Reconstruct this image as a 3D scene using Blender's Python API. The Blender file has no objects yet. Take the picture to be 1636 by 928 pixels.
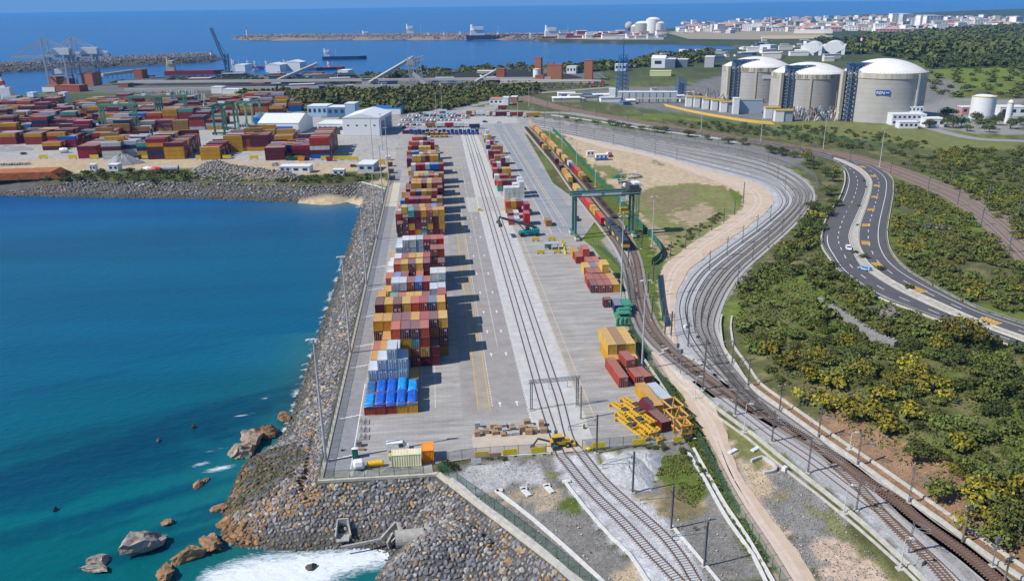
import bpy, bmesh, math, random
import numpy as np
from mathutils import Vector, Matrix
from mathutils.geometry import tessellate_polygon
random.seed(7); RNG = np.random.default_rng(11)
sc = bpy.context.scene
# ------------------------------------------------------------ camera
F_PX, CX, CY, IW = 1272.0, 818.0, 464.0, 1636.0       # lens in photo pixels
CAMH = 90.0
PITCH, YAW, ROLL = math.radians(19.634), math.radians(5.316), math.radians(-0.8)
def cam_axes():
    f = np.array([math.sin(YAW)*math.cos(PITCH), math.cos(YAW)*math.cos(PITCH), -math.sin(PITCH)])
    r = np.array([math.cos(YAW), -math.sin(YAW), 0.0]); u = np.cross(r, f)
    c, n = math.cos(ROLL), math.sin(ROLL)
    return f, r*c + u*n, -r*n + u*c
CF, CR, CU = cam_axes()
cd = bpy.data.cameras.new('camera'); cam = bpy.data.objects.new('camera', cd); sc.collection.objects.link(cam)
m = Matrix(((CR[0], CU[0], -CF[0]), (CR[1], CU[1], -CF[1]), (CR[2], CU[2], -CF[2]))).to_4x4()
m.translation = (0, 0, CAMH); cam.matrix_world = m
cd.sensor_width = 36; cd.lens = 36*F_PX/IW; cd.clip_start = 1; cd.clip_end = 90000
sc.camera = cam
# ------------------------------------------------------------ sky, sun, exposure
SUN_AZ, SUN_EL = math.radians(13), math.radians(45)   # direction shadows fall (from +X towards +Y), height
w = bpy.data.worlds.new('World'); sc.world = w; w.use_nodes = True
nt = w.node_tree; nt.nodes.clear()
sky = nt.nodes.new('ShaderNodeTexSky'); sky.sky_type = 'NISHITA'; sky.sun_disc = False
sky.sun_elevation = SUN_EL; sky.sun_rotation = math.radians(270) - SUN_AZ
sky.altitude = 50; sky.air_density = 1.0; sky.dust_density = 0.0; sky.ozone_density = 6.0
bg = nt.nodes.new('ShaderNodeBackground'); bg.inputs[1].default_value = 0.10
wo = nt.nodes.new('ShaderNodeOutputWorld')
tcw = nt.nodes.new('ShaderNodeTexCoord'); sxyz = nt.nodes.new('ShaderNodeSeparateXYZ'); nt.links.new(tcw.outputs['Generated'], sxyz.inputs[0])   # marine haze bank all round the horizon
hzr = nt.nodes.new('ShaderNodeMapRange'); hzr.interpolation_type = 'SMOOTHSTEP'; hzr.inputs[1].default_value = .0; hzr.inputs[2].default_value = .30; hzr.inputs[3].default_value = 1; hzr.inputs[4].default_value = 0; nt.links.new(sxyz.outputs[2], hzr.inputs[0])
hmx = nt.nodes.new('ShaderNodeMix'); hmx.data_type = 'RGBA'; hmx.inputs[7].default_value = (.95, 2.3, 4.9, 1); nt.links.new(hzr.outputs[0], hmx.inputs[0]); nt.links.new(sky.outputs[0], hmx.inputs[6])
nt.links.new(hmx.outputs[2], bg.inputs[0]); nt.links.new(bg.outputs[0], wo.inputs[0])
sl = bpy.data.lights.new('sun', 'SUN'); sl.energy = 3.9; sl.angle = math.radians(0.5); sl.color = (1.0, 0.955, 0.88)
so = bpy.data.objects.new('sun', sl); sc.collection.objects.link(so)
sd = Vector((math.cos(SUN_AZ)*math.cos(SUN_EL), math.sin(SUN_AZ)*math.cos(SUN_EL), -math.sin(SUN_EL)))
so.rotation_euler = sd.to_track_quat('-Z', 'Y').to_euler()
vs = sc.view_settings; vs.view_transform = 'Standard'; vs.look = 'None'; vs.exposure = 0.45; vs.gamma = 1.0
sc.cycles.max_bounces = 5; sc.cycles.diffuse_bounces = 2; sc.cycles.glossy_bounces = 2
sc.cycles.transparent_max_bounces = 12; sc.cycles.volume_bounces = 0
# ------------------------------------------------------------ ground plan helpers
SL = -7.0                                             # sea level, quay level is 0
def P0(px, py, z=0.0):
    d = CF + (px-CX)/F_PX*CR + (CY-py)/F_PX*CU
    t = (z-CAMH)/d[2]; return d[0]*t, d[1]*t
def PL(pts, z=0.0): return np.array([P0(x, y, z) for x, y in pts])
def sstep(a, b, x):
    t = np.clip((x-a)/(b-a), 0, 1); return t*t*(3-2*t)
def inpoly(x, y, poly):
    c = np.zeros(x.shape, bool); n = len(poly); j = n-1
    for i in range(n):
        xi, yi = poly[i]; xj, yj = poly[j]
        k = ((yi > y) != (yj > y)) & (x < (xj-xi)*(y-yi)/((yj-yi) if yj != yi else 1e-9)+xi)
        c ^= k; j = i
    return c
def dpoly(x, y, pts, closed=False):
    best = np.full(x.shape, 1e18); n = len(pts)
    for i in range(n if closed else n-1):
        ax, ay = pts[i]; bx, by = pts[(i+1) % n]; dx, dy = bx-ax, by-ay
        t = np.clip(((x-ax)*dx+(y-ay)*dy)/(dx*dx+dy*dy+1e-9), 0, 1)
        best = np.minimum(best, (x-ax-t*dx)**2+(y-ay-t*dy)**2)
    return np.sqrt(best)
_perm = RNG.permutation(512)
def vnoise(x, y, s, seed=0):                          # value noise 0..1
    x = np.asarray(x)/s+seed*17.3; y = np.asarray(y)/s+seed*9.1
    xi = np.floor(x).astype(int); yi = np.floor(y).astype(int); fx = x-xi; fy = y-yi
    fx = fx*fx*(3-2*fx); fy = fy*fy*(3-2*fy)
    def h(a, b): return _perm[(_perm[a & 511]+b) & 511]/511.0
    return (h(xi, yi)*(1-fx)+h(xi+1, yi)*fx)*(1-fy)+(h(xi, yi+1)*(1-fx)+h(xi+1, yi+1)*fx)*fy
def fbm(x, y, s, seed=0): return .5*vnoise(x, y, s, seed)+.3*vnoise(x, y, s/2.1, seed+1)+.2*vnoise(x, y, s/4.3, seed+2)
EDGE_PX = [(1120, 1100), (1010, 995), (925, 928), (700, 757), (508, 768), (562, 540), (600.3, 377), (617, 303)]
BANK_PX = [(578, 290), (530, 295), (480, 295), (330, 290), (150, 288), (0, 286), (-150, 284), (-500, 282)]
NORTH_PX = [(-500, 172), (-200, 172), (0, 168), (130, 167), (165, 170), (262, 164), (268, 158), (120, 157), (0, 158), (-60, 156), (-60, 153),
            (60, 150), (80, 138), (165, 138), (180, 127), (265, 123), (300, 121), (372, 119), (480, 118), (590, 118), (700, 113), (790, 108),
            (860, 107), (985, 103), (1032, 95), (1060, 88), (1090, 84), (1170, 79), (1190, 73), (1165, 69), (1060, 66.5), (990, 65.5), (900, 64.5), (860, 63),
            (862, 56), (900, 53.5), (980, 53), (1020, 52), (1060, 46), (1120, 39), (1200, 33), (1300, 27), (1420, 22), (1700, 12), (2100, 2)]
LAND = np.vstack([PL(EDGE_PX), PL(BANK_PX), PL(NORTH_PX), [(9000, 2500), (5000, -50), (600, 20)]])
# mole arms standing in the sea: outlines on the water plane
MOLE_NEAR = PL([(-250, 124), (-100, 121), (0, 117), (90, 112), (180, 108), (250, 104), (300, 101.5), (342, 99), (352, 95), (342, 91), (300, 92.5), (200, 97.5), (100, 103), (0, 108.5), (-100, 113), (-250, 117)], SL)
MOLE_FAR = PL([(375, 63), (400, 65), (520, 64), (640, 64), (760, 64), (900, 66), (900, 58), (760, 58.5), (640, 58.5), (520, 59.5), (400, 60)], SL)
TOE_PX = [(1180, 455), (1160, 480), (1150, 508), (1150.6, 520), (1156, 557), (1172, 578), (1195, 613), (1224, 636), (1260, 662), (1324, 708), (1374, 742), (1448, 795), (1510, 838.6), (1572, 885), (1640, 930), (1760, 1010), (1900, 1100)]
TOE = PL(TOE_PX)
SLOPE_ZONE = np.vstack([TOE, [(600, 20), (600, 420), (330, 460)]])
# low rise under the shrubs and road: its toe follows the wall of the curving railway
RISE = np.vstack([PL([(1180, 455)]), TOE[1:], [(700, 20), (700, 600)], PL([(1352, 262), (1310, 300), (1325, 330), (1290, 370), (1240, 410)])])
HILLS = [(PL([(1530, 92)])[0], 520, 260, 15), (PL([(1640, 130)])[0], 190, 110, 14)]
ROCKY = [(PL([(405, 735)], -5)[0], 9, 9, 4.0), (PL([(372, 800)], -6)[0], 10, 9, 3.2), (PL([(345, 860)], -6)[0], 9, 6, 2.6), (PL([(290, 905)], -6)[0], 9, 6, 1.8), (PL([(430, 800)], -5)[0], 11, 9, 1.6)]
BUMPS = [(PL([(655, 930)], SL)[0], 9, 7, 4.6), (PL([(600, 965)], SL)[0], 10, 7, 4.6), (PL([(700, 905)], SL)[0], 8, 6, 3.0)]
BEACH = PL([(520, 322)], -5)[0]
def Hh(x, y):
    x = np.atleast_1d(np.asarray(x, float)); y = np.atleast_1d(np.asarray(y, float))
    ins = inpoly(x, y, LAND); d = dpoly(x, y, LAND, True)
    near = y < 520
    slope = np.where(near, 0.54, 0.9)
    out = -0.12-slope*np.minimum(d, 60)
    for c, a, b, hh in ROCKY+BUMPS: out = out+hh*np.exp(-((x-c[0])/a)**2-((y-c[1])/b)**2)*(d > 4)
    out = out+3.0*np.exp(-((x-BEACH[0])/16)**2-((y-BEACH[1])/9)**2)*(d > 2)*np.clip(d/8, 0, 1)
    out = np.maximum(out, -12.5)
    h = np.where(ins, -0.12, out)
    r = inpoly(x, y, RISE)
    if r.any():
        dr = dpoly(x, y, RISE, True)
        h = h+np.where(r & ins, 5.2*sstep(1.0, 24, dr)*(1-sstep(260, 400, y)), 0)
    for c, a, b, hh in HILLS: h = h+np.where(ins, hh*np.exp(-((x-c[0])/a)**2-((y-c[1])/b)**2), 0)
    for mo, hi in ((MOLE_NEAR, 9.5), (MOLE_FAR, 9)):
        lo = mo.min(0)-30; hi2 = mo.max(0)+30
        k = (x > lo[0]) & (x < hi2[0]) & (y > lo[1]) & (y < hi2[1])
        if k.any():
            xs, ys = x[k], y[k]; dm = dpoly(xs, ys, mo, True); im = inpoly(xs, ys, mo)
            hm = np.where(im, SL+np.minimum(hi, .4+.75*dm), SL-.5*dm); h[k] = np.maximum(h[k], hm)
    return h
def Z(x, y): return float(Hh(x, y)[0])
def P(px, py):                                        # ground point under a spot of the photo
    z = 0.0
    for i in range(9):
        x, y = P0(px, py, z); z2 = Z(x, y); z = z+(z2-z)*.6
    return x, y, z
def PP(pts): return [P(a, b) for a, b in pts]
def flat(pts): return [P0(a, b) for a, b in pts]
def spline(pts, step=3.0):
    pts = [np.array(p[:2], float) for p in pts]; out = []
    q = [2*pts[0]-pts[1]]+pts+[2*pts[-1]-pts[-2]]
    for i in range(1, len(q)-2):
        n = max(2, int(np.linalg.norm(q[i+1]-q[i])/step))
        for k in range(n):
            t = k/n; a, b, c, d = q[i-1:i+3]
            out.append(.5*((2*b)+(c-a)*t+(2*a-5*b+4*c-d)*t*t+(3*b-a-3*c+d)*t**3))
    out.append(q[-2]); return np.array(out)
def resamp(pts, n):
    s = spline(pts, 2.0); L = np.r_[0, np.cumsum(np.hypot(*np.diff(s, axis=0).T))]
    u = np.linspace(0, L[-1], n); return np.c_[np.interp(u, L, s[:, 0]), np.interp(u, L, s[:, 1])]
def evenly(pts, step):
    s = spline(pts, 1.0); L = np.r_[0, np.cumsum(np.hypot(*np.diff(s, axis=0).T))]
    u = np.arange(0, L[-1], step); return np.c_[np.interp(u, L, s[:, 0]), np.interp(u, L, s[:, 1])]
def normals2(p):
    t = np.gradient(p, axis=0); t /= (np.linalg.norm(t, axis=1)[:, None]+1e-9); return np.c_[t[:, 1], -t[:, 0]]   # to the right of travel
# ------------------------------------------------------------ materials
def lin(c):
    if isinstance(c, str): c = tuple(int(c[i:i+2], 16)/255 for i in (0, 2, 4))
    return tuple((v/12.92 if v <= .04045 else ((v+.055)/1.055)**2.4) for v in c)
MATS = {}
def mat(name, col, rough=.7, var=.25, scale=1.0, bump=0.0, bscale=None, metal=0.0, spec=.4, col2=None, streak=False, rnd=0.0, attr=None, alpha=1.0):
    if name in MATS: return MATS[name]
    m = bpy.data.materials.new(name); m.use_nodes = True; n = m.node_tree; L = n.links
    b = n.nodes['Principled BSDF']; b.inputs['Roughness'].default_value = rough; b.inputs['Metallic'].default_value = metal
    b.inputs['Specular IOR Level'].default_value = spec
    c = lin(col) if isinstance(col, str) else col
    tc = n.nodes.new('ShaderNodeTexCoord'); mp = n.nodes.new('ShaderNodeMapping'); L.new(tc.outputs['Object'], mp.inputs[0])
    if streak: mp.inputs['Scale'].default_value = (1, 1, .15)
    no = n.nodes.new('ShaderNodeTexNoise'); no.inputs['Scale'].default_value = scale; no.inputs['Detail'].default_value = 6; no.inputs['Roughness'].default_value = .65
    L.new(mp.outputs[0], no.inputs['Vector'])
    cr = n.nodes.new('ShaderNodeValToRGB'); L.new(no.outputs[0], cr.inputs[0])
    cr.color_ramp.elements[0].position = .32; cr.color_ramp.elements[1].position = .68
    c2 = (lin(col2) if isinstance(col2, str) else col2) if col2 else tuple(v*(1+var) for v in c)
    c1 = tuple(v*(1-var) for v in c) if not col2 else c
    cr.color_ramp.elements[0].color = (*c1, 1); cr.color_ramp.elements[1].color = (*c2, 1)
    out = cr.outputs[0]
    if attr:
        at = n.nodes.new('ShaderNodeAttribute'); at.attribute_name = attr
        mx = n.nodes.new('ShaderNodeMix'); mx.data_type = 'RGBA'; mx.blend_type = 'MULTIPLY'; mx.inputs[0].default_value = 1
        L.new(at.outputs['Color'], mx.inputs[6]); L.new(out, mx.inputs[7]); out = mx.outputs[2]
    if rnd:
        oi = n.nodes.new('ShaderNodeObjectInfo'); hs = n.nodes.new('ShaderNodeHueSaturation'); mr = n.nodes.new('ShaderNodeMapRange')
        mr.inputs[3].default_value = 1-rnd; mr.inputs[4].default_value = 1+rnd; L.new(oi.outputs['Random'], mr.inputs[0])
        L.new(mr.outputs[0], hs.inputs['Value']); L.new(out, hs.inputs['Color']); out = hs.outputs[0]
    L.new(out, b.inputs['Base Color'])
    if bump:
        n2 = n.nodes.new('ShaderNodeTexNoise'); n2.inputs['Scale'].default_value = bscale or scale*4; n2.inputs['Detail'].default_value = 5
        L.new(tc.outputs['Object'], n2.inputs['Vector'])
        bp = n.nodes.new('ShaderNodeBump'); bp.inputs['Strength'].default_value = min(1, bump); bp.inputs['Distance'].default_value = .25
        L.new(n2.outputs[0], bp.inputs['Height']); L.new(bp.outputs[0], b.inputs['Normal'])
    if alpha < 1: b.inputs['Alpha'].default_value = alpha
    MATS[name] = m; return m
# ------------------------------------------------------------ mesh builder
C = sc.collection
class MB:
    def __init__(s): s.v = []; s.f = []; s.mi = []; s.ms = []; s.cur = 0
    def m(s, mt):
        if mt not in s.ms: s.ms.append(mt)
        s.cur = s.ms.index(mt); return s
    def add(s, vs, fs):
        o = len(s.v); s.v += [tuple(v) for v in vs]; s.f += [tuple(i+o for i in f) for f in fs]; s.mi += [s.cur]*len(fs); return s
    def box(s, x0, x1, y0, y1, z0, z1, rot=None, nobot=False):
        vs = [(x0, y0, z0), (x1, y0, z0), (x1, y1, z0), (x0, y1, z0), (x0, y0, z1), (x1, y0, z1), (x1, y1, z1), (x0, y1, z1)]
        if rot is not None: vs = [tuple(rot @ Vector(v)) for v in vs]
        fs = [(4, 5, 6, 7), (0, 1, 5, 4), (1, 2, 6, 5), (2, 3, 7, 6), (3, 0, 4, 7)]
        if not nobot: fs.append((3, 2, 1, 0))
        return s.add(vs, fs)
    def cb(s, c, sz, a=0.0):                          # box by centre-bottom, size, turn about z
        R = Matrix.Translation(c) @ Matrix.Rotation(a, 4, 'Z')
        return s.box(-sz[0]/2, sz[0]/2, -sz[1]/2, sz[1]/2, 0, sz[2], R)
    def bar(s, a, b, w=.1, h=None, n=4):
        a = Vector(a); b = Vector(b); d = b-a; L = d.length
        if L < 1e-6: return s
        q = d.to_track_quat('Z', 'Y').to_matrix(); h = h or w; vs = []
        r = [(math.cos(2*math.pi*(i+.5)/n)*w*(.7071 if n == 4 else .5), math.sin(2*math.pi*(i+.5)/n)*h*(.7071 if n == 4 else .5)) for i in range(n)]
        for e in (a, b): vs += [tuple(e+q @ Vector((x, y, 0))) for x, y in r]
        fs = [(i, (i+1) % n, n+(i+1) % n, n+i) for i in range(n)]+[tuple(range(n-1, -1, -1)), tuple(range(n, 2*n))]
        return s.add(vs, fs)
    def lathe(s, prof, c=(0, 0, 0), n=24, a0=0, a1=2*math.pi, ax='Z'):
        full = abs(a1-a0-2*math.pi) < 1e-6; k = n if full else n+1; vs = []
        for r, z in prof:
            for i in range(k):
                a = a0+(a1-a0)*i/n; p = (r*math.cos(a), r*math.sin(a), z)
                if ax == 'X': p = (p[2], p[0], p[1])
                if ax == 'Y': p = (p[0], p[2], p[1])
                vs.append((c[0]+p[0], c[1]+p[1], c[2]+p[2]))
        fs = []
        for j in range(len(prof)-1):
            for i in range(n):
                i2 = (i+1) % k; fs.append((j*k+i, j*k+i2, (j+1)*k+i2, (j+1)*k+i))
        if ax == 'Y': fs = [f[::-1] for f in fs]
        return s.add(vs, fs)
    def poly(s, pts, z0, z1):                         # extruded outline
        n = len(pts); A = sum(pts[i][0]*pts[(i+1) % n][1]-pts[(i+1) % n][0]*pts[i][1] for i in range(n))
        if A < 0: pts = pts[::-1]
        vs = [(x, y, z0) for x, y in pts]+[(x, y, z1) for x, y in pts]
        fs = [(i, (i+1) % n, n+(i+1) % n, n+i) for i in range(n)]
        t = tessellate_polygon([[Vector((x, y, 0)) for x, y in pts]])
        for a, b, c in t:
            cr = (pts[b][0]-pts[a][0])*(pts[c][1]-pts[a][1])-(pts[b][1]-pts[a][1])*(pts[c][0]-pts[a][0])
            if cr < 0: b, c = c, b
            fs.append((n+a, n+b, n+c))
        return s.add(vs, fs)
    def build(s, name, parent=None, smooth=False, loc=None):
        me = bpy.data.meshes.new(name); me.from_pydata(s.v, [], s.f); me.update()
        for mt in s.ms: me.materials.append(mt)
        if len(s.ms) > 1: me.polygons.foreach_set('material_index', s.mi)
        if smooth: me.polygons.foreach_set('use_smooth', [True]*len(s.f))
        o = bpy.data.objects.new(name, me); C.objects.link(o)
        if parent: o.parent = parent
        if loc is not None: o.location = loc
        return o
def thing(name, label, cat, loc=(0, 0, 0), rz=0, group=None):
    o = bpy.data.objects.new(name, None); C.objects.link(o); o.location = loc; o.rotation_euler = (0, 0, rz); o.empty_display_size = .5
    return tag(o, label, cat, group)
def tag(o, label, cat, group=None, kind=None):
    o['label'] = label; o['category'] = cat
    if group: o['group'] = group
    if kind: o['kind'] = kind
    return o
def struct(o): o['kind'] = 'structure'; return o
def stuff(o, label, cat): tag(o, label, cat); o['kind'] = 'stuff'; return o
def ctree(root, loc, rz=0.0, label=None, group=None, scale=None):
    r = root.copy(); C.objects.link(r); r.location = loc; r.rotation_euler = (0, 0, rz)
    if label: r['label'] = label
    if group: r['group'] = group
    if scale: r.scale = scale
    for ch in list(root.children):
        c = ch.copy(); C.objects.link(c); c.parent = r
        for g in list(ch.children):
            d = g.copy(); C.objects.link(d); d.parent = c
    return r
def loft(name, A, B, mt, lift, mb=None):
    A = np.asarray(A)[:, :2]; B = np.asarray(B)[:, :2]; k = max(1, int(np.max(np.linalg.norm(A-B, axis=1))/6))
    n = len(A); X = np.concatenate([A*(1-j/k)+B*(j/k) for j in range(k+1)]); z = Hh(X[:, 0], X[:, 1])+.12+lift
    own = mb is None; mb = mb or MB(); mb.m(mt)
    fs = []
    for j in range(k):
        for i in range(n-1):
            q = (j*n+i, j*n+i+1, (j+1)*n+i+1, (j+1)*n+i); a, b, c = X[q[0]], X[q[1]], X[q[2]]
            if (b[0]-a[0])*(c[1]-a[1])-(b[1]-a[1])*(c[0]-a[0]) < 0: q = q[::-1]
            fs.append(q)
    mb.add(np.c_[X, z].tolist(), fs)
    return struct(mb.build(name)) if own else mb
def ribbon(name, pts, w0, w1, mt, lift, step=3.0, mb=None, sp=None):
    s = spline(pts, step) if sp is None else sp; nn = normals2(s)
    return loft(name, s+nn*w0, s+nn*w1, mt, lift, mb)
def wall(mb, pts, w, h, lift=0, step=4):              # low curb or wall along a line, stands on the ground
    s = spline(pts, step); nn = normals2(s); z = Hh(s[:, 0], s[:, 1])+.12+lift; n = len(s)
    a = s-nn*w/2; b = s+nn*w/2; vs = []
    for i in range(n): vs += [(a[i, 0], a[i, 1], z[i]-.3), (a[i, 0], a[i, 1], z[i]+h), (b[i, 0], b[i, 1], z[i]+h), (b[i, 0], b[i, 1], z[i]-.3)]
    fs = []
    for i in range(n-1):
        for k in range(3): fs.append((4*i+k, 4*i+k+1, 4*i+5+k, 4*i+4+k))
    fs += [(3, 2, 1, 0), (4*n-4, 4*n-3, 4*n-2, 4*n-1)]
    return mb.add(vs, fs)
def sheet(name, pts, z, mt):
    mb = MB().m(mt); n = len(pts); vs = [(x, y, z) for x, y in pts]; fs = []
    for a, b, c in tessellate_polygon([[Vector((x, y, 0)) for x, y in pts]]):
        if (pts[b][0]-pts[a][0])*(pts[c][1]-pts[a][1])-(pts[b][1]-pts[a][1])*(pts[c][0]-pts[a][0]) < 0: b, c = c, b
        fs.append((a, b, c))
    return struct(mb.add(vs, fs).build(name))
ORD = ['first', 'second', 'third', 'fourth', 'fifth', 'sixth', 'seventh', 'eighth', 'ninth', 'tenth', 'eleventh', 'twelfth', 'thirteenth', 'fourteenth', 'fifteenth', 'sixteenth',
       'seventeenth', 'eighteenth', 'nineteenth', 'twentieth', 'twenty-first', 'twenty-second', 'twenty-third', 'twenty-fourth', 'twenty-fifth', 'twenty-sixth', 'twenty-seventh', 'twenty-eighth', 'twenty-ninth', 'thirtieth']
def nth(i):
    if i < 30: return ORD[i]
    t, u = divmod(i+1, 10); T = ['', '', 'twenty', 'thirty', 'forty', 'fifty', 'sixty', 'seventy', 'eighty', 'ninety']
    if t > 9: return str(i+1)+'th'
    return T[t]+'-'+ORD[u-1] if u else {'thirty': 'thirtieth', 'forty': 'fortieth', 'fifty': 'fiftieth', 'sixty': 'sixtieth', 'seventy': 'seventieth', 'eighty': 'eightieth', 'ninety': 'ninetieth'}[T[t]]
# ------------------------------------------------------------ terrain: one sheet, graded grid
def axis(lo, hi, a, b, step, grow=1.09, mx=400):
    v = list(np.arange(a, b+.1, step)); d = step; x = v[-1]
    while x < hi: d = min(mx, d*grow); x += d; v.append(x)
    d = step; x = v[0]; left = []
    while x > lo: d = min(mx, d*grow); x -= d; left.append(x)
    return np.array(left[::-1]+v)
GXS = axis(-5500, 9000, -75, 330, 1.5, 1.07); GYS = axis(-60, 14000, 75, 330, 1.5, 1.035)
GX_, GY_ = np.meshgrid(GXS, GYS); GZ = Hh(GX_.ravel(), GY_.ravel()).reshape(GX_.shape)
import bisect
_gx, _gy = GXS.tolist(), GYS.tolist()
def Z(x, y):
    i = min(max(bisect.bisect(_gx, x)-1, 0), len(_gx)-2); j = min(max(bisect.bisect(_gy, y)-1, 0), len(_gy)-2)
    u = (x-_gx[i])/(_gx[i+1]-_gx[i]); v = (y-_gy[j])/(_gy[j+1]-_gy[j]); u = min(max(u, 0), 1); v = min(max(v, 0), 1)
    return float((GZ[j, i]*(1-u)+GZ[j, i+1]*u)*(1-v)+(GZ[j+1, i]*(1-u)+GZ[j+1, i+1]*u)*v)
def grid_mesh(name, xs, ys, zf, cf, mt, cut=None):
    X, Y = np.meshgrid(xs, ys); sh = X.shape; x = X.ravel(); y = Y.ravel(); z = zf(x, y)
    idx = np.arange(x.size).reshape(sh)
    q = np.stack([idx[:-1, :-1], idx[:-1, 1:], idx[1:, 1:], idx[1:, :-1]], -1).reshape(-1, 4)
    if cut is not None: q = q[cut(x, y, z)[q].any(1)]
    me = bpy.data.meshes.new(name); me.vertices.add(x.size); me.vertices.foreach_set('co', np.c_[x, y, z].ravel().astype('f'))
    me.loops.add(q.size); me.loops.foreach_set('vertex_index', q.ravel().astype('i'))
    me.polygons.add(len(q)); me.polygons.foreach_set('loop_start', np.arange(0, q.size, 4).astype('i')); me.polygons.foreach_set('loop_total', np.full(len(q), 4, 'i'))
    me.polygons.foreach_set('use_smooth', np.ones(len(q), bool)); me.update(calc_edges=True)
    a = me.color_attributes.new('Col', 'FLOAT_COLOR', 'POINT'); c = cf(x, y, z); a.data.foreach_set('color', np.c_[c, np.ones(len(c))].ravel().astype('f'))
    me.materials.append(mt); o = bpy.data.objects.new(name, me); C.objects.link(o); return struct(o)
def K(h): return np.array(lin(h))
SCRUB, GRASS, DRY = np.array((.095, .10, .038)), np.array((.12, .16, .03)), np.array((.23, .19, .10))
SAND, PINK, GRAV, DGRAV = np.array((.46, .36, .235)), np.array((.50, .375, .285)), np.array((.27, .26, .25)), np.array((.185, .175, .16))
EARTH, CONC, ASPH, WHITISH = np.array((.235, .145, .085)), np.array((.36, .345, .32)), np.array((.17, .165, .16)), np.array((.52, .51, .50))
BALL, BALL2, ROCK, RGAP = np.array((.40, .40, .41)), np.array((.30, .285, .27)), np.array((.15, .12, .085)), np.array((.10, .094, .086))
ROADL = [(1040, 205.5), (1131, 218), (1222, 233), (1295, 247), (1331, 258), (1348, 270), (1352, 290), (1343, 318), (1325, 345), (1316, 375), (1319, 398), (1338, 426), (1368, 452), (1405, 474), (1450, 491), (1510, 514), (1560, 531), (1640, 560), (1740, 600)]
ROADR = [(1040, 199.5), (1131, 212.5), (1222, 226.5), (1295, 239), (1350, 253), (1397, 267), (1421, 284), (1424, 305), (1420, 330), (1414, 365), (1415, 390), (1424, 410), (1442, 429), (1466, 445), (1511, 470), (1560, 494), (1600, 508), (1690, 537), (1780, 565)]
DRT_OUT = [(840, 192), (870, 205), (960, 228), (1040, 246), (1113, 267), (1186, 286), (1218.5, 296.6), (1235, 315), (1231, 333), (1200, 358.5), (1149, 395), (1105.6, 428), (1087, 457), (1080, 480), (1078, 520), (1083, 548)]
DRT_IN = [(860, 205), (900, 216), (960, 236), (1030, 250), (1100, 275), (1160, 297), (1187, 310), (1188, 330), (1165, 350), (1110, 385), (1062, 423), (1052, 450), (1054, 490), (1064, 535), (1066, 556)]
DRT_S = [(1035, 570), (1066, 556), (1083, 548), (1090, 580), (1110, 612), (1140, 645), (1158.6, 680), (1170, 722), (1184, 758.7), (1212, 798), (1237, 832), (1279.5, 885), (1305, 928), (1380, 1000), (1300, 1000), (1254, 928), (1229, 888), (1195, 837), (1167, 781), (1139, 722), (1119, 680), (1085, 625), (1050, 592)]
BALL_OUT = [(850, 186), (950, 199), (1040, 220), (1131, 235), (1204, 249), (1258.6, 268), (1291, 288), (1304, 307.5), (1300, 326), (1279, 351), (1246, 384), (1206, 417), (1184, 449.6), (1160, 480), (1147, 508), (1151, 550), (1176, 590), (1218, 637), (1254, 662), (1320, 712), (1370, 748), (1444, 801), (1506, 845), (1566, 890), (1640, 940), (1720, 1000)]
BALL_SW = [(1600, 1030), (1500, 950), (1460, 905), (1386, 832), (1320, 779), (1258, 730), (1212, 693), (1160, 652), (1122, 622), (1083, 596), (1050, 568), (1026, 545), (1012, 510), (1006, 480), (1000, 440), (985, 412), (960, 385), (975, 372), (1000, 385), (1016, 405), (1026, 440), (1034, 490), (1050, 525), (1078, 560), (1083, 548)]
BED = [(877, 727), (901.4, 767), (931, 806.5), (976, 857), (1006.8, 885), (1035, 928), (1090, 990), (1190, 990), (1133, 928), (1105, 885), (1080, 846), (1057, 820), (995.6, 775.6), (942, 722)]
YARD_R = [(1110, 700), (1095, 690), (1062, 640), (1042, 600), (1022, 570), (1010, 545), (1003, 515), (998, 470), (985, 440), (962, 415), (948, 396), (930, 382)]
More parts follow.
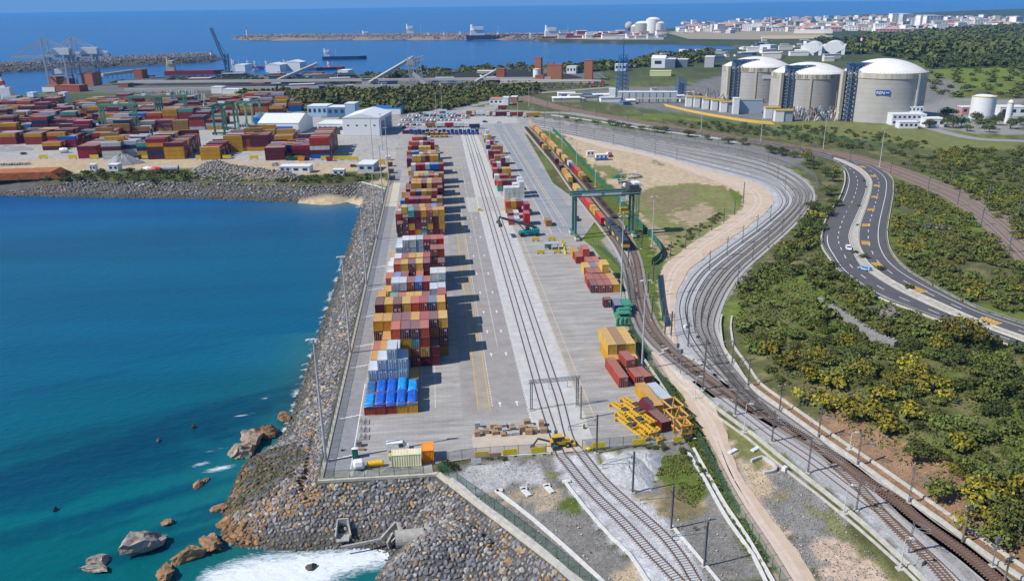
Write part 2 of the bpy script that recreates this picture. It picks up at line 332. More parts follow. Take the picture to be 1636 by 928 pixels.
ZONES = [  # outline in photo spots, colour, edge raggedness
 ([(-500, 150), (380, 150), (640, 145), (700, 150), (860, 130), (965, 132), (960, 118), (860, 110), (590, 116), (300, 119), (100, 138), (-500, 150)], (DGRAV*.8+SCRUB*.2)*np.array((.8, .85, .9)), 20),
 ([(-500, 172), (100, 167), (265, 165), (400, 168), (640, 205), (640, 262), (560, 270), (-500, 262)], CONC, 3),
 ([(-500, 264), (180, 254), (330, 256), (560, 262), (640, 250), (640, 300), (578, 290), (530, 290), (400, 285), (330, 268), (180, 272), (60, 280), (-100, 292), (-500, 292)], SAND*.93, 3),
 ([(40, 278), (290, 272), (330, 284), (320, 294), (20, 292)], SCRUB, 2.5),
 ([(440, 284), (560, 276), (625, 277), (622, 286), (578, 292), (450, 296)], SCRUB*.9, 2),
 ([(600, 178), (700, 176), (830, 180), (870, 188), (850, 215), (780, 222), (630, 225), (600, 215)], CONC*.85, 2),
 ([(640, 180), (780, 176), (830, 184), (700, 192), (640, 200)], ASPH*1.1, 2),
 ([(730, 178), (830, 160), (845, 156), (770, 182)], CONC*.8, 1),
 ([(900, 152), (980, 141), (1095, 139), (1140, 126), (1330, 122), (1480, 160), (1480, 176), (1430, 190), (1330, 193), (1240, 195), (1120, 185), (990, 168)], ASPH, 2),
 ([(1420, 165), (1520, 158), (1640, 160), (1640, 215), (1560, 214), (1500, 206), (1430, 200)], CONC*.7, 4),
 ([(1140, 190), (1330, 193), (1430, 200), (1560, 216), (1636, 224), (1636, 240), (1500, 240), (1400, 225), (1250, 210)], (GRASS*.6+DRY*.4), 10),
 ([(1480, 110), (1640, 105), (1640, 150), (1480, 155)], GRASS*1.1, 25),
 ([(1440, 138), (1520, 140), (1530, 152), (1480, 170), (1440, 170)], DGRAV, 4),
 ([(845, 212), (868, 206), (1000, 222), (1010, 240), (940, 240), (990, 300), (1030, 350), (1062, 400), (1062, 430), (1045, 440), (1064, 530), (1052, 542), (1030, 500), (1028, 440), (1018, 405), (1000, 375), (960, 310), (915, 255)], GRASS*.85, 1.2),
 ([(885, 215), (1040, 250), (1100, 272), (1160, 297), (1188, 315), (1170, 350), (1110, 388), (1062, 425), (1040, 375), (1000, 320), (935, 255)], SAND, 1.5),
 ([(900, 212), (945, 220), (1000, 240), (1090, 268), (1160, 297), (1187, 315), (1165, 347), (1100, 385), (1110, 350), (1150, 325), (1130, 290), (1040, 262), (960, 240)], SAND*.95, 2),
 ([(998, 318), (1040, 300), (1100, 292), (1150, 296), (1184, 312), (1186, 332), (1163, 352), (1108, 388), (1060, 424), (1046, 400), (1036, 360)], DRY*.55+GRASS*.55, 3), ([(1020, 312), (1060, 300), (1110, 305), (1100, 330), (1050, 340)], DRY*.9, 5), ([(1070, 340), (1130, 325), (1150, 345), (1100, 370)], SAND*.6+DRY*.3, 5), ([(950, 262), (990, 268), (1010, 285), (970, 285)], GRASS*.5+DRY*.5, 3),
 ([(1122, 266), (1140, 268), (1180, 290), (1190, 310), (1180, 330), (1168, 318), (1165, 300)], GRASS, 1.5),
 ([(1030, 250), (1070, 255), (1090, 262), (1050, 264)], GRASS*.7+SAND*.3, 3),
 ([(1020, 340), (1060, 370), (1075, 392), (1060, 420), (1040, 390)], DRY*.4+SAND*.5, 2),
 (BALL_OUT+BALL_SW+DRT_OUT[::-1], BALL2, .5),
 (DRT_OUT[:]+[(1110, 590), (1150, 630), (1190, 660), (1260, 715), (1300, 745), (1310, 735), (1260, 695), (1200, 640), (1150, 597), (1118, 565), (1105, 520), (1104, 485), (1125, 455), (1175, 415), (1232, 375), (1258, 345), (1262, 325), (1250, 300), (1200, 278), (1110, 255), (960, 222), (850, 195)], BALL, .6),
 ([(1120, 620), (1212, 690), (1300, 760), (1400, 845), (1480, 925), (1560, 960), (1500, 905), (1410, 830), (1300, 742), (1210, 675), (1150, 632)], BALL*.97, .8),
 ([(845, 190), (870, 196), (900, 197), (990, 208), (1131, 219), (1222, 236), (1290, 251), (1262, 268), (1204, 252), (1131, 238), (1040, 223), (900, 199)], DGRAV, 1.5),
 (DRT_OUT+DRT_IN[::-1], PINK, .8), (DRT_S, PINK, 1.0),
 ([(1050, 585), (1085, 627), (1117, 680), (1137, 722), (1165, 781), (1193, 837), (1227, 888), (1252, 928), (1240, 928), (1200, 875), (1163, 815), (1135, 765), (1108, 722), (1094, 690), (1062, 645), (1040, 605)], GRASS*.8, .8),
 ([(1158, 690), (1180, 700), (1240, 735), (1320, 798), (1420, 900), (1450, 935), (1380, 990), (1305, 928), (1279, 885), (1237, 832), (1212, 798), (1184, 758), (1170, 722)], DGRAV*1.2, 2),
 ([(1160, 672), (1190, 690), (1250, 735), (1245, 750), (1225, 755), (1200, 740), (1175, 735), (1166, 715)], DRY*.5+GRASS*.5, 1.5),
 ([(1178, 722), (1195, 740), (1222, 752), (1240, 780), (1212, 798), (1186, 760)], SAND, .8),
 ([(1216, 733), (1238, 735), (1243, 755), (1222, 752)], SAND*.9, .4),
 ([(1295, 870), (1330, 855), (1370, 868), (1410, 905), (1430, 935), (1360, 960), (1320, 925)], PINK*.92+SAND*.05, 2),
 ([(1222, 788), (1262, 782), (1262, 800), (1232, 803)], DRY, 1.5),
 ([(1290, 800), (1330, 818), (1400, 880), (1455, 935), (1440, 938), (1380, 885), (1300, 822)], DRY*.6+GRASS*.45, 1.2),
 ([(1068, 720), (1095, 722), (1125, 768), (1140, 805), (1110, 812), (1060, 800), (1040, 775), (1055, 745)], GRASS*.7+DRY*.35, 1.5),
 ([(700, 757), (760, 735), (880, 727), (930, 806), (1006, 885), (1040, 930), (1080, 990), (1000, 990), (925, 928), (800, 835)], DGRAV*1.05, 1.5),
 ([(720, 760), (760, 742), (860, 742), (862, 760), (820, 775), (770, 790), (740, 780)], WHITISH*.75, 2),
 ([(770, 790), (830, 780), (890, 775), (920, 800), (880, 815), (820, 800)], SAND*.6+DGRAV*.4, 2.5),
 ([(842, 752), (870, 752), (880, 762), (862, 775), (836, 772)], WHITISH*.85, .8),
 ([(893, 795), (915, 793), (930, 812), (915, 820), (892, 806)], GRASS*.8, .8),
 ([(862, 752), (885, 750), (895, 762), (870, 764)], GRASS*.6+DRY*.4, .6),
 ([(980, 915), (1020, 905), (1045, 935), (1000, 960)], SAND, 1.2),
 ([(690, 742), (716, 738), (722, 752), (712, 770), (700, 757)], SCRUB*.7+DGRAV*.3, .8),
 ([(942, 722), (1110, 700), (1130, 750), (1165, 830), (1220, 925), (1133, 928), (1080, 846), (1000, 778)], DGRAV*1.05, 1.5),
 ([(1010, 790), (1060, 778), (1120, 790), (1140, 815), (1090, 825), (1050, 820)], SAND*.5+DRY*.5, 2),
 ([(960, 724), (1040, 716), (1052, 740), (1050, 765), (1020, 772), (990, 765), (968, 745)], WHITISH, .8),
 ([(1055, 728), (1092, 725), (1130, 775), (1133, 800), (1085, 802), (1048, 780), (1050, 745)], GRASS*.85, 1),
 ([(1040, 760), (1100, 790), (1130, 815), (1095, 835), (1050, 800)], DRY*.8, 1.5),
 (BED, BALL*1.12, .5),
]
EARTHZ = PL([(1290, 690)]+TOE_PX[9:]+[(1900, 1000), (1640, 790), (1500, 720), (1400, 690), (1330, 650)])
ZW = [(np.array(flat(z[0])) if i else np.array(flat(z[0])), z[1], z[2]) for i, z in enumerate(ZONES)]
LANDB = LAND
def ground_col(x, y, z):
    n1 = fbm(x, y, 18, 1); n2 = fbm(x, y, 5, 5); n3 = fbm(x, y, 60, 9)
    base = SCRUB*(.75+.5*n2)[:, None]; k = sstep(.5, .62, n1*.6+n3*.4)[:, None]; base = base*(1-k)+GRASS*k*(.8+.4*n2)[:, None]
    k = sstep(.60, .7, n2)[:, None]*.5; base = base*(1-k)+DRY*k
    far = sstep(700, 1400, y)[:, None]; base = base*(1-far)+far*np.array((.055, .075, .035))*(.6+.8*n3)[:, None]
    col = base; dx = (fbm(x, y, 4, 21)-.5)*2; dy = (fbm(x, y, 4, 33)-.5)*2
    for poly, cc, rag in ZW:
        lo = poly.min(0)-40; hi = poly.max(0)+40; k = (x > lo[0]) & (x < hi[0]) & (y > lo[1]) & (y < hi[1])
        if not k.any(): continue
        m = np.zeros(x.shape, bool); m[k] = inpoly((x+dx*rag*1.6)[k], (y+dy*rag*1.6)[k], poly)
        col = np.where(m[:, None], np.array(cc)[None]*(.82+.36*n2)[:, None], col)
    m = inpoly(x, y, EARTHZ); de = dpoly(x, y, TOE); k = (m & (de < 6+11*n1)) | (inpoly(x, y, RISE) & (de < 2.5+3*n2) & (y < 175))
    col = np.where(k[:, None], EARTH*(.7+.6*n2)[:, None], col)
    ins = inpoly(x, y, LANDB); d = dpoly(x, y, LANDB, True); out = ~ins
    col = np.where(out[:, None], RGAP*(.7+.6*n2)[:, None], col)
    rk = np.zeros(x.shape)
    for c, a, b, hh in ROCKY: rk = np.maximum(rk, np.exp(-((x-c[0])/a/1.1)**2-((y-c[1])/b/1.1)**2))
    k = out & (rk*(.6+.8*n2) > .42); col = np.where(k[:, None], np.array((.22, .13, .06))*(.5+n2)[:, None], col)
    bz = np.exp(-((x-BEACH[0])/20)**2-((y-BEACH[1])/11)**2); k = out & (bz > .35) & (z < -3.0); col = np.where(k[:, None], SAND*.95, col)
    k = out & (z < SL+.5) & (bz < .35); col = np.where(k[:, None], col*.55, col)
    k = out & (y > 2500); col = np.where(k[:, None], np.array((.25, .2, .15)), col)
    return np.clip(col, 0, 1)
def attr_mat(name, rough, spec, nscale, nvar, bump, bscale):
    m = bpy.data.materials.new(name); m.use_nodes = True; n = m.node_tree; L = n.links; b = n.nodes['Principled BSDF']
    b.inputs['Roughness'].default_value = rough; b.inputs['Specular IOR Level'].default_value = spec
    at = n.nodes.new('ShaderNodeAttribute'); at.attribute_name = 'Col'; tc = n.nodes.new('ShaderNodeTexCoord')
    out = at.outputs['Color']
    for s in nscale:
        no = n.nodes.new('ShaderNodeTexNoise'); no.inputs['Scale'].default_value = s; no.inputs['Detail'].default_value = 5; no.inputs['Roughness'].default_value = .7
        L.new(tc.outputs['Object'], no.inputs['Vector'])
        mr = n.nodes.new('ShaderNodeMapRange'); mr.inputs[1].default_value = .3; mr.inputs[2].default_value = .7; mr.inputs[3].default_value = 1-nvar; mr.inputs[4].default_value = 1+nvar
        L.new(no.outputs[0], mr.inputs[0]); mx = n.nodes.new('ShaderNodeVectorMath'); mx.operation = 'SCALE'
        L.new(out, mx.inputs[0]); L.new(mr.outputs[0], mx.inputs['Scale']); out = mx.outputs[0]
    L.new(out, b.inputs['Base Color'])
    n2 = n.nodes.new('ShaderNodeTexNoise'); n2.inputs['Scale'].default_value = bscale; n2.inputs['Detail'].default_value = 4
    L.new(tc.outputs['Object'], n2.inputs['Vector']); bp = n.nodes.new('ShaderNodeBump'); bp.inputs['Strength'].default_value = bump; bp.inputs['Distance'].default_value = .3
    L.new(n2.outputs[0], bp.inputs['Height']); L.new(bp.outputs[0], b.inputs['Normal']); return m
gm = attr_mat('ground_mixed', .95, .15, (.35, 2.2), .28, .5, 1.5)
grid_mesh('ground', GXS, GYS, lambda x, y: GZ.ravel(), ground_col, gm, cut=lambda x, y, z: z > -12.3)
# ------------------------------------------------------------ sea
SEAK = [(np.array(P0(*p, SL)), r, s) for p, r, s in (((120, 610), 10, .4), ((300, 560), 12, .35), ((450, 620), 6, .5), ((330, 810), 5, .9), ((180, 840), 6, .7), ((110, 700), 8, .5), ((350, 700), 5, .7), ((60, 790), 30, .9), ((170, 740), 26, .9), ((250, 700), 22, 1), ((330, 665), 18, .9), ((60, 850), 16, .8), ((220, 800), 10, .8), ((280, 790), 9, .7), ((380, 640), 9, .7), ((20, 760), 25, .7), ((260, 870), 10, .8), ((310, 830), 8, .8), ((160, 690), 22, .5))]
FOAM = [(np.array(P0(*p, SL)), a, b) for p, a, b in (((388, 663), 4.5, .9), ((345, 718), 4, .8), ((350, 748), 5, 1.8), ((318, 742), 3.5, 1.4), ((427, 635), 3, .8), ((262, 832), 1.5, .8), ((330, 678), 1.6, .4))]
def sea_col(x, y, z):
    n = fbm(x, y, 30, 41); n2 = fbm(x, y, 8, 44); cove = sstep(560, 330, y)*sstep(-900, -300, x)
    ins = inpoly(x, y, LAND); d = dpoly(x, y, LAND, True)
    deep = np.array((.000, .082, .245)); mid = np.array((.000, .082, .160)); teal = np.array((.000, .104, .116))
    c = deep[None]*(.92+.16*n)[:, None]; k = sstep(520, 330, y)[:, None]*(cove[:, None]); c = c*(1-k)+mid*k
    k = (sstep(265, 120, y-.12*x+24*(n-.5))*cove)[:, None]; c = c*(1-k)+teal*k
    k = (np.exp(-np.maximum(0, d-13)/10)*cove*(y < 240))[:, None]*.5; c = c*(1-k)+np.array((.03, .15, .14))*k
    for p, r, s in SEAK:
        q = np.exp(-((x-p[0])/r/1.7)**2-((y-p[1]-.42*(x-p[0]))/r/.26)**2); k = (s*.7*sstep(.25, .62, q*(.3+1.2*n2)))[:, None]; c = c*(1-k)+np.array((.0, .045, .095))*k
    k = (np.exp(-np.maximum(0, d-12)/2.6)*(y < 330)*cove*sstep(.35, .55, n2))[:, None]*.75; c = c*(1-k)+np.array((.03, .06, .055))*k
    bz = np.exp(-((x-BEACH[0])/34)**2-((y-BEACH[1])/14)**2)[:, None]*.55; c = c*(1-bz)+np.array((.08, .17, .17))*bz
    f = np.zeros(x.shape); n3 = fbm(x, y, 1.8, 61)
    for p, a, b in FOAM: f = np.maximum(f, np.exp(-((x-p[0])/a)**2-((y-p[1]-.25*(x-p[0]))/b)**2))
    sh = np.exp(-np.maximum(0, d-13.0)/3.2)*(y < 330)*(x < -20)*sstep(.38, .6, n3)*.75; f = np.maximum(f*.72, sh)
    ip = inpoly(x, y, FPW); dp = dpoly(x, y, FPW, True); f = np.maximum(f, np.where(ip, .52+.30*np.clip(dp/4, 0, 1), .48*np.exp(-dp/2.2))*(x > -60))
    FO[len(x)] = f
    return c
FO = {}
def water_mat():
    m = bpy.data.materials.new('sea_water'); m.use_nodes = True; n = m.node_tree; L = n.links; b = n.nodes['Principled BSDF']
    b.inputs['Roughness'].default_value = .25; b.inputs['Specular IOR Level'].default_value = .07
    at = n.nodes.new('ShaderNodeAttribute'); at.attribute_name = 'Col'; tc = n.nodes.new('ShaderNodeTexCoord')
    mp = n.nodes.new('ShaderNodeMapping'); mp.inputs['Scale'].default_value = (.05, .3, .3); mp.inputs['Rotation'].default_value = (0, 0, .15); L.new(tc.outputs['Object'], mp.inputs[0])
    no = n.nodes.new('ShaderNodeTexNoise'); no.inputs['Scale'].default_value = .12; no.inputs['Detail'].default_value = 6; L.new(mp.outputs[0], no.inputs['Vector'])
    mr = n.nodes.new('ShaderNodeMapRange'); mr.inputs[1].default_value = .35; mr.inputs[2].default_value = .65; mr.inputs[3].default_value = .88; mr.inputs[4].default_value = 1.12; L.new(no.outputs[0], mr.inputs[0])
    mx = n.nodes.new('ShaderNodeVectorMath'); mx.operation = 'SCALE'; L.new(at.outputs['Color'], mx.inputs[0]); L.new(mr.outputs[0], mx.inputs['Scale']); 
    fa = n.nodes.new('ShaderNodeAttribute'); fa.attribute_name = 'Foam'; fm = n.nodes.new('ShaderNodeMapping'); fm.inputs['Scale'].default_value = (.5, 1.5, 1); fm.inputs['Rotation'].default_value = (0, 0, -.25); L.new(tc.outputs['Object'], fm.inputs[0])
    fn = n.nodes.new('ShaderNodeTexNoise'); fn.inputs['Scale'].default_value = .9; fn.inputs['Detail'].default_value = 9; fn.inputs['Roughness'].default_value = .72; fn.inputs['Distortion'].default_value = 1.2; L.new(fm.outputs[0], fn.inputs['Vector'])
    ad = n.nodes.new('ShaderNodeMath'); ad.operation = 'ADD'; L.new(fa.outputs['Fac'], ad.inputs[0]); L.new(fn.outputs[0], ad.inputs[1])
    fr = n.nodes.new('ShaderNodeMapRange'); fr.interpolation_type = 'SMOOTHSTEP'; fr.inputs[1].default_value = .92; fr.inputs[2].default_value = 1.32; L.new(ad.outputs[0], fr.inputs[0])
    fx = n.nodes.new('ShaderNodeMix'); fx.data_type = 'RGBA'; fx.inputs[7].default_value = (.66, .70, .74, 1); L.new(fr.outputs[0], fx.inputs[0]); L.new(mx.outputs[0], fx.inputs[6]); L.new(fx.outputs[2], b.inputs['Base Color'])
    rr = n.nodes.new('ShaderNodeMapRange'); rr.inputs[3].default_value = .22; rr.inputs[4].default_value = .8; L.new(fr.outputs[0], rr.inputs[0]); L.new(rr.outputs[0], b.inputs['Roughness'])
    mp2 = n.nodes.new('ShaderNodeMapping'); mp2.inputs['Scale'].default_value = (.6, 1, 1); mp2.inputs['Rotation'].default_value = (0, 0, .5); L.new(tc.outputs['Object'], mp2.inputs[0])
    no2 = n.nodes.new('ShaderNodeTexNoise'); no2.inputs['Scale'].default_value = .55; no2.inputs['Detail'].default_value = 5; no2.inputs['Roughness'].default_value = .6; L.new(mp2.outputs[0], no2.inputs['Vector'])
    bp = n.nodes.new('ShaderNodeBump'); bp.inputs['Strength'].default_value = .7; bp.inputs['Distance'].default_value = .5; L.new(no2.outputs[0], bp.inputs['Height']); L.new(bp.outputs[0], b.inputs['Normal'])
    return m
xs = axis(-45000, 45000, -130, -12, 1.3, 1.12, 4000); ys = axis(-300, 60000, 100, 240, 1.3, 1.06, 4000)
FP = [(300, 935), (330, 905), (400, 884), (470, 876), (520, 873), (600, 864), (660, 860), (684, 872), (680, 890), (640, 905), (590, 912), (540, 928), (520, 960), (380, 990)]
FPW = PL(FP, SL+.1); fp = FPW
so_ = grid_mesh('sea', xs, ys, lambda x, y: np.full(x.shape, SL), sea_col, water_mat())
fa_ = so_.data.attributes.new('Foam', 'FLOAT', 'POINT'); fa_.data.foreach_set('value', FO[len(so_.data.vertices)].astype('f'))
# ------------------------------------------------------------ paving, kerbs, markings
def paving_mat(name, c, c2, sx=1.6, sy=.8):
    m = mat(name, c, .9, .1, .12, bump=.15, bscale=3, spec=.2, col2=c2); n = m.node_tree; L = n.links; b = n.nodes['Principled BSDF']
    src = b.inputs['Base Color'].links[0].from_socket; tc = n.nodes.new('ShaderNodeTexCoord')
    br = n.nodes.new('ShaderNodeTexBrick'); br.inputs['Scale'].default_value = .22; br.inputs['Mortar Size'].default_value = .012; br.inputs['Color1'].default_value = (1, 1, 1, 1); br.inputs['Color2'].default_value = (.90, .90, .91, 1); br.inputs['Mortar'].default_value = (.8, .79, .78, 1)
    L.new(tc.outputs['Object'], br.inputs['Vector'])
    mp = n.nodes.new('ShaderNodeMapping'); mp.inputs['Scale'].default_value = (.04, .5, 1); mp.inputs['Rotation'].default_value = (0, 0, .12); L.new(tc.outputs['Object'], mp.inputs[0])
    st = n.nodes.new('ShaderNodeTexNoise'); st.inputs['Scale'].default_value = 1.0; st.inputs['Detail'].default_value = 8; st.inputs['Roughness'].default_value = .75; L.new(mp.outputs[0], st.inputs['Vector'])
    mr = n.nodes.new('ShaderNodeMapRange'); mr.inputs[1].default_value = .3; mr.inputs[2].default_value = .6; mr.inputs[3].default_value = .62; mr.inputs[4].default_value = 1.04; L.new(st.outputs[0], mr.inputs[0])
    a = n.nodes.new('ShaderNodeMix'); a.data_type = 'RGBA'; a.blend_type = 'MULTIPLY'; a.inputs[0].default_value = 1; L.new(src, a.inputs[6]); L.new(br.outputs[0], a.inputs[7])
    v = n.nodes.new('ShaderNodeVectorMath'); v.operation = 'SCALE'; L.new(a.outputs[2], v.inputs[0]); L.new(mr.outputs[0], v.inputs['Scale']); L.new(v.outputs[0], b.inputs['Base Color'])
    return m
pav = paving_mat('yard_block_paving', (.35, .33, .305), (.42, .40, .375)); pav2 = paving_mat('yard_lane_paving', (.28, .295, .315), (.335, .35, .365)); conc = mat('pale_concrete', (.47, .46, .44), .9, .15, .4, bump=.2, spec=.2)
conc2 = mat('beige_concrete_kerb', (.50, .46, .38), .9, .18, .8, bump=.2, spec=.2); white = mat('white_road_paint', (.68, .68, .66), .7, .25, 3.0); yel = mat('faded_yellow_paint', (.55, .36, .08), .7, .3, 2.0); yel2 = mat('worn_cream_paint', (.55, .44, .27), .8, .3, 2.0)
XL = -25.9
YARD = [P0(508, 766), P0(692, 755), P0(690, 741), P0(762, 731), P0(880, 724), P0(945, 718)]+[P0(a, b) for a, b in YARD_R]+[(72, 345), (62, 420), (64, 480), (66, 560), (68, 640), (66, 720), (60, 770), (-20, 770), (-26, 620), (XL, 480), (XL, 300), (XL, 200)]
sheet('yard_paving', YARD, 0.0, pav)
def lane(name, x0, x1, y0, y1, mt, z): return struct(MB().m(mt).add([(x0, y0, z), (x1, y0, z), (x1, y1, z), (x0, y1, z)], [(0, 1, 2, 3)]).build(name))
lane('rail_band_concrete', 19.3, 31.6, 152, 640, conc, .006)
lane('service_strip', XL+.4, -20.6, 146, 470, mat('service_asphalt', (.235, .235, .245), .9, .15, .5, bump=.2), .007)
lane('crane_lane_paving', 47.6, 61.5, 318, 700, pav2, .006)
lane('dark_lane_paving', 3.5, 19.2, 165, 470, mat('tyre_worn_paving', (.285, .265, .25), .9, .14, .25, bump=.15), .005)
lane('pale_cross_lane', -20, 70, 655, 700, mat('pale_cross_paving', (.40, .39, .36), .9, .12, .2), .008)
lane('rail_crossing_slab', 13.5, 33, 362, 392, mat('crossing_slab_concrete', (.40, .38, .35), .9, .12, .5), .011)
dust = [(754, 700), (762, 690), (800, 694), (850, 690), (884, 694), (905, 706), (930, 700), (936, 716), (900, 722), (840, 725.5), (790, 727.5), (765, 729.5), (757, 716)]; sheet('sandy_dust_patch', [tuple(p) for p in spline(flat(dust+dust[:1]), 1.5)[:-1]], .0125, mat('sandy_dust', (.47, .40, .32), .95, .12, .4))
mk = MB().m(yel); zz = .016
for x in (7.3, 10.1): mk.box(x-.12, x+.12, 168, 560, zz-.01, zz)
for y in np.arange(169, 330, 1.3): mk.add([(7.4, y, zz), (10.0, y-.9, zz), (10.0, y-.72, zz), (7.4, y+.18, zz)], [(0, 1, 2, 3)])
for y in np.arange(330, 480, 2.2): mk.add([(7.4, y, zz), (10.0, y-.9, zz), (10.0, y-.7, zz), (7.4, y+.2, zz)], [(0, 1, 2, 3)])
mk.m(yel2)
for x in (31.8, 33.9): mk.box(x-.1, x+.1, 160, 560, zz-.01, zz)
for y in np.arange(161, 420, 1.6): mk.box(31.9, 33.8, y, y+.16, zz-.01, zz)
for x in (53.8, 55.2): mk.box(x-.12, x+.12, 330, 700, zz-.01, zz)
for y in np.arange(345, 640, 4): mk.box(53.9, 55.1, y, y+.5, zz-.01, zz)
mk.m(white)
for x, y0, y1 in ((10.7, 170, 400), (14.8, 205, 480), (-2.9, 171, 195), (-6.3, 186, 196), (18.9, 160, 560)):
    for y in np.arange(y0, y1, 1.5): mk.box(x-.09, x+.09, y, y+.8, zz-.01, zz)
for x in (19.2, 46.9, 51.0): mk.box(x-.07, x+.07, 320 if x > 40 else 160, 600, zz-.01, zz)
for y in (170.5, 199.6, 216, 232, 250, 270, 292, 318, 350, 385, 425, 470):
    for x in (12.6, 16.7): mk.add([(x-.13, y-1, zz), (x+.13, y-1, zz), (x+.13, y+.5, zz), (x+.5, y+.5, zz), (x, y+1.5, zz), (x-.5, y+.5, zz), (x-.13, y+.5, zz)], [(0, 1, 2, 6), (6, 2, 3, 4), (6, 4, 5)])
for y in (150, 168, 196, 210, 233, 258, 283):         # stepped white marks on the service strip
    for k in range(4): mk.box(-25.2+k*1.25, -23.8+k*1.25, y+k*.42, y+.34+k*.42, .012, .02)
for y in (183.4, 176.6): mk.box(-6.6, 1.5, y, y+.12, zz-.01, zz)
mk.box(-20.7, -20.5, 146, 186, zz-.01, zz)
struct(mk.build('yard_markings'))
kb = MB().m(conc2)
wall(kb, [(-26.2, 142.6), (-26.2, 240), (-26.2, 330), (-26.2, 455)], .7, .25); wall(kb, flat([(508, 768), (600, 762.5), (700, 757)]), .9, .3); wall(kb, flat([(700, 757), (925, 928), (1010, 995)]), 1.0, .3, step=3)
wall(kb, flat([(617, 302), (578, 290.5)]), .9, .3)
struct(kb.build('quay_kerb'))
kb = MB().m(mat('white_kerb_concrete', (.60, .59, .56), .9, .12, 1.0))
wall(kb, flat([(792, 783), (850, 828), (910, 880), (960, 926), (990, 955)]), .7, .25); wall(kb, flat([(901, 767), (931, 806), (976, 857), (1006, 885), (1035, 928), (1060, 960)]), .6, .2)
wall(kb, flat([(1072, 838), (1100, 870), (1150, 930), (1180, 965)]), .5, .2)
for a in ([(835, 781), (846, 792)], [(872, 776), (883, 787)], [(793, 784), (803, 783)], [(831, 781), (842, 780)], [(868, 776), (879, 775)], [(899, 770), (911, 768)]): wall(kb, flat(a), 1.0, .25)
for ln in ([(1097, 719), (1125, 764), (1147, 804), (1167, 837), (1203.6, 888), (1223, 928), (1260, 990)], [(1108, 716.5), (1133, 761.5), (1158.6, 806.5), (1195, 860), (1234.5, 928), (1275, 990)]): wall(kb, flat(ln), .55, .35)
wall(kb, flat([(762, 731.5), (880, 724)]), .4, .25); wall(kb, flat([(930, 718), (1112, 701)]), .4, .25)
struct(kb.build('drain_kerbs'))
kb = MB().m(mat('lichen_concrete', (.45, .43, .39), .9, .2, .8, bump=.3)); kb2 = kb
wall(kb, flat([(722, 765), (760, 800), (800, 830), (860, 876), (930, 935), (990, 985)]), 1.1, .45)
wall(kb, flat([(1026, 570), (1048, 602), (1070, 636)]), .4, .5)
struct(kb.build('drain_channel_cover'))
kb = MB().m(mat('trackside_wall_concrete', (.47, .45, .40), .9, .2, .8, bump=.2))
tl = [(1153, 505)]+TOE_PX[3:]
wall(kb, flat(tl), .5, .7); wall(kb, [tuple(p) for p in (lambda s: s+normals2(s)*(-3.0))(evenly(flat(tl), 8))], .5, .4)
wall(kb, flat([(1075, 590), (1105, 615), (1140, 648), (1180, 678), (1205, 696), (1250, 733), (1312, 782), (1377, 835), (1452, 904), (1500, 950)]), .7, .45)
wall(kb, flat([(1068, 597), (1098, 622), (1133, 655), (1172, 684), (1197, 702), (1242, 740), (1302, 787), (1368, 841), (1440, 905), (1480, 945)]), .35, .3)
wall(kb, flat([(1090, 566), (1110, 576), (1122, 583)]), .4, .4)
struct(kb.build('trackside_retaining_walls'))
# pale outlines: gravelled basin by the dirt road
kb = MB().m(conc); wall(kb, flat([(1200, 737), (1217, 731), (1228, 737), (1240, 748), (1234, 754), (1220, 756)]), .5, .5, step=2); struct(kb.build('sand_basin_wall'))
# ------------------------------------------------------------ highway
asph = mat('highway_asphalt', (.085, .08, .085), .9, .15, .3, bump=.25, bscale=3, spec=.25, col2=(.11, .105, .11))
Rl = resamp([p[:2] for p in PP(ROADL)], 150); Rr = resamp([p[:2] for p in PP(ROADR)], 150)
loft('highway', Rl, Rr, asph, .02)
west = flat([(790, 176), (860, 180), (905, 181), (960, 189), (1040, 202.5)]); ribbon('access_road', west, -6, 6, mat('pale_road', (.27, .265, .255), .9, .1, .2), .02)
ribbon('side_road', flat([(722, 176), (790, 161), (830, 152), (900, 146), (980, 140)]), -6, 6, MATS['pale_road'], .02)
ribbon('footpath', flat([(880, 184), (960, 195), (1060, 210), (1150, 222), (1180, 230)]), -2.5, 2.5, mat('pale_path', (.45, .43, .39), .9, .1, .3), .03)
ribbon('plant_road', flat([(1440, 190), (1500, 209), (1560, 222), (1640, 226), (1720, 232)]), -5, 5, MATS['pale_road'], .03)
def between(t, a=0, b=150): return (Rl*(1-t)+Rr*t)[a:b]
ML = [(1331, 254.5), (1342, 258), (1368, 271), (1384, 285.6), (1386, 300), (1379, 325), (1361, 367), (1360, 387), (1369, 410.5), (1382, 428.6), (1420.5, 454.5), (1459, 475), (1511, 498.5), (1563, 519), (1640, 547), (1740, 583)]
MR = [(1333, 252.5), (1346, 256.5), (1375, 270), (1390, 285.6), (1391.6, 300), (1385.6, 323), (1372.7, 360), (1371, 387), (1378, 405), (1389.5, 423.5), (1433, 453.5), (1475, 472.6), (1526.6, 496), (1578, 518), (1640, 540), (1740, 574)]
Ml = resamp([p[:2] for p in PP(ML)], 120); Mr = resamp([p[:2] for p in PP(MR)], 120)
mb = MB(); wall(mb.m(conc2), [tuple(p) for p in Ml[::3]], .35, .3); wall(mb.m(conc2), [tuple(p) for p in Mr[::3]], .35, .3)
loft('', Ml, Mr, mat('median_gravel', (.40, .37, .32), .9, .3, .6), .12, mb); struct(mb.build('road_median'))
i0 = int(np.argmin(np.hypot(*(Rl-Ml[3]).T))); La = Rl[i0:]; Ra = Rr[int(np.argmin(np.hypot(*(Rr-Mr[3]).T))):]
def rs(a, n=400):
    L = np.r_[0, np.cumsum(np.hypot(*np.diff(a, axis=0).T))]; u = np.linspace(0, L[-1], n); return np.c_[np.interp(u, L, a[:, 0]), np.interp(u, L, a[:, 1])]
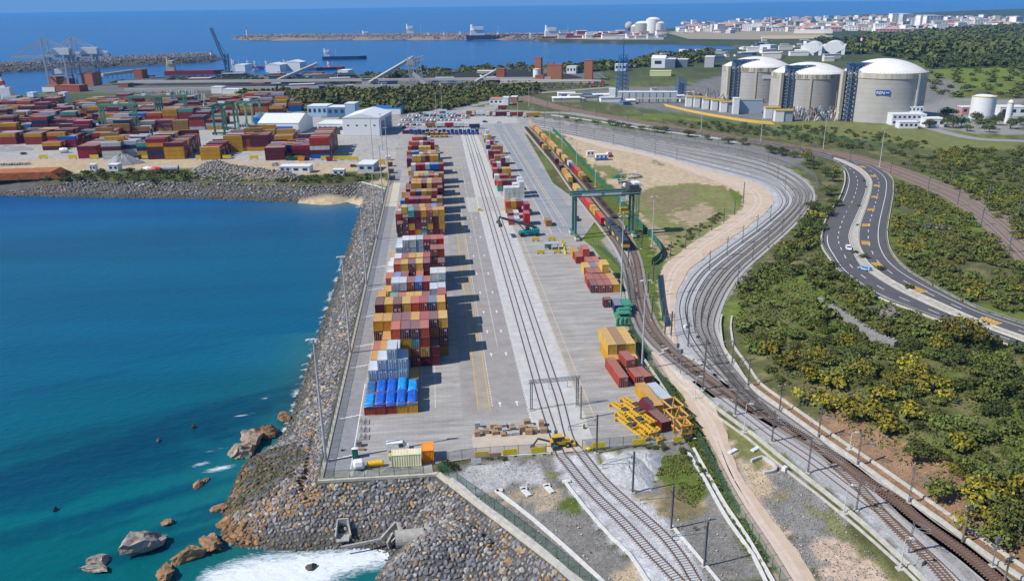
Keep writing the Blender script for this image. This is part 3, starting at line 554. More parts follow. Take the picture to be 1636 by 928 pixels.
La, Ra, Ma, Mb_ = rs(La), rs(Ra), rs(Ml[3:]), rs(Mr[3:]); mk = MB().m(white)
def line(a, w, dash=None):
    if dash is None: ribbon('', None, -w, w, white, .035, mb=mk, sp=a); return
    L = np.r_[0, np.cumsum(np.hypot(*np.diff(a, axis=0).T))]; s = 0
    while s < L[-1]-dash[0]:
        u = np.array([s, s+dash[0]]); ribbon('', None, -w, w, white, .035, mb=mk, sp=np.c_[np.interp(u, L, a[:, 0]), np.interp(u, L, a[:, 1])]); s += dash[1]
line(La*.86+Ma*.14, .12); line(La*.06+Ma*.94, .1); line(La*.47+Ma*.53, .13, (4, 11))
line(Ra*.72+Mb_*.28, .12) if False else line(Mb_*.25+Ra*.75, .12); line(Mb_*.96+Ra*.04, .1); line(Mb_*.62+Ra*.38, .13, (4, 11))
j = max(4, i0); 
for t in (.1, .9): line(between(t, 0, j), .12)
line(between(.5, 0, j), .15)
mk.m(mat('orange_road_paint', (.62, .36, .06), .8, .2, 1.5))
for px, py in ((1372, 267), (1392, 281.6), (1399.6, 297), (1396, 315), (1390, 335.6), (1381, 360), (1379.5, 388), (1399, 423.7), (1462, 464), (1581, 513.5)):
    x, y, z = P(px, py); i = int(np.argmin(np.hypot(Mb_[:, 0]-x, Mb_[:, 1]-y))); i = min(i, 397); t = Mb_[i+1]-Mb_[i]; t /= np.linalg.norm(t); nn = np.array((t[1], -t[0]))
    if np.dot(nn, Ra[i]-Mb_[i]) < 0: nn = -nn
    c = Mb_[i]+nn*2.6
    for k in range(5): a = c+t*(k-2)*1.1; ribbon('', None, -.38, .38, mk.ms[1], .05, mb=mk, sp=np.array([a-nn*1.5, a+nn*1.5]))
struct(mk.build('road_markings'))
pk = mat('packed_tan_earth', (.46, .355, .26), .95, .12, .25, bump=.3, bscale=3, col2=(.56, .445, .335)); pk2 = mat('wheel_rut_dust', (.56, .45, .37), .95, .1, .5)
for nm, A_, B_ in (('dirt_road', DRT_IN, DRT_OUT[1:]), ('lower_dirt_road', [(1040, 562), (1050, 592), (1085, 625), (1119, 680), (1139, 722), (1167, 781), (1195, 837), (1229, 888), (1254, 928), (1300, 1000)], [(1066, 556), (1086, 578), (1110, 612), (1140, 648), (1158.6, 682), (1170, 722), (1184, 758.7), (1212, 798), (1237, 832), (1279.5, 885), (1305, 928), (1370, 1000)])):
    a, b = resamp(flat(A_), 130), resamp(flat(B_), 130); w_ = 1+.05*np.sin(np.arange(130)*.9)[:, None]; m_ = (a+b)/2; a = m_+(a-m_)*w_*.96; b = m_+(b-m_)*w_*.96; loft(nm, a, b, pk, .012)
    for t_ in (.36, .56): c = a*(1-t_)+b*t_; n2_ = normals2(c); struct(loft('', c-n2_*.45, c+n2_*.45, pk2, .02, MB()).build('wheel_rut'))
# ------------------------------------------------------------ stones
def ico(sub, seed, jag=.22, flat_=.55):
    bm = bmesh.new(); bmesh.ops.create_icosphere(bm, subdivisions=sub, radius=1.0); r = random.Random(seed)
    cuts = [(Vector((r.gauss(0, 1), r.gauss(0, 1), r.gauss(0, 1))).normalized(), r.uniform(.42, .8)) for _ in range(12)]
    for v in bm.verts:
        for nrm, d in cuts:
            k = v.co.dot(nrm)
            if k > d: v.co -= nrm*(k-d)*.95
        v.co *= 1+r.uniform(-jag, jag)*.35
    V = np.array([v.co[:] for v in bm.verts])*(1, 1, flat_); Fc = np.array([[v.index for v in f.verts] for f in bm.faces]); bm.free()
    V[:, 2] -= V[:, 2].mean(); return V, Fc
RV2 = [ico(2, i) for i in range(10)]; RV1 = [ico(1, 50+i) for i in range(8)]
def rotm(a, b, c):
    return np.array(Matrix.Rotation(c, 3, 'Z') @ Matrix.Rotation(b, 3, 'Y') @ Matrix.Rotation(a, 3, 'X'))
PALROCK = np.array([(.16, .155, .16), (.20, .195, .20), (.12, .115, .12), (.25, .24, .235), (.22, .19, .17), (.19, .15, .12), (.30, .19, .10), (.33, .26, .17), (.36, .33, .28), (.14, .15, .17)])
PALW = np.array([.19, .17, .14, .12, .11, .08, .05, .05, .04, .05])
def slopeR(x, y):
    if y > 350: return np.eye(3)
    n = Vector((Z(x-1, y)-Z(x+1, y), Z(x, y-1)-Z(x, y+1), 2)).normalized(); return np.array(Vector((0, 0, 1)).rotation_difference(n).to_matrix())
def stones_mesh(name, items, variants, parent, mt):   # items: x,y,z,r,col -> one joined mesh
    vs, fs, cs, o = [], [], [], 0
    for x, y, z, r, c in items:
        V, Fc = random.choice(variants); R = rotm(random.uniform(-.22, .22), random.uniform(-.22, .22), random.uniform(0, 6.28))
        nz = slopeR(x, y); W = (V*(r*random.uniform(.85, 1.25), r*random.uniform(.8, 1.1), r)) @ (nz @ R).T+(x, y, z); vs.append(W); fs.append(Fc+o); o += len(V); cs.append(np.tile((*c, 1), (len(V), 1)))
    V = np.concatenate(vs); Fc = np.concatenate(fs); me = bpy.data.meshes.new(name)
    me.vertices.add(len(V)); me.vertices.foreach_set('co', V.ravel().astype('f')); me.loops.add(Fc.size); me.loops.foreach_set('vertex_index', Fc.ravel().astype('i'))
    me.polygons.add(len(Fc)); me.polygons.foreach_set('loop_start', np.arange(0, Fc.size, 3).astype('i')); me.polygons.foreach_set('loop_total', np.full(len(Fc), 3, 'i')); me.update(calc_edges=True)
    a = me.color_attributes.new('Col', 'FLOAT_COLOR', 'POINT'); a.data.foreach_set('color', np.concatenate(cs).ravel().astype('f')); me.materials.append(mt)
    ob = bpy.data.objects.new(name, me); C.objects.link(ob); ob['kind'] = 'stuff'
    if parent: ob.parent = parent
    return ob
stone_m = attr_mat('riprap_rock', .9, .25, (1.1, 5.0), .25, .6, 3.0)
cand = []; WEED = P0(408, 765, SL+2)
def stone_field(x0, x1, y0, y1, sp, rfac, dmin, dmax, zmin=SL-.3):
    gx, gy = np.meshgrid(np.arange(x0, x1, sp), np.arange(y0, y1, sp*.87)); gx = gx+((np.arange(gx.shape[0]) % 2)*sp/2)[:, None]
    x = gx.ravel()+RNG.uniform(-.24, .24, gx.size)*sp; y = gy.ravel()+RNG.uniform(-.24, .24, gx.size)*sp
    d = dpoly(x, y, LAND, True); k = (d > dmin) & (d < dmax) & ~inpoly(x, y, LAND); x, y, d = x[k], y[k], d[k]; z = Hh(x, y); k = (z > zmin)
    k &= ~((np.exp(-((x-BEACH[0])/20)**2-((y-BEACH[1])/11)**2) > .32) & (z < -2.6))
    n2 = fbm(x, y, 7, 71)
    for X, Y_, Zz, D, N in zip(x[k], y[k], z[k], d[k], n2[k]):
        c = PALROCK[RNG.choice(10, p=PALW)]*random.uniform(.75, 1.25)
        if Y_ < 175 and D < 7 and N > .55 and random.random() < .16: c = np.array((.34, .19, .07))*random.uniform(.7, 1.2)
        rr = sp*rfac*(random.uniform(.7, 1.15) if random.random() < .88 else random.uniform(1.15, 1.6)); c = c*1.12
        if math.hypot(X-WEED[0], Y_-WEED[1]) < 11*(.7+.6*N): c = c*.30+np.array((.022, .028, .008))
        if Zz < SL+1.6: c = c*.55+np.array((.02, .022, .008)); rr *= .8
        cand.append((X, Y_, Zz+.05*rr, rr, c))
stone_field(-62, 60, 70, 182, .88, .68, .7, 24); stone_field(-48, -22, 182, 262, 1.25, .60, .7, 16); stone_field(-48, -10, 262, 345, 1.5, .58, .7, 16)
stone_field(-330, -20, 345, 470, 1.9, .58, .7, 17)
for i in range(800):                                   # extra stones at the corner bank beyond the wall
    x, y, z = P(random.uniform(580, 616), random.uniform(296, 330))
    if z < -.4: cand.append((x, y, z+.1, random.uniform(.6, 1.0), PALROCK[RNG.choice(10, p=PALW)]))
def vis(s):
    d = np.array((s[0], s[1], s[2]-CAMH)); zc = d @ CF; px = CX+F_PX*(d @ CR)/zc; py = CY-F_PX*(d @ CU)/zc
    return (0 < px < 1636) and (0 < py < 928), s[3]*F_PX/zc
vz = [vis(s) for s in cand]; order = sorted(range(len(cand)), key=lambda i: -(vz[i][1] if vz[i][0] else 0)); big = set(order[:300])
bank = struct(bpy.data.objects.new('riprap_bank', None)); C.objects.link(bank)
bmeshes = []
for j, pc in enumerate(PALROCK):
    for q in range(2):
        V, Fc = RV2[(j*2+q) % 10]; me = bpy.data.meshes.new('stone'); me.from_pydata(V.tolist(), [], Fc.tolist()); me.update()
        me.materials.append(mat('rock_tone_%d' % j, tuple(pc), .9, .35, 2.5, bump=.5, bscale=4)); bmeshes.append(me)
for i in order[:300]:
    x, y, z, r, c = cand[i]; j = int(np.argmin(((PALROCK-c)**2).sum(1))); o = bpy.data.objects.new('stone', bmeshes[j*2+random.randint(0, 1)]); C.objects.link(o)
    o.parent = bank; o.location = (x, y, z); o.scale = (r*random.uniform(.9, 1.2), r*random.uniform(.85, 1.1), r); o.rotation_euler = Matrix((slopeR(x, y) @ rotm(random.uniform(-.2, .2), random.uniform(-.2, .2), random.uniform(0, 6))).tolist()).to_euler()
rest = [cand[i] for i in range(len(cand)) if i not in big]
nearr = [s for s in rest if s[1] < 250]; farr = [s for s in rest if s[1] >= 250]
stones_mesh('stone_fill', [(*s[:4], tuple(s[4])) for s in nearr], RV2, bank, stone_m); stones_mesh('stone_fill', [(*s[:4], tuple(s[4])) for s in farr], RV1, bank, stone_m)
# moles and the loose heap behind the far bank
def heap(name, items, label, cat): return stuff(stones_mesh(name, items, RV1, None, stone_m), label, cat)
it = []
for mo, sp in ((MOLE_NEAR, 5), (MOLE_FAR, 9)):
    lo, hi = mo.min(0), mo.max(0); ar = (hi[0]-lo[0])*(hi[1]-lo[1])/sp/sp; n = int(min(9000, ar))
    x = RNG.uniform(lo[0], hi[0], n); y = RNG.uniform(lo[1], hi[1], n); k = inpoly(x, y, mo); x, y = x[k], y[k]; z = Hh(x, y)
    it.append([(a, b, c+.2*sp, sp*random.uniform(.35, .6), tuple(np.array((.19, .18, .185) if sp < 10 else (.27, .25, .22))*random.uniform(.5, 1.5))) for a, b, c in zip(x, y, z)])
heap('rock_breakwater', it[0], 'grey rock mole in the blue bay behind the ship cranes', 'breakwater'); heap('far_breakwater', it[1], 'long thin sandy-brown breakwater far out below the horizon', 'breakwater')
it = []; hp = np.array(flat([(306, 272), (330, 264), (365, 262), (385, 270), (440, 277), (480, 281), (478, 291), (330, 289), (308, 283)])); lo, hi = hp.min(0), hp.max(0)
for i in range(2600):
    x, y = random.uniform(lo[0], hi[0]), random.uniform(lo[1], hi[1])
    a = np.array([x]), np.array([y])
    if inpoly(a[0], a[1], hp)[0]:
        d = float(dpoly(a[0], a[1], hp, True)[0]); k = min(4.6, d*.55)*random.uniform(.8, 1); it.append((x, y, k, random.uniform(.6, 1.15), tuple(np.array((.27, .255, .24))*random.uniform(.6, 1.35))))
heap('rubble_heap', it, 'big grey heap of loose quarry stones on the far bank', 'stone heap')
it = []
for pz, n_ in (([(700, 757), (762, 735), (880, 727), (930, 806), (1006, 885), (1040, 928), (925, 928), (800, 835)], 1500), ([(1010, 790), (1090, 825), (1165, 830), (1220, 925), (1133, 928), (1060, 830)], 700), ([(1180, 740), (1240, 750), (1320, 798), (1440, 935), (1305, 928), (1237, 832)], 1400), ([(1260, 650), (1448, 790), (1600, 900), (1636, 860), (1400, 700)], 1500)):
    pg = np.array(flat(pz)); l_, h_ = pg.min(0), pg.max(0); x = RNG.uniform(l_[0], h_[0], n_*2); y = RNG.uniform(l_[1], h_[1], n_*2); k = inpoly(x, y, pg)
    it += [(a, b, Z(a, b)+.14, random.uniform(.05, .14)*(2.2 if random.random() < .06 else 1), tuple(np.array((.33, .31, .28))*random.uniform(.4, 1.6))) for a, b in zip(x[k], y[k])]
heap('loose_stones', it, 'loose stones and rubble littering the bare ground by the tracks', 'loose stones')
# boulders in and beside the water
def boulder(px, py, z, rx, ry, rz, seed, col, label, tilt=.2):
    V, Fc = ico(3, seed, .42, .85); x, y = P0(px, py, z); r = random.Random(seed)
    V = V*(1+.04*np.sin(V[:, [1, 2, 0]]*7+seed)); me = bpy.data.meshes.new('boulder'); me.from_pydata((V*(rx, ry, rz)).tolist(), [], Fc.tolist()); me.update(); me.materials.append(mat('boulder_'+col, {'tan': (.30, .23, .17), 'brown': (.26, .15, .075), 'grey': (.27, .235, .20), 'dark': (.10, .085, .06)}[col], .9, .45, .55, bump=1.0, bscale=1.6))
    o = bpy.data.objects.new('boulder', me); C.objects.link(o); o.location = (x, y, z); o.rotation_euler = (r.uniform(-tilt, tilt), r.uniform(-tilt, tilt), r.uniform(0, 6)); tag(o, label, 'boulder'); return o
BL = [b_ for b_ in [(228, 864, 4.8, 3.3, 3.6, 'grey', 'largest grey boulder standing in the teal water near the bottom left'), (158, 893, 2.8, 1.9, 1.6, 'grey', 'lower flat-topped boulder pair member nearest the bottom left corner'), (150, 907, 3.2, 1.7, 1.0, 'grey', 'low wet slab at the foot of the bottom left boulder'),
      (381, 720, 4.0, 2.9, 2.9, 'tan', 'tan boulder at the waterline, pointing out to sea'), (404, 702, 4.2, 3.0, 3.2, 'tan', 'tall ridged tan boulder behind the pointed one at the waterline'), (422, 690, 3.6, 2.6, 3.0, 'brown', 'reddish boulder against the riprap, above the ridged one'),
      (318, 773, 2.6, 1.3, .8, 'brown', 'flat brown rock just breaking the surface off the shore'), (328, 766, 1.8, .9, .6, 'brown', 'small brown rock beside the flat one off the shore'), (310, 681, .9, .6, .9, 'dark', 'small dark rock poking out of the teal water, right one of two'), (88, 813, .8, .5, .7, 'dark', 'tiny dark rock alone in the water at far left'),
      (252, 703, .9, .5, .6, 'dark', 'small dark rock awash left of the poking one'), (268, 834, 1.6, 1.1, .8, 'brown', 'reddish rock touching the right side of the largest boulder'), (432, 730, 2.4, 1.8, 1.7, 'brown', 'orange boulder half buried beside the dark weedy stones'), (410, 741, 1.8, 1.3, 1.1, 'tan', 'small tan boulder above the white wave foam'),
      (364, 741, 1.6, .9, .5, 'brown', 'low reddish rock in the foam'), (300, 885, 3.4, 2.2, 2.2, 'brown', 'rust brown boulder at the head of the rock spit'), (335, 868, 3.6, 2.4, 1.9, 'brown', 'broad rust brown boulder on the rock spit by the foam pool'), (262, 918, 3.6, 2.4, 1.9, 'brown', 'rust brown boulder at the bottom edge of the photo'), (290, 912, 3.2, 2.0, 1.8, 'brown', 'orange brown boulder next to the one at the bottom edge'),
      (322, 896, 3.0, 1.8, 1.5, 'brown', 'brown slab leaning towards the foam pool'), (362, 838, 2.6, 1.8, 1.4, 'brown', 'brown rock at the top of the spit under the riprap'), (352, 812, 2.4, 1.6, 1.2, 'brown', 'weathered brown rock on the shore below the dark weed'), (384, 850, 2.2, 1.6, 1.1, 'brown', 'brown rock sunk in gravel beside the pool'), (452, 668, 2.2, 1.8, 1.6, 'brown', 'small ochre boulder at the narrow end of the riprap'), (497, 905, 1.2, .8, 1.0, 'dark', 'dark rock standing in the middle of the white foam')] if b_[0] not in (290, 364, 322)]
for i, (px, py, rx, ry, rz, c, lb) in enumerate(BL): boulder(px, py, SL+rz*.35, rx, ry, rz, 411+i, c, lb)
it = []
for px, py in ((345, 800), (330, 850), (380, 860), (300, 900), (400, 790), (370, 770), (420, 760), (345, 880)):
    for k in range(70):
        x, y, z = P(px+random.gauss(0, 20), py+random.gauss(0, 14))
        if z > SL+.15 and not inpoly(np.array([x]), np.array([y]), fp)[0]: it.append((x, y, z+.1, random.uniform(.35, 1.1), tuple(np.array((.25, .145, .07) if px < 390 else (.10, .095, .05))*random.uniform(.55, 1.3))))
heap('shore_rocks', it, 'scattered brown rocks along the natural shore below the bank', 'rocks')
# ------------------------------------------------------------ vegetation
def leafmat(name, c, c2, spec=.2):
    m = mat(name, c, .85, .3, .9, col2=c2, spec=spec, rnd=.38); return m
LM = {'dark': leafmat('leaf_dark', (.044, .058, .018), (.090, .108, .030)), 'mid': leafmat('leaf_mid', (.078, .096, .020), (.15, .165, .036)), 'light': leafmat('leaf_light', (.09, .13, .03), (.15, .19, .05)),
      'yellow': leafmat('leaf_blossom', (.19, .155, .012), (.31, .25, .018)), 'olive': leafmat('leaf_olive', (.10, .098, .028), (.17, .15, .045)), 'grey': leafmat('leaf_grey', (.13, .12, .10), (.22, .20, .16)), 'bark': mat('bark', (.10, .075, .05), .9, .3, 4)}
KINDS = {'dark': (('dark', 1.0),), 'green': (('mid', .75), ('dark', .25)), 'bright': (('light', .6), ('mid', .4)), 'mimosa': (('olive', .28), ('mid', .22), ('yellow', .5)), 'olive': (('olive', .6), ('mid', .4)), 'dry': (('grey', .85), ('olive', .15))}
def crown_data(seed, n, kind, flatt=.75, q=.30):
    r = np.random.default_rng(seed); lob = [(r.normal(0, .38, 2), r.uniform(.3, .62)) for _ in range(7)]+[((0, 0), .7)]; vs, fs, mi = [], [], []
    ks = KINDS[kind]; cl = [k[0] for k in ks]; pr = np.array([k[1] for k in ks]); clump = r.uniform(0, 1, 8)
    for i in range(n):
        c, rad = lob[r.integers(len(lob))]; d = r.normal(size=3); d /= np.linalg.norm(d); d[2] = abs(d[2]) if r.random() < .85 else d[2]
        rr = rad*(r.uniform(.62, 1.06) if r.random() < .85 else r.uniform(.2, .7)); p = np.array((c[0]+d[0]*rr, c[1]+d[1]*rr, (.25+rad*.35+d[2]*rr*flatt)*1.0)); p[2] = max(.03, p[2])
        nrm = d+r.normal(0, .55, 3); nrm /= np.linalg.norm(nrm); a = np.cross(nrm, r.normal(size=3)); a /= np.linalg.norm(a); b = np.cross(nrm, a); s = q*r.uniform(.45, 1.1)
        o = len(vs); vs += [p-a*s*.5-b*s*.3, p+a*s*.5-b*s*.5, p+a*s*.35+b*s*.5, p-a*s*.4+b*s*.4]; fs.append((o, o+1, o+2, o+3))
        if 'yellow' in cl: w = pr*np.where(np.array(cl) == 'yellow', (.35+1.6*max(0, d[2]))*(clump[r.integers(8)] > .1), 1)
        else: w = pr
        mi.append(int(r.choice(len(cl), p=w/w.sum())))
    return np.array(vs), np.array(fs), np.array(mi), cl
def crown_mesh(seed, n, kind, flatt=.75, q=.30):
    V, Fc, mi, cl = crown_data(seed, n, kind, flatt, q); me = bpy.data.meshes.new('crown'); me.from_pydata(V.tolist(), [], Fc.tolist())
    for k in cl: me.materials.append(LM[k])
    me.polygons.foreach_set('material_index', mi.astype('i')); me.update(); return me
CROWNS = {k: [crown_mesh(i*7+len(k), 520, k, .8, .17) for i in range(4)] for k in KINDS}
TREEC = {k: [crown_mesh(90+i*3+len(k), 900, k, .95, .13) for i in range(3)] for k in KINDS}
smb = MB().m(LM['bark'])
for a in (0, 1.3, 2.6, 3.9, 5.1): smb.bar((0, 0, -.15), (.32*math.cos(a), .32*math.sin(a), .45), .045, n=5)
STEM = smb.build('stem').data; bpy.data.objects.remove(bpy.data.objects['stem'])
tmb = MB().m(LM['bark']); tmb.lathe([(.085, -.1), (.06, .25), (.045, .5)], n=7)
for a in (0, 1.2, 2.5, 3.8, 5.0): tmb.bar((0, 0, .42), (.38*math.cos(a), .38*math.sin(a), .85), .04, n=5)
TRUNK = tmb.build('trunk').data; bpy.data.objects.remove(bpy.data.objects['trunk'])
VEG = []                                              # x,y,z,r,h,kind,type,zone
def occupied(x, y):
    a, b = np.array([x]), np.array([y])
    for R_, s in ((ROADP, 0),):
        if inpoly(a, b, R_)[0]: return True
    return float(dpoly(a, b, ROADP, True)[0]) < 2.0
ROADP = np.vstack([Rl[::4], Rr[::-4]])
def scatter(pxs, n, rmin, rmax, kinds, zone, typ='shrub', hk=.8, dens=None, sep=.75):
    poly = np.array([p[:2] for p in PP(pxs)]); lo, hi = poly.min(0), poly.max(0); pl = []
    x = RNG.uniform(lo[0], hi[0], n*14); y = RNG.uniform(lo[1], hi[1], n*14); k = inpoly(x, y, poly); x, y = x[k], y[k]
    k = ~inpoly(x, y, ROADP) & (dpoly(x, y, ROADP, True) > 2.6); x, y = x[k], y[k]; dn = fbm(x, y, 22, 83); kn = fbm(x, y, 15, 89); R = RNG.uniform(rmin, rmax, len(x)); cnt = 0; A = np.zeros((0, 3))
    for X, Y_, r, d1, k1 in zip(x, y, R, dn, kn):
        if dens and d1 < dens: continue
        if len(A) and (np.hypot(A[:, 0]-X, A[:, 1]-Y_) < (A[:, 2]+r)*sep).any(): continue
        A = np.vstack([A, (X, Y_, r)]); ks = list(kinds.items()); s = sum(v for _, v in ks); u = (k1-.2)/.6*.6+random.random()*.4; u = min(max(u, 0), .999)*s
        for kk, v in ks:
            u -= v
            if u <= 0: break
        VEG.append((X, Y_, Z(X, Y_), r, r*hk*random.uniform(.8, 1.3), kk, typ, zone)); cnt += 1
        if cnt >= n: break
def spots(pts, r, kind, zone, typ='shrub', hk=1.0):
    for p in pts:
        x, y, z = P(p[0], p[1]); q = (p[2] if len(p) > 2 else r)*(1.35 if kind == 'mimosa' else 1); VEG.append((x, y, z, q*random.uniform(.9, 1.1), q*hk, kind, typ, zone))
ZA = 'on the slope between the curving railway and the highway'
spots([(1232, 566), (1262, 590, 3.2), (1306, 580), (1350, 552, 2.5), (1290, 604, 3), (1335, 620, 3.2), (1378, 600), (1400, 640, 3), (1440, 620), (1460, 600), (1478, 625, 3), (1420, 690), (1390, 668), (1562, 808, 3.4), (1590, 790, 2.5), (1630, 790), (1535, 720, 3), (1500, 560), (1320, 650), (1365, 660, 3.2), (1455, 668, 3), (1580, 840, 3)], 3.0, 'mimosa', ZA, hk=1.0)
spots([(1522, 552, 4.2)], 4.2, 'mimosa', 'by the highway guardrail', 'tree', 1.1); spots([(1590, 632, 5.0), (1600, 600, 4), (1560, 590, 3.6), (1612, 850, 4.4), (1586, 870, 3.4), (1500, 800, 3.6), (1465, 735, 3.8)], 4, 'green', ZA, 'tree', 1.0)
scatter([(1185, 455), (1240, 410), (1300, 352), (1318, 410), (1345, 440), (1400, 482), (1500, 520), (1700, 590), (1700, 830), (1600, 800), (1500, 735), (1400, 690), (1290, 645), (1215, 590), (1170, 520)], 430, 1.5, 4.1, {'dark': .34, 'green': .28, 'bright': .12, 'olive': .08, 'mimosa': .05, 'dry': .13}, ZA, sep=.66, dens=.43)
scatter([(1500, 735), (1700, 830), (1750, 950), (1640, 890), (1560, 820)], 60, 1.2, 2.6, {'dark': .4, 'green': .3, 'mimosa': .2, 'dry': .1}, ZA, sep=.7)
ZB = 'between the highway and the upper railway'
scatter([(1430, 285), (1480, 310), (1540, 345), (1600, 400), (1680, 470), (1690, 560), (1600, 520), (1540, 490), (1470, 455), (1425, 400)], 420, 1.4, 3.2, {'dark': .2, 'green': .3, 'olive': .12, 'mimosa': .08, 'bright': .24, 'dry': .06}, ZB, sep=.7, dens=.36)
ZC = 'on the bank beyond the upper railway'
scatter([(1440, 262), (1500, 240), (1640, 240), (1720, 300), (1720, 420), (1640, 400), (1560, 320), (1500, 285)], 320, 1.6, 3.6, {'dark': .34, 'green': .36, 'mimosa': .16, 'olive': .14}, ZC, sep=.7)
scatter([(1080, 196), (1330, 205), (1420, 215), (1500, 235), (1440, 250), (1360, 240), (1250, 222), (1100, 205)], 170, 1.5, 3.2, {'dark': .5, 'green': .4, 'olive': .1}, 'on the bank below the tank farm', sep=.8, dens=.4)
spots([(905, 193, 4), (925, 197, 3.5), (950, 200, 4), (975, 201, 5), (993, 204, 4.5), (1004, 205, 3.5), (1025, 208, 3.5), (1050, 212, 5), (1063, 210, 4), (1100, 219, 5.5), (1130, 224, 4), (1164, 230, 4.5), (1187, 231, 5), (1232, 245, 5), (1250, 248, 5), (1268, 252, 4), (1290, 258, 4), (1300, 270, 4.5), (1318, 278, 4), (1330, 290, 4.5), (1322, 312, 5), (1300, 336, 4.5), (1318, 345, 5), (1334, 330, 4), (1285, 362, 4), (1310, 368, 4)], 4, 'dark', 'in the row along the fence above the curving tracks', 'tree', .75)
spots([(1290, 250, 3), (1335, 276, 3), (1300, 350, 3), (1250, 400, 3)], 3, 'mimosa', ZA, hk=.9)
spots([(1500, 200, 6), (1512, 190, 7), (1522, 205, 7), (1535, 203, 6), (1560, 198, 7), (1571, 206, 7), (1590, 200, 6), (1605, 192, 6), (1614, 206, 6), (1545, 210, 4), (1630, 200, 5), (1484, 205, 5), (1580, 212, 5)], 6, 'dark', 'in the grove beside the white office building', 'tree', 1.0)
scatter([(1470, 118), (1640, 112), (1640, 160), (1500, 158)], 70, 4, 8, {'dark': .5, 'green': .5}, 'in the meadow behind the tanks', sep=1.6)
scatter([(1480, 98), (1640, 88), (1700, 88), (1700, 112), (1640, 112), (1480, 112)], 420, 6, 10, {'dark': .9, 'green': .1}, 'far wood', 'wood', 1.0, sep=.7)
scatter([(1385, 60), (1480, 52), (1560, 46), (1700, 40), (1700, 90), (1480, 98), (1370, 88), (1340, 75)], 1100, 10, 18, {'dark': .35, 'green': .5, 'olive': .15}, 'far wood', 'wood', .8, sep=.75)
scatter([(1310, 62), (1385, 60), (1370, 88), (1300, 80)], 90, 7, 12, {'dark': .7, 'green': .3}, 'far wood', 'wood', .8, sep=.6)
scatter([(385, 150), (480, 150), (640, 148), (760, 140), (850, 138), (862, 150), (780, 160), (720, 175), (640, 182), (560, 168), (460, 165), (380, 168)], 800, 4.5, 9, {'olive': .5, 'green': .25, 'dark': .25}, 'far wood', 'wood', .9, sep=.6)
scatter([(600, 128), (860, 122), (860, 108), (700, 114), (590, 120)], 160, 4, 9, {'dark': .4, 'olive': .4, 'green': .2}, 'far wood', 'wood', .8, sep=.7)
scatter([(900, 118), (1130, 100), (1140, 84), (1060, 90), (1000, 103), (870, 108)], 260, 6, 12, {'dark': .5, 'green': .3, 'dry': .2}, 'far wood', 'wood', .8, sep=.65)
scatter([(270, 124), (480, 120), (590, 121), (590, 128), (270, 132)], 120, 3, 7, {'dark': .6, 'olive': .4}, 'far wood', 'wood', .6, sep=.8)
scatter([(45, 279), (300, 275), (325, 286), (310, 291), (30, 291)], 70, 1.6, 3.4, {'dark': .6, 'green': .4}, 'on the far bank above the cove')
scatter([(450, 286), (560, 279), (620, 279), (600, 288), (520, 293), (440, 292)], 36, 1.5, 3.0, {'dark': .6, 'green': .4}, 'on the bank above the small beach')
scatter([(1046, 590), (1085, 632), (1115, 690), (1133, 730), (1160, 790), (1188, 845), (1235, 920), (1222, 915), (1180, 850), (1140, 780), (1108, 722), (1060, 648)], 110, .5, 1.1, {'green': .6, 'bright': .3, 'dark': .1}, 'in the ditch beside the dirt road', hk=.5, sep=.6)
scatter([(868, 207), (900, 212), (985, 300), (1055, 385), (1062, 420), (1040, 430), (1010, 375), (960, 310)], 60, .5, 1.0, {'green': .5, 'bright': .5}, 'in the grass strip along the train tracks', hk=.4)
scatter([(1060, 419), (1106, 381), (1160, 347), (1150, 341), (1092, 372), (1050, 408)], 34, .8, 1.6, {'dark': .5, 'green': .5}, 'along the inner edge of the dirt road', hk=.6)
spots([(706, 752, 1.6), (712, 745, 1.9), (720, 748, 1.5), (804, 735, 1.1), (1090, 722, 1.4), (1100, 735, 1.2), (1115, 745, 1.0), (1122, 755, 1.2), (1062, 717, 1.1), (1097, 703, 1.5), (1045, 716, .9), (1005, 540, 1.4), (1008, 532, 1.2), (1110, 845, .6), (547, 720, .5), (596, 337, .7), (1037, 716, .8)], 1.2, 'dark', 'beside the yard fence', hk=.8)
spots([(1370, 361, 1.0), (1367, 405, 1.3), (1382, 413, 2.0), (1405, 431, 1.7), (1450, 461, 1.8), (1380, 290, 1.2), (1384, 300, 1.0), (1373, 330, 1.0)], 1.5, 'dark', 'on the median of the highway', hk=.9)
LMK = [('the broken stone retaining wall', 1372, 525), ('the white car on the highway', 1355, 397), ('the highway guardrail bend', 1345, 445), ('the railway junction', 1190, 600), ('the big blossoming tree by the highway', 1522, 552),
       ('the telegraph pole with crossarms', 1245, 630), ('the foreground rail crossover', 1420, 800), ('the curving track bend', 1255, 390), ('the right edge of the photo', 1630, 680), ('the brown cutting', 1340, 700), ('the bare earth bank', 1540, 830),
       ('the middle of the shrub slope', 1420, 640), ('the far end of the guardrail', 1560, 520), ('the grassy clearing', 1590, 575), ('the highway fork', 1340, 262), ('the upper railway curve', 1500, 320), ('the small white trackside board', 1595, 340), ('the lower road verge', 1480, 440),
       ('the white office building', 1465, 190), ('the largest storage tank', 1410, 190), ('the small quayside beach', 528, 320), ('the grey rubble heap', 395, 275), ('the rusty steel stack', 40, 280), ('the big rail gantry crane', 960, 350), ('the dirt road bend', 1190, 330), ('the yellow spreader frames', 1040, 690), ('the concrete drain', 1130, 770), ('the yard corner', 702, 755)]
def toPx(x, y, z):
    d = np.array((x, y, z-CAMH)); zc = d @ CF; return CX+F_PX*(d @ CR)/zc, CY-F_PX*(d @ CU)/zc
LABN = {}
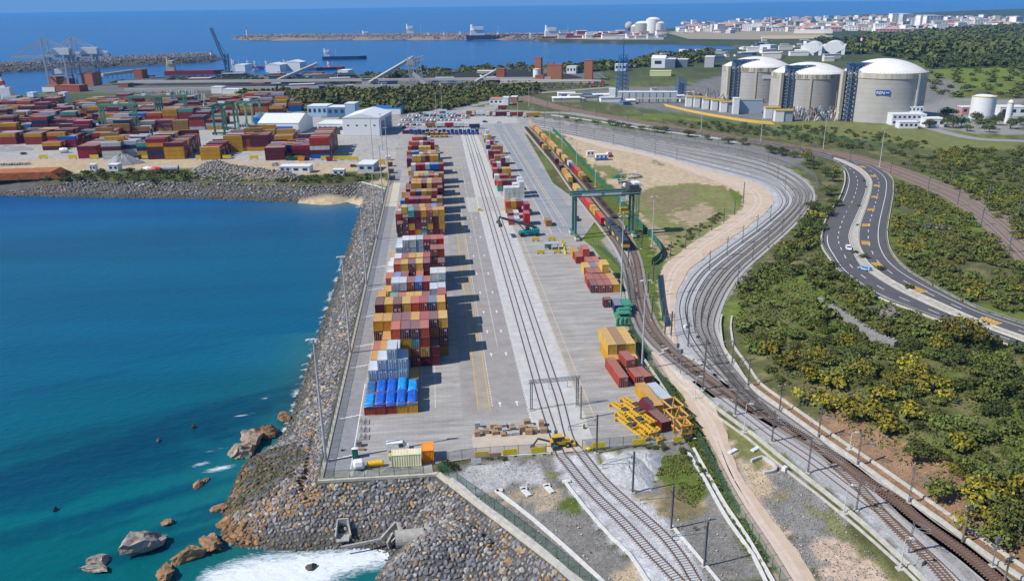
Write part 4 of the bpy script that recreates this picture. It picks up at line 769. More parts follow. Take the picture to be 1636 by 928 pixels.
def veglabel(v):
    px, py = toPx(*v[:3]); r = v[3]; sz = ('small' if r < 1.5 else 'large' if r > 2.5 else 'medium-sized'); n = min(LMK, key=lambda q: (q[1]-px)**2+(1.6*(q[2]-py))**2)
    dx, dy = px-n[1], 1.6*(py-n[2]); side = ('right of' if dx > 0 else 'left of') if abs(dx) > abs(dy) else ('in front of' if dy > 0 else 'behind')
    key = (v[5], v[6], sz, side, n[0]); k = LABN.get(key, 0); LABN[key] = k+1
    return (f'{nth(k)} closest ' if k else '')+f'{sz} {NAMEK[v[5]]} {v[6]} {side} {n[0]}'
def dist(v): return math.hypot(v[0], v[1])
def inframe(v):
    d = np.array((v[0], v[1], v[2]-CAMH)); zc = d @ CF; px = CX+F_PX*(d @ CR)/zc; py = CY-F_PX*(d @ CU)/zc; return -30 < px < 1666 and -20 < py < 960
NAMEK = {'dark': 'dark green', 'green': 'mid green', 'bright': 'light green', 'mimosa': 'yellow-flowering', 'olive': 'olive green', 'dry': 'bare grey-brown'}
for typ, cap, meshes, stem, sn in (('shrub', 300, CROWNS, STEM, 'stem'), ('tree', 300, TREEC, TRUNK, 'trunk')):
    L_ = sorted([v for v in VEG if v[6] == typ and inframe(v)], key=dist); ind = L_[:cap]; rest_ = L_[cap:]
    for v in ind:
        x, y, z, r, h, k, _, zone = v
        t = thing(typ, veglabel(v), typ, (x, y, z), random.uniform(0, 6), f'{NAMEK[k]} {typ}s {zone}')
        c = bpy.data.objects.new('crown', random.choice(meshes[k])); C.objects.link(c); c.parent = t; c.scale = (r, r, h)
        if typ == 'tree': c.location = (0, 0, h*.25)
        s = bpy.data.objects.new(sn, stem); C.objects.link(s); s.parent = t; s.scale = (r, r, h)
    VEG = [v for v in VEG if v[6] != typ]+[(*v[:6], 'rest', v[7]) for v in rest_]
def veg_mass(name, items, nq, q, label):
    vs, fs, ms, o = [], [], [], 0; order_ = list(LM.keys()); data = {k: [crown_data(200+i*5+len(k), nq, k, .8, q) for i in range(3)] for k in KINDS}
    for v in items:
        V, Fc, mi, cl = random.choice(data[v[5]]); a = random.uniform(0, 6); R = np.array(((math.cos(a), -math.sin(a), 0), (math.sin(a), math.cos(a), 0), (0, 0, 1)))
        vs.append((V*(v[3], v[3], v[4])) @ R.T+(v[0], v[1], v[2])); fs.append(Fc+o); o += len(V); ms.append(np.array([order_.index(c) for c in cl])[mi])
    V = np.concatenate(vs); Fc = np.concatenate(fs); mi = np.concatenate(ms); me = bpy.data.meshes.new(name)
    me.vertices.add(len(V)); me.vertices.foreach_set('co', V.ravel().astype('f')); me.loops.add(Fc.size); me.loops.foreach_set('vertex_index', Fc.ravel().astype('i'))
    me.polygons.add(len(Fc)); me.polygons.foreach_set('loop_start', np.arange(0, Fc.size, 4).astype('i')); me.polygons.foreach_set('loop_total', np.full(len(Fc), 4, 'i'))
    for k in order_: me.materials.append(LM[k])
    me.polygons.foreach_set('material_index', mi.astype('i')); me.update(calc_edges=True); ob = bpy.data.objects.new(name, me); C.objects.link(ob); return stuff(ob, label, 'vegetation')
veg_mass('shrub_thicket', [v for v in VEG if v[6] == 'rest'], 170, .30, 'dense mixed thicket of green and yellow-flowering shrubs covering the far slopes')
veg_mass('far_woods', [v for v in VEG if v[6] == 'wood'], 80, .45, 'dark wooded hills and scrub belts in the distance')
# low ground cover
gx, items = [], []
def cover(pxs, n, s, mats_, name, label):
    poly = np.array([p[:2] for p in PP(pxs)]); lo, hi = poly.min(0), poly.max(0); x = RNG.uniform(lo[0], hi[0], n*3); y = RNG.uniform(lo[1], hi[1], n*3); k = inpoly(x, y, poly) & ~inpoly(x, y, ROADP) & (fbm(x, y, 6, 97) > .42); x, y = x[k][:n], y[k][:n]; z = Hh(x, y)
    mb = MB(); a = RNG.uniform(0, 6.28, len(x)); h = RNG.uniform(.3, 1, len(x))*s
    for i in range(len(x)):
        mb.m(mats_[i % len(mats_)]); c, sn_ = math.cos(a[i])*s*.6, math.sin(a[i])*s*.6
        mb.add([(x[i]-c, y[i]-sn_, z[i]), (x[i]+c, y[i]+sn_, z[i]), (x[i]+c*.6+sn_*.4, y[i]+sn_*.6-c*.4, z[i]+h[i]), (x[i]-c*.7+sn_*.4, y[i]-sn_*.7-c*.4, z[i]+h[i]*.8)], [(0, 1, 2, 3)])
    stuff(mb.build(name), label, 'grass')
cover([(1165, 520), (1230, 430), (1310, 352), (1345, 440), (1480, 515), (1700, 590), (1720, 900), (1560, 815), (1300, 650)], 16000, .55, [LM['mid'], LM['light'], LM['olive']], 'meadow_grass', 'rough green grass between the shrubs on the railway slope')
cover([(1046, 586), (1085, 627), (1117, 680), (1137, 722), (1165, 781), (1230, 900), (1200, 880), (1108, 722), (1060, 645)], 3500, .4, [LM['mid'], LM['light']], 'ditch_grass', 'bright green weeds filling the ditch beside the dirt road')
cover([(1060, 728), (1092, 725), (1130, 775), (1110, 812), (1040, 775)], 1500, .3, [LM['light'], LM['olive']], 'patch_grass', 'green grass patch in the gravel below the yellow machines')
# ------------------------------------------------------------ railway tracks
rust = mat('rusty_rail', (.13, .075, .05), .6, .25, 3, spec=.4); dkrail = mat('worn_rail_steel', (.10, .085, .075), .5, .25, 3, spec=.5)
slp_b = mat('brown_wood_sleeper', (.165, .115, .088), .9, .3, 2); slp_g = mat('grey_concrete_sleeper', (.46, .455, .45), .9, .15, 2); slp_d = mat('dark_stained_sleeper', (.27, .25, .23), .9, .25, 2)
bal_d = mat('oily_ballast', (.27, .24, .21), .95, .3, 2.5, bump=.6, bscale=8); bal_p = mat('pale_ballast', (.37, .37, .38), .95, .2, 2.5, bump=.6, bscale=8); bal_m = mat('grey_ballast', (.40, .39, .375), .95, .25, 2.5, bump=.6, bscale=8); bal_r = mat('rusty_ballast', (.24, .175, .14), .95, .25, 2.5, bump=.6, bscale=8)
def smesh(m): return MB().m(m).box(-1.3, 1.3, -.13, .13, -.12, .0).build('s')
SLM = {m.name: smesh(m).data for m in (slp_b, slp_g, slp_d)}
for o in [o for o in C.objects if o.name.startswith('s') and o.data in SLM.values()]: bpy.data.objects.remove(o)
def track(pts, label, sm=slp_g, bm_=None, rm=dkrail, group=None, sleepers=True, sp=.62, lift=0.0, px=True, bw=2.3):
    base = flat(pts) if px else pts; s = evenly(base, 2.0); nn = normals2(s); z = Hh(s[:, 0], s[:, 1])+.12+lift
    t = thing('railway_track', label, 'railway track', (0, 0, 0), 0, group)
    if bm_ is not None: o = ribbon('ballast_bed', None, -bw, bw, bm_, lift+.03, sp=s); del o['kind']; o.parent = t; bz = .03
    else: bz = 0
    for sd in (-1, 1):
        mb = MB().m(rm); n = len(s); vs = []; top = .24+bz
        for i in range(n):
            for off, h in ((-.075, 0), (-.06, top), (.06, top), (.075, 0)): p = s[i]+nn[i]*(sd*.87+off); vs.append((p[0], p[1], z[i]+h))
        fs = [(4*i+k, 4*i+k+1, 4*i+5+k, 4*i+4+k) for i in range(n-1) for k in range(3)]; mb.add([v for v in vs], fs).build('rail', t)
    if sleepers:
        q = evenly(base, sp); qn = normals2(q); qz = Hh(q[:, 0], q[:, 1])+.12+lift+(.035 if sm is slp_g else .07)+bz; d = np.hypot(q[:, 0], q[:, 1]); od = np.argsort(d); lim = sum(d < 230); lim = min(lim, 300); near_ = set(od[:lim].tolist()); mb = MB().m(sm); got = False
        for i in range(len(q)):
            if d[i] > 520: continue
            a = math.atan2(qn[i, 1], qn[i, 0])
            if i in near_:
                o = bpy.data.objects.new('sleeper', SLM[sm.name]); C.objects.link(o); o.parent = t; o.location = (q[i, 0], q[i, 1], qz[i]); o.rotation_euler = (0, 0, a)
            else:
                R = Matrix.Translation((q[i, 0], q[i, 1], qz[i])) @ Matrix.Rotation(a, 4, 'Z'); mb.box(-1.3, 1.3, -.13, .13, -.1, 0, R, nobot=True); got = True
        if got: o = mb.build('sleepers', t); o['kind'] = 'stuff'
    return t
T1x = [(22.9, 640), (22.9, 400), (22.9, 200), (22.9, 160)]; T2x = [(27.1, 640), (27.1, 400), (27.1, 200), (27.1, 160)]
tail1 = flat([(893, 721), (900, 732), (939.4, 779.8), (995.6, 834.6), (1037.8, 879.6), (1084, 928), (1150, 1000)]); tail2 = flat([(909, 698), (922.5, 716.5), (961.9, 765.7), (1013.9, 813.5), (1060.2, 855.7), (1094, 899.3), (1111, 928), (1165, 1000)])
T1 = [(22.9, 640), (22.9, 500), (22.9, 300), (22.9, 190), (22.9, 172)]+[tuple(p) for p in tail1]; T2 = [(27.1, 640), (27.1, 500), (27.1, 300), (27.1, 190), (27.1, 172)]+[tuple(p) for p in tail2[0:]]
G1 = 'tracks running down the middle of the container yard'
track([p for p in T1 if p[1] >= 160] if False else T1, 'left yard track with brown rails sunk in pale concrete, curving right at the bottom', slp_g, None, rust, G1, px=False, lift=0.0)
track(T2, 'right yard track with brown rails beside the tan hatched strip', slp_g, None, rust, G1, px=False)
Iin = [(850, 205), (950, 222), (1040, 242), (1115, 261), (1190, 280), (1226, 292), (1247, 309), (1251, 329), (1216, 361), (1165, 398), (1121, 432), (1099, 462), (1090, 490), (1094, 520)]
Out = [(850, 192), (950, 208), (1040, 226), (1131, 240), (1204, 255), (1254, 274), (1285, 295), (1294, 318), (1266, 355), (1222, 395), (1182, 430), (1158, 460), (1143, 490), (1135, 520)]
def mixp(t): return [(a[0]*(1-t)+b[0]*t, a[1]*(1-t)+b[1]*t) for a, b in zip(Iin, Out)]
A_t = [(1101, 540), (1117, 563), (1133, 578), (1149, 595), (1164, 608)]; B_t = [(1136, 548), (1148, 577), (1168, 604), (1190, 629), (1218, 656), (1252, 683), (1293, 707), (1349, 744)]; C_t = [(1143, 548), (1158, 578), (1179, 604), (1202, 631), (1236, 655), (1264, 675), (1300, 702), (1349, 742)]
P_t = [(1191, 662), (1234, 694.6), (1293, 734), (1374, 795), (1417, 826), (1464, 870), (1510, 913), (1560, 965)]; D_t = [(1205, 655), (1231, 670), (1293, 707), (1349, 744), (1386, 773), (1430, 801), (1479, 839), (1541, 882), (1594, 925), (1660, 980)]
G2 = 'curving main line tracks beside the dirt road'
track(mixp(0)+A_t, 'innermost new track on pale ballast along the dirt road bend', slp_g, bal_p, dkrail, G2)
track(mixp(.24)+[(1108, 536), (1124, 562), (1142, 585), (1164, 608), (1187, 630), (1218, 657)], 'second track from the dirt road, on pale new ballast', slp_g, bal_p, dkrail, G2)
track(mixp(.52)+[(1126, 545), (1143, 574), (1166, 602), (1189, 628), (1218, 656)], 'middle track of the curving bundle on grey ballast', slp_d, bal_m, dkrail, G2)
track(mixp(.76)+B_t[:-2], 'second track from the outer wall of the curving bundle', slp_d, bal_m, dkrail, G2)
track(mixp(1.0)+C_t, 'outermost track of the curving bundle, next to the wall', slp_d, bal_m, dkrail, G2)
track([(838, 203), (862, 232), (888, 262), (915, 300), (945, 338), (972, 372), (990, 398), (1002, 425), (1008, 455), (1014, 490), (1027, 525), (1048, 551), (1079, 578), (1118, 607), (1156, 636)], 'left siding track carrying the container train down to the junction', slp_b, bal_m, dkrail, 'siding tracks east of the yard')
track([(1118, 607), (1156, 636)]+P_t, 'pale-ballasted track nearest the white channel at bottom right', slp_g, bal_p, rust, 'bottom right tracks')
track([(848, 203), (880, 235), (905, 262), (930, 288), (958, 322), (986, 355), (1004, 385), (1016, 415), (1022, 450), (1028, 485), (1042, 520), (1064, 549), (1094, 576), (1133, 605), (1176, 636)]+D_t, 'right siding track of the yard turning into the dark oily main track', slp_b, bal_d, rust, 'siding tracks east of the yard')
track([(1349, 742), (1386, 768), (1430, 795), (1464, 826), (1526, 872), (1572, 910), (1620, 955), (1660, 1000)], 'outer track nearest the brown earth bank at bottom right', slp_b, bal_m, rust, 'bottom right tracks')
track([(1330, 741), (1360, 766), (1392, 800), (1425, 836), (1458, 868), (1490, 900), (1520, 935), (1550, 975)], 'brown-sleepered crossover track between the two bottom right tracks', slp_b, bal_m, rust, 'bottom right tracks', lift=.02)
UP = [(780, 146), (820.6, 151), (881, 169), (971.5, 187), (1062, 202), (1113, 211), (1186, 223), (1258.6, 234), (1331, 245), (1404, 264), (1477, 291), (1532, 318), (1568, 346), (1605, 383), (1640, 420), (1720, 500)]
b0 = evenly(flat(UP), 6); bn = normals2(b0)
if bn[len(bn)//2, 0] > 0: bn = -bn
up_r = ribbon('upper_railway_formation', None, -8.5, 8.5, bal_r, .01, sp=b0)
for k, off in enumerate((-5.2, 0, 5.2)): track([tuple(p) for p in b0+bn*off], ['near', 'middle', 'far'][k]+' track of the rusty upper railway below the tank farm', slp_d, None, rust, 'upper railway tracks', px=False, sleepers=True, sp=1.3)
# ------------------------------------------------------------ masts
galv = mat('galvanised_steel', (.30, .31, .32), .5, .15, 2, metal=.4); dgalv = mat('dark_mast_steel', (.16, .17, .18), .55, .15, 2, metal=.3); lampm = mat('lamp_housing', (.55, .55, .55), .4, .1, 3); woodp = mat('weathered_pole_wood', (.20, .15, .11), .9, .25, 3, streak=True); concf = mat('footing_concrete', (.45, .42, .38), .9, .15, 1)
def parts_mast(h, arm, side, name='catenary_mast'):
    t = bpy.data.objects.new(name, None); C.objects.link(t)
    mb = MB().m(dgalv); mb.box(-.16, -.06, -.14, .14, 0, h).box(.06, .16, -.14, .14, 0, h)
    for z in np.arange(.6, h, .9): mb.box(-.06, .06, -.03, .03, z, z+.12)
    mb.build('pole', t)
    if arm:
        mb = MB().m(galv); x = side*arm; mb.bar((0, 0, h-1.0), (x, 0, h-1.6), .09).bar((0, 0, h-2.4), (x, 0, h-1.7), .08).bar((x, 0, h-1.5), (x, 0, h-2.5), .09); mb.bar((x, 0, h-2.5), (x-side*1.3, 0, h-2.6), .07); mb.build('cantilever_arm', t)
        MB().m(mat('brown_insulator', (.22, .10, .06), .4, .1, 3)).lathe([(.1, 0), (.13, .15), (.1, .3), (.13, .45), (.1, .6)], (side*.5, 0, h-1.5), 8).build('insulator', t)
    MB().m(concf).box(-.45, .45, -.45, .45, -.3, .12).build('footing', t); return t
MP = {}
def mast(px, py, h=7.5, arm=3.2, side=1, label='', rz=0.0, group=None):
    x, y, z = P(px, py); key = (h, arm, side)
    if key not in MP: MP[key] = parts_mast(h, arm, side); t = MP[key]; t.location = (x, y, z+.1); t.rotation_euler = (0, 0, rz); t['label'] = label; t['category'] = 'catenary mast'; t['group'] = group or 'catenary masts'; return t
    return ctree(MP[key], (x, y, z+.1), rz, label, group or 'catenary masts')
for i, (px, py, side, lb) in enumerate([(953, 724, -1, 'mast with long arm at the yard gate before the portal'), (1010.5, 787, -1, 'mast with a long arm beside the pale gravel heap'), (1072, 845, -1, 'mast with long arm between grass patch and pale tracks'), (1125, 905, -1, 'mast with long arm nearest the bottom edge')]): mast(px, py, 9.2, 6.5, side, 'grey '+lb, .2, 'long-armed masts along the pale track bed')
mast(928, 670, 8.5, 0, 1, 'plain dark pole standing right of the rail gantry', 0, 'plain poles')
low = [(1122.5, 623), (1174.5, 663.5), (1233, 706), (1290.6, 755), (1368, 814.5), (1451.5, 884), (1126, 586), (1099, 555), (1195, 617), (1169.5, 582), (1307, 700), (1369.6, 743), (1451.7, 803)]
LW = ['left of the junction, just above the light pole', 'on the left side of the dark siding tracks, below the junction', 'between path and pale track, first below the junction', 'between path and pale track, second below the junction', 'between path and pale track, third below the junction', 'between path and pale track, nearest the bottom edge', 'standing alone in the pale ballast above the junction', 'beside the dirt road at the narrow ballast end', 'on the outer wall right of the junction', 'on the outer wall just above the junction', 'on the outer wall at the top of the brown cutting', 'on the outer wall under the blossoming shrubs', 'on the outer wall at the middle of the bare earth bank']
for (px, py), lb in zip(low, LW): mast(px, py, 7.6, 2.6, 1 if px > 1300 and py < 810 and (px, py) in low[8:] else (-1 if (px, py) in low[8:] else 1), 'grey catenary mast '+lb, -.7, 'catenary masts by the lower tracks')
ups = [(1133, 433), (1161, 409.5), (1186, 389.5), (1209, 371), (1230, 355), (1178, 457), (1254, 304), (1242, 289), (1226.5, 267), (1202, 417), (1226.5, 396), (1249, 377), (1277, 351), (1291, 328)]
for i, (px, py) in enumerate(ups): mast(px, py, 7.6, 2.6, -1 if i < 5 or 6 <= i < 9 else 1, f'thin catenary mast inside the curving bundle, {nth(i)} counted upwards from the junction', -.5, 'catenary masts inside the curving bundle')
fld = [(1071, 413), (1095, 398.6), (1116.5, 380), (1136.5, 369), (1156, 357), (1173, 344), (1187, 327), (1188, 312)]
for i, (px, py) in enumerate(fld): mast(px, py, 6.6, 0, 1, f'thin plain post along the inner edge of the dirt road, {nth(i)} from the near end', 0, 'plain posts along the dirt road')
outl = evenly(flat([(870, 190), (950, 204), (1040, 219), (1131, 233), (1204, 247)]), 21); inl = evenly(flat([(870, 205), (950, 224), (1040, 245), (1113, 265)]), 23)
for i, p in enumerate(outl): x, y = p; ctree(MP[(7.6, 2.6, 1)], (x, y, 0), -.2, f'catenary mast along the fence on the far straight, {nth(i)} from the left', 'catenary masts on the far straight')
for i, p in enumerate(inl): x, y = p; ctree(MP[(7.6, 2.6, 1)], (x, y, 0), 2.9, f'catenary mast on the dirt road side of the far straight, {nth(i)} from the left', 'catenary masts on the far straight')
uml = evenly([tuple(p) for p in b0+bn*(-8.5)], 42); umr = evenly([tuple(p) for p in b0+bn*(8.6)], 42)
for nm, q in (('road', uml), ('bank', umr)):
    for i, p in enumerate([p for p in q if inframe((p[0], p[1], 0))]): ctree(MP[(7.6, 2.6, 1)], (p[0], p[1], Z(*p)), .5, f'catenary mast on the {nm} side of the rusty upper railway, {nth(i)} from the left', 'catenary masts of the upper railway')
sid = [(1003, 430), (1035, 470), (1041, 512), (1058, 515), (1062, 535), (1072, 537), (1043, 452), (1025, 398)]
for i, (px, py) in enumerate(sid): mast(px, py, 7.6, 2.6, -1 if i % 2 else 1, f'thin mast beside the siding tracks east of the yard, {nth(i)} of its cluster', .1, 'masts beside the siding tracks')
# ------------------------------------------------------------ light masts
palep = mat('pale_mast_paint', (.42, .43, .44), .5, .1, 2)
def light_mast(px, py, h, heads, label, group='floodlight masts', r=.26, col=None, rz=0):
    col = col or palep
    x, y, z = P(px, py); t = thing('light_mast', label, 'light mast', (x, y, max(z, -.2)+.1), rz, group)
    mb = MB().m(col).lathe([(r, 0), (r*.45, h)], n=10); mb.build('pole', t); MB().m(concf).box(-.6, .6, -.6, .6, -.3, .15).build('footing', t)
    mb = MB().m(col).box(-.9 if heads > 1 else 0, 1.1, -.06, .06, h-.05, h+.05).build('crossarm', t)
    for k in range(heads):
        xx = (-1.0 if k == 0 and heads > 1 else 1.2) if heads < 3 else (-1.1+k*.75); R = Matrix.Translation((xx, 0, h-.05)) @ Matrix.Rotation(.25 if xx > 0 else -.25, 4, 'Y'); MB().m(lampm).box(-.42, .42, -.28, .28, -.06, .14, R).build('lamp', t)
    return t
for i, (px, py, h) in enumerate([(521, 738, 28), (560, 565, 28), (586, 458, 28), (602, 383, 28), (612, 325, 28), (621, 285, 28), (596, 256, 26), (611, 240, 24)]): light_mast(px, py, h, 3, f'tall grey floodlight mast on the sea side of the yard, {nth(i)} from the near corner', 'floodlight masts along the quay', .34, palep)
for px, py, h, lb in ((991.5, 481, 28, 'tall floodlight mast beside the yellow and red container rows'), (1025.4, 590, 24.5, 'tall floodlight mast behind the leaning red containers'), (990.5, 342, 20, 'tall floodlight mast seen through the rail gantry crane'), (1041.7, 394, 20, 'floodlight mast in the tan field right of the rail crane'), (951, 299, 15, 'light mast in the grass strip left of the blue cabin'), (921, 266, 14, 'light mast in the middle of the grass strip'), (898, 242, 22, 'tall light mast at the head of the grass strip'), (878.6, 221, 14, 'small light mast where the grass strip begins'),
                       (1405, 267, 22, 'tall light mast at the highway fork'), (1315, 239, 22, 'tall light mast on the verge before the highway fork'), (1215.5, 226, 22, 'tall light mast between access road and upper railway'), (1120, 210, 20, 'tall light mast on the access road below the pipe rack'), (697, 183, 18, 'tall light mast in front of the scrub belt, left one of two'), (706, 177, 20, 'tall light mast in front of the scrub belt, right one of two'), (827, 197, 18, 'light mast by the truck queue'), (845, 170, 18, 'light mast left of the rail approach'), (640, 180, 14, 'light mast behind the white warehouse')):
    light_mast(px, py, h, 2, 'slim '+lb)
for px, py, h, lb in ((1110, 638, 6, 'short lamp pole on the path above the dirt road'), (1188.5, 690.7, 7, 'white-headed lamp pole between dirt road and path'), (1348, 820, 6, 'short pole on the white channel, second from the bottom'), (1438, 909, 6, 'short pole on the white channel nearest the bottom edge'), (1357.5, 718, 4, 'short white trackside lamp on a block by the outer wall')): light_mast(px, py, h, 1, lb, 'short trackside lamp poles', .12, mat('pale_pole_paint', (.55, .55, .53), .5, .1, 3))
def telegraph(px, py, h, label, rz=.3, arms=2):
    x, y, z = P(px, py); t = thing('telegraph_pole', label, 'telegraph pole', (x, y, z), rz, 'crossarm telegraph poles'); MB().m(woodp).lathe([(.2, 0), (.13, h)], n=8).build('pole', t)
    for k in range(arms): MB().m(woodp).box(-1.1, 1.1, -.08, .08, h-.5-k*1.1, h-.34-k*1.1).build('crossarm', t)
    for s in (-.9, .9): MB().m(lampm).lathe([(.08, 0), (.12, .12), (.05, .28)], (s, 0, h-.34), 7).build('insulator', t)
telegraph(1245, 657, 7, 'telegraph pole with two crossarms on the outer wall near the junction'); telegraph(1537, 866, 8, 'weathered telegraph pole with crossarms below the bare earth bank'); telegraph(1603, 935, 6, 'telegraph pole cut off by the bottom right edge')
def signal(px, py, h, label):
    x, y, z = P(px, py); t = thing('railway_signal', label, 'railway signal', (x, y, z)); MB().m(galv).lathe([(.12, 0), (.1, h)], n=8).build('post', t); mb = MB().m(dgalv); mb.box(-.35, .35, -.2, .2, h-.2, h+.9).build('signal_head', t); MB().m(dgalv).box(-.5, .5, -.4, .4, h-1.2, h-1.1).build('platform', t); MB().m(concf).box(-.5, .5, -.5, .5, -.2, .3).build('footing', t)
signal(1585, 905, 5, 'grey signal post with dark head beside the bottom right tracks'); signal(1081, 590, 6.5, 'twin signal post with dark head at the level crossing, left one'); signal(1086.6, 600, 6.5, 'twin signal post with dark head at the level crossing, right one'); signal(888, 702, 1.4, 'low dark signal box between the two yard tracks')
# portal gantry over yard tracks
def portal():
    a = P0(849, 655); b = P0(922, 648); t = thing('catenary_portal', 'grey lattice portal frame spanning the yard tracks', 'portal frame', (a[0], a[1], 0), math.atan2(b[1]-a[1], b[0]-a[0])); W = math.hypot(b[0]-a[0], b[1]-a[1]); h = 7.4
    for x in (0, W):
        mb = MB().m(dgalv)
        for dx in (-.22, .22):
            for dy in (-.22, .22): mb.bar((x+dx, dy, 0), (x+dx, dy, h), .1)
        for z in np.arange(.3, h-.6, .8): mb.bar((x-.22, -.22, z), (x+.22, -.22, z+.7), .05).bar((x-.22, .22, z+.7), (x+.22, .22, z), .05).bar((x-.22, -.22, z), (x-.22, .22, z+.7), .05)
        mb.build('leg', t); MB().m(concf).box(x-.6, x+.6, -.6, .6, -.2, .2).build('footing', t)
    mb = MB().m(galv)
    for dy in (-.3, .3):
        for dz in (-.35, .35): mb.bar((-.6, dy, h+dz), (W+.6, dy, h+dz), .09)
    n = 14
    for i in range(n):
        x0, x1 = -.6+(W+1.2)*i/n, -.6+(W+1.2)*(i+1)/n
        for dy in (-.3, .3): mb.bar((x0, dy, h-.35), (x1, dy, h+.35), .05); mb.bar((x1, dy, h-.35), (x1, dy, h+.35), .05)
        mb.bar((x0, -.3, h+.35), (x1, .3, h+.35), .05)
    mb.build('lattice_beam', t)
    for x in (W*.38, W*.78): MB().m(galv).bar((x, 0, h-.35), (x, 0, h-2.2), .08).bar((x, 0, h-2.2), (x+1.2, 0, h-2.3), .06).build('drop_bracket', t)
portal()
# ------------------------------------------------------------ fences
green_mesh = mat('green_mesh_panel', (.045, .13, .085), .8, .15, 2, alpha=.34); green_post = mat('green_fence_post', (.05, .12, .08), .6, .1, 2); green_net = mat('green_windbreak_net', (.02, .145, .085), .8, .2, 1.2); grey_mesh = mat('grey_mesh_panel', (.22, .23, .23), .7, .1, 2, alpha=.35)
def fence(pts, h, label, group='green mesh fences', pm=green_mesh, post=green_post, step=3.0, px=True, up=.2, maxp=160):
    s = evenly(flat(pts) if px else pts, step); z = Hh(s[:, 0], s[:, 1])+.12+up; t = thing('mesh_fence', label, 'fence', (0, 0, 0), 0, group); k = max(1, math.ceil(len(s)/maxp)); pmesh = None
    for i in range(0, len(s), k):
        if pmesh is None: o = MB().m(post).box(-.05, .05, -.05, .05, -.1, h+.1).build('post', t); pmesh = o.data
        else: o = bpy.data.objects.new('post', pmesh); C.objects.link(o); o.parent = t
        o.location = (s[i, 0], s[i, 1], z[i])
    for i0_ in range(0, len(s)-1, 12):
        e = s[i0_:i0_+13]; ze = z[i0_:i0_+13]; mb = MB().m(pm); vs = [v for p, q in zip(e, ze) for v in ((p[0], p[1], q+.05), (p[0], p[1], q+h))]; mb.add(vs, [(2*i, 2*i+2, 2*i+3, 2*i+1) for i in range(len(e)-1)])
        mb.m(post)
        for i in range(len(e)-1): mb.bar((*e[i], ze[i]+h), (*e[i+1], ze[i+1]+h), .05)
        mb.build('mesh_panel', t)
    return t
fence([(x, y) for x, y in ((-26.3, 142.9), (-26.3, 240), (-26.3, 330), (-26.3, 452))], 2.2, 'long green mesh fence along the sea side of the yard', px=False, up=.25)
fence([(511, 768), (600, 762.5), (697, 757.5)], 2.0, 'green mesh fence on the kerb above the stone slope'); fence([(694, 742), (762, 731), (880, 724)], 2.2, 'mesh fence along the front edge of the yard behind the yellow boards', pm=grey_mesh)
fence([(930, 718), (1020, 711), (1110, 700)], 2.2, 'mesh fence in front of the yellow spreader frames', pm=grey_mesh)
fence([(703, 752), (760, 792), (800, 822), (860, 868), (930, 925), (1000, 985)], 2.0, 'green mesh fence running diagonally down along the drain cover')
fence([(1116, 705), (1140, 752), (1165, 800), (1210, 870), (1245, 928), (1285, 990)], 2.2, 'green mesh fence between the concrete channel and the dirt road')
fence([(948, 392), (985, 425), (1003, 470), (1006, 515), (1022, 555), (1044, 590), (1068, 630), (1100, 690)], 2.2, 'green mesh fence along the right edge of the yard')
fence([(883, 209), (900, 226), (930, 262), (965, 298), (990, 325), (1010, 350)], 2.6, 'solid dark green windbreak fence along the grass strip, upper half', 'green windbreak fences', green_net, up=0)
fence([(1010, 350), (1035, 375), (1052, 395), (1056, 410), (1040, 425)], 2.6, 'solid dark green windbreak fence bending round the field corner', 'green windbreak fences', green_net, up=0)
fence([(1050, 440), (1055, 490), (1062, 520), (1068, 525)], 2.4, 'dark green fence beside the two signal sheds', 'green windbreak fences', green_net, up=0)
fence([(870, 188), (950, 202), (1040, 217), (1131, 231.5), (1204, 245), (1262, 263), (1300, 285), (1308, 306)], 2.4, 'grey mesh fence on the outside of the curving tracks', 'grey mesh fences', grey_mesh, dgalv)
fence([(900, 158), (1000, 173), (1130, 192), (1260, 214), (1340, 226), (1420, 236)], 2.4, 'green mesh fence around the tank farm', step=4)
# guardrails
def guard(a, label, step=4):
    q = evenly([tuple(p) for p in a], step); z = Hh(q[:, 0], q[:, 1])+.12; t = thing('guardrail', label, 'guardrail', (0, 0, 0), 0, 'highway guardrails'); mb = MB().m(galv)
    for i in range(len(q)-1): mb.box(0, math.hypot(*(q[i+1]-q[i])), -.05, .05, .5, .82, Matrix.Translation((q[i, 0], q[i, 1], (z[i]+z[i+1])/2)) @ Matrix.Rotation(math.atan2(*(q[i+1]-q[i])[::-1]), 4, 'Z'))
    mb.build('rail', t); pm = MB().m(galv).box(-.06, .06, -.06, .06, -.2, .8).build('post', t)
    for i, p in enumerate(q[:280]):
        o = pm if i == 0 else bpy.data.objects.new('post', pm.data)
        if i: C.objects.link(o); o.parent = t
        o.location = (p[0], p[1], z[i])
no = normals2(Rl)
guard((Rl+(Rl-Rr)/np.linalg.norm(Rl-Rr, axis=1)[:, None]*.6)[50:150], 'steel guardrail on the left side of the highway above the shrub slope'); guard((Rr+(Rr-Rl)/np.linalg.norm(Rl-Rr, axis=1)[:, None]*.6)[60:150], 'steel guardrail on the right side of the highway')
kb = MB().m(conc2); wall(kb, [tuple(p) for p in (Rl+(Rl-Rr)/np.linalg.norm(Rl-Rr, axis=1)[:, None]*1.2)[60:150:2]], .5, .35); wall(kb, [tuple(p) for p in (Rr+(Rr-Rl)/np.linalg.norm(Rl-Rr, axis=1)[:, None]*1.3)[60:150:2]], .5, .35); struct(kb.build('road_edge_drain'))
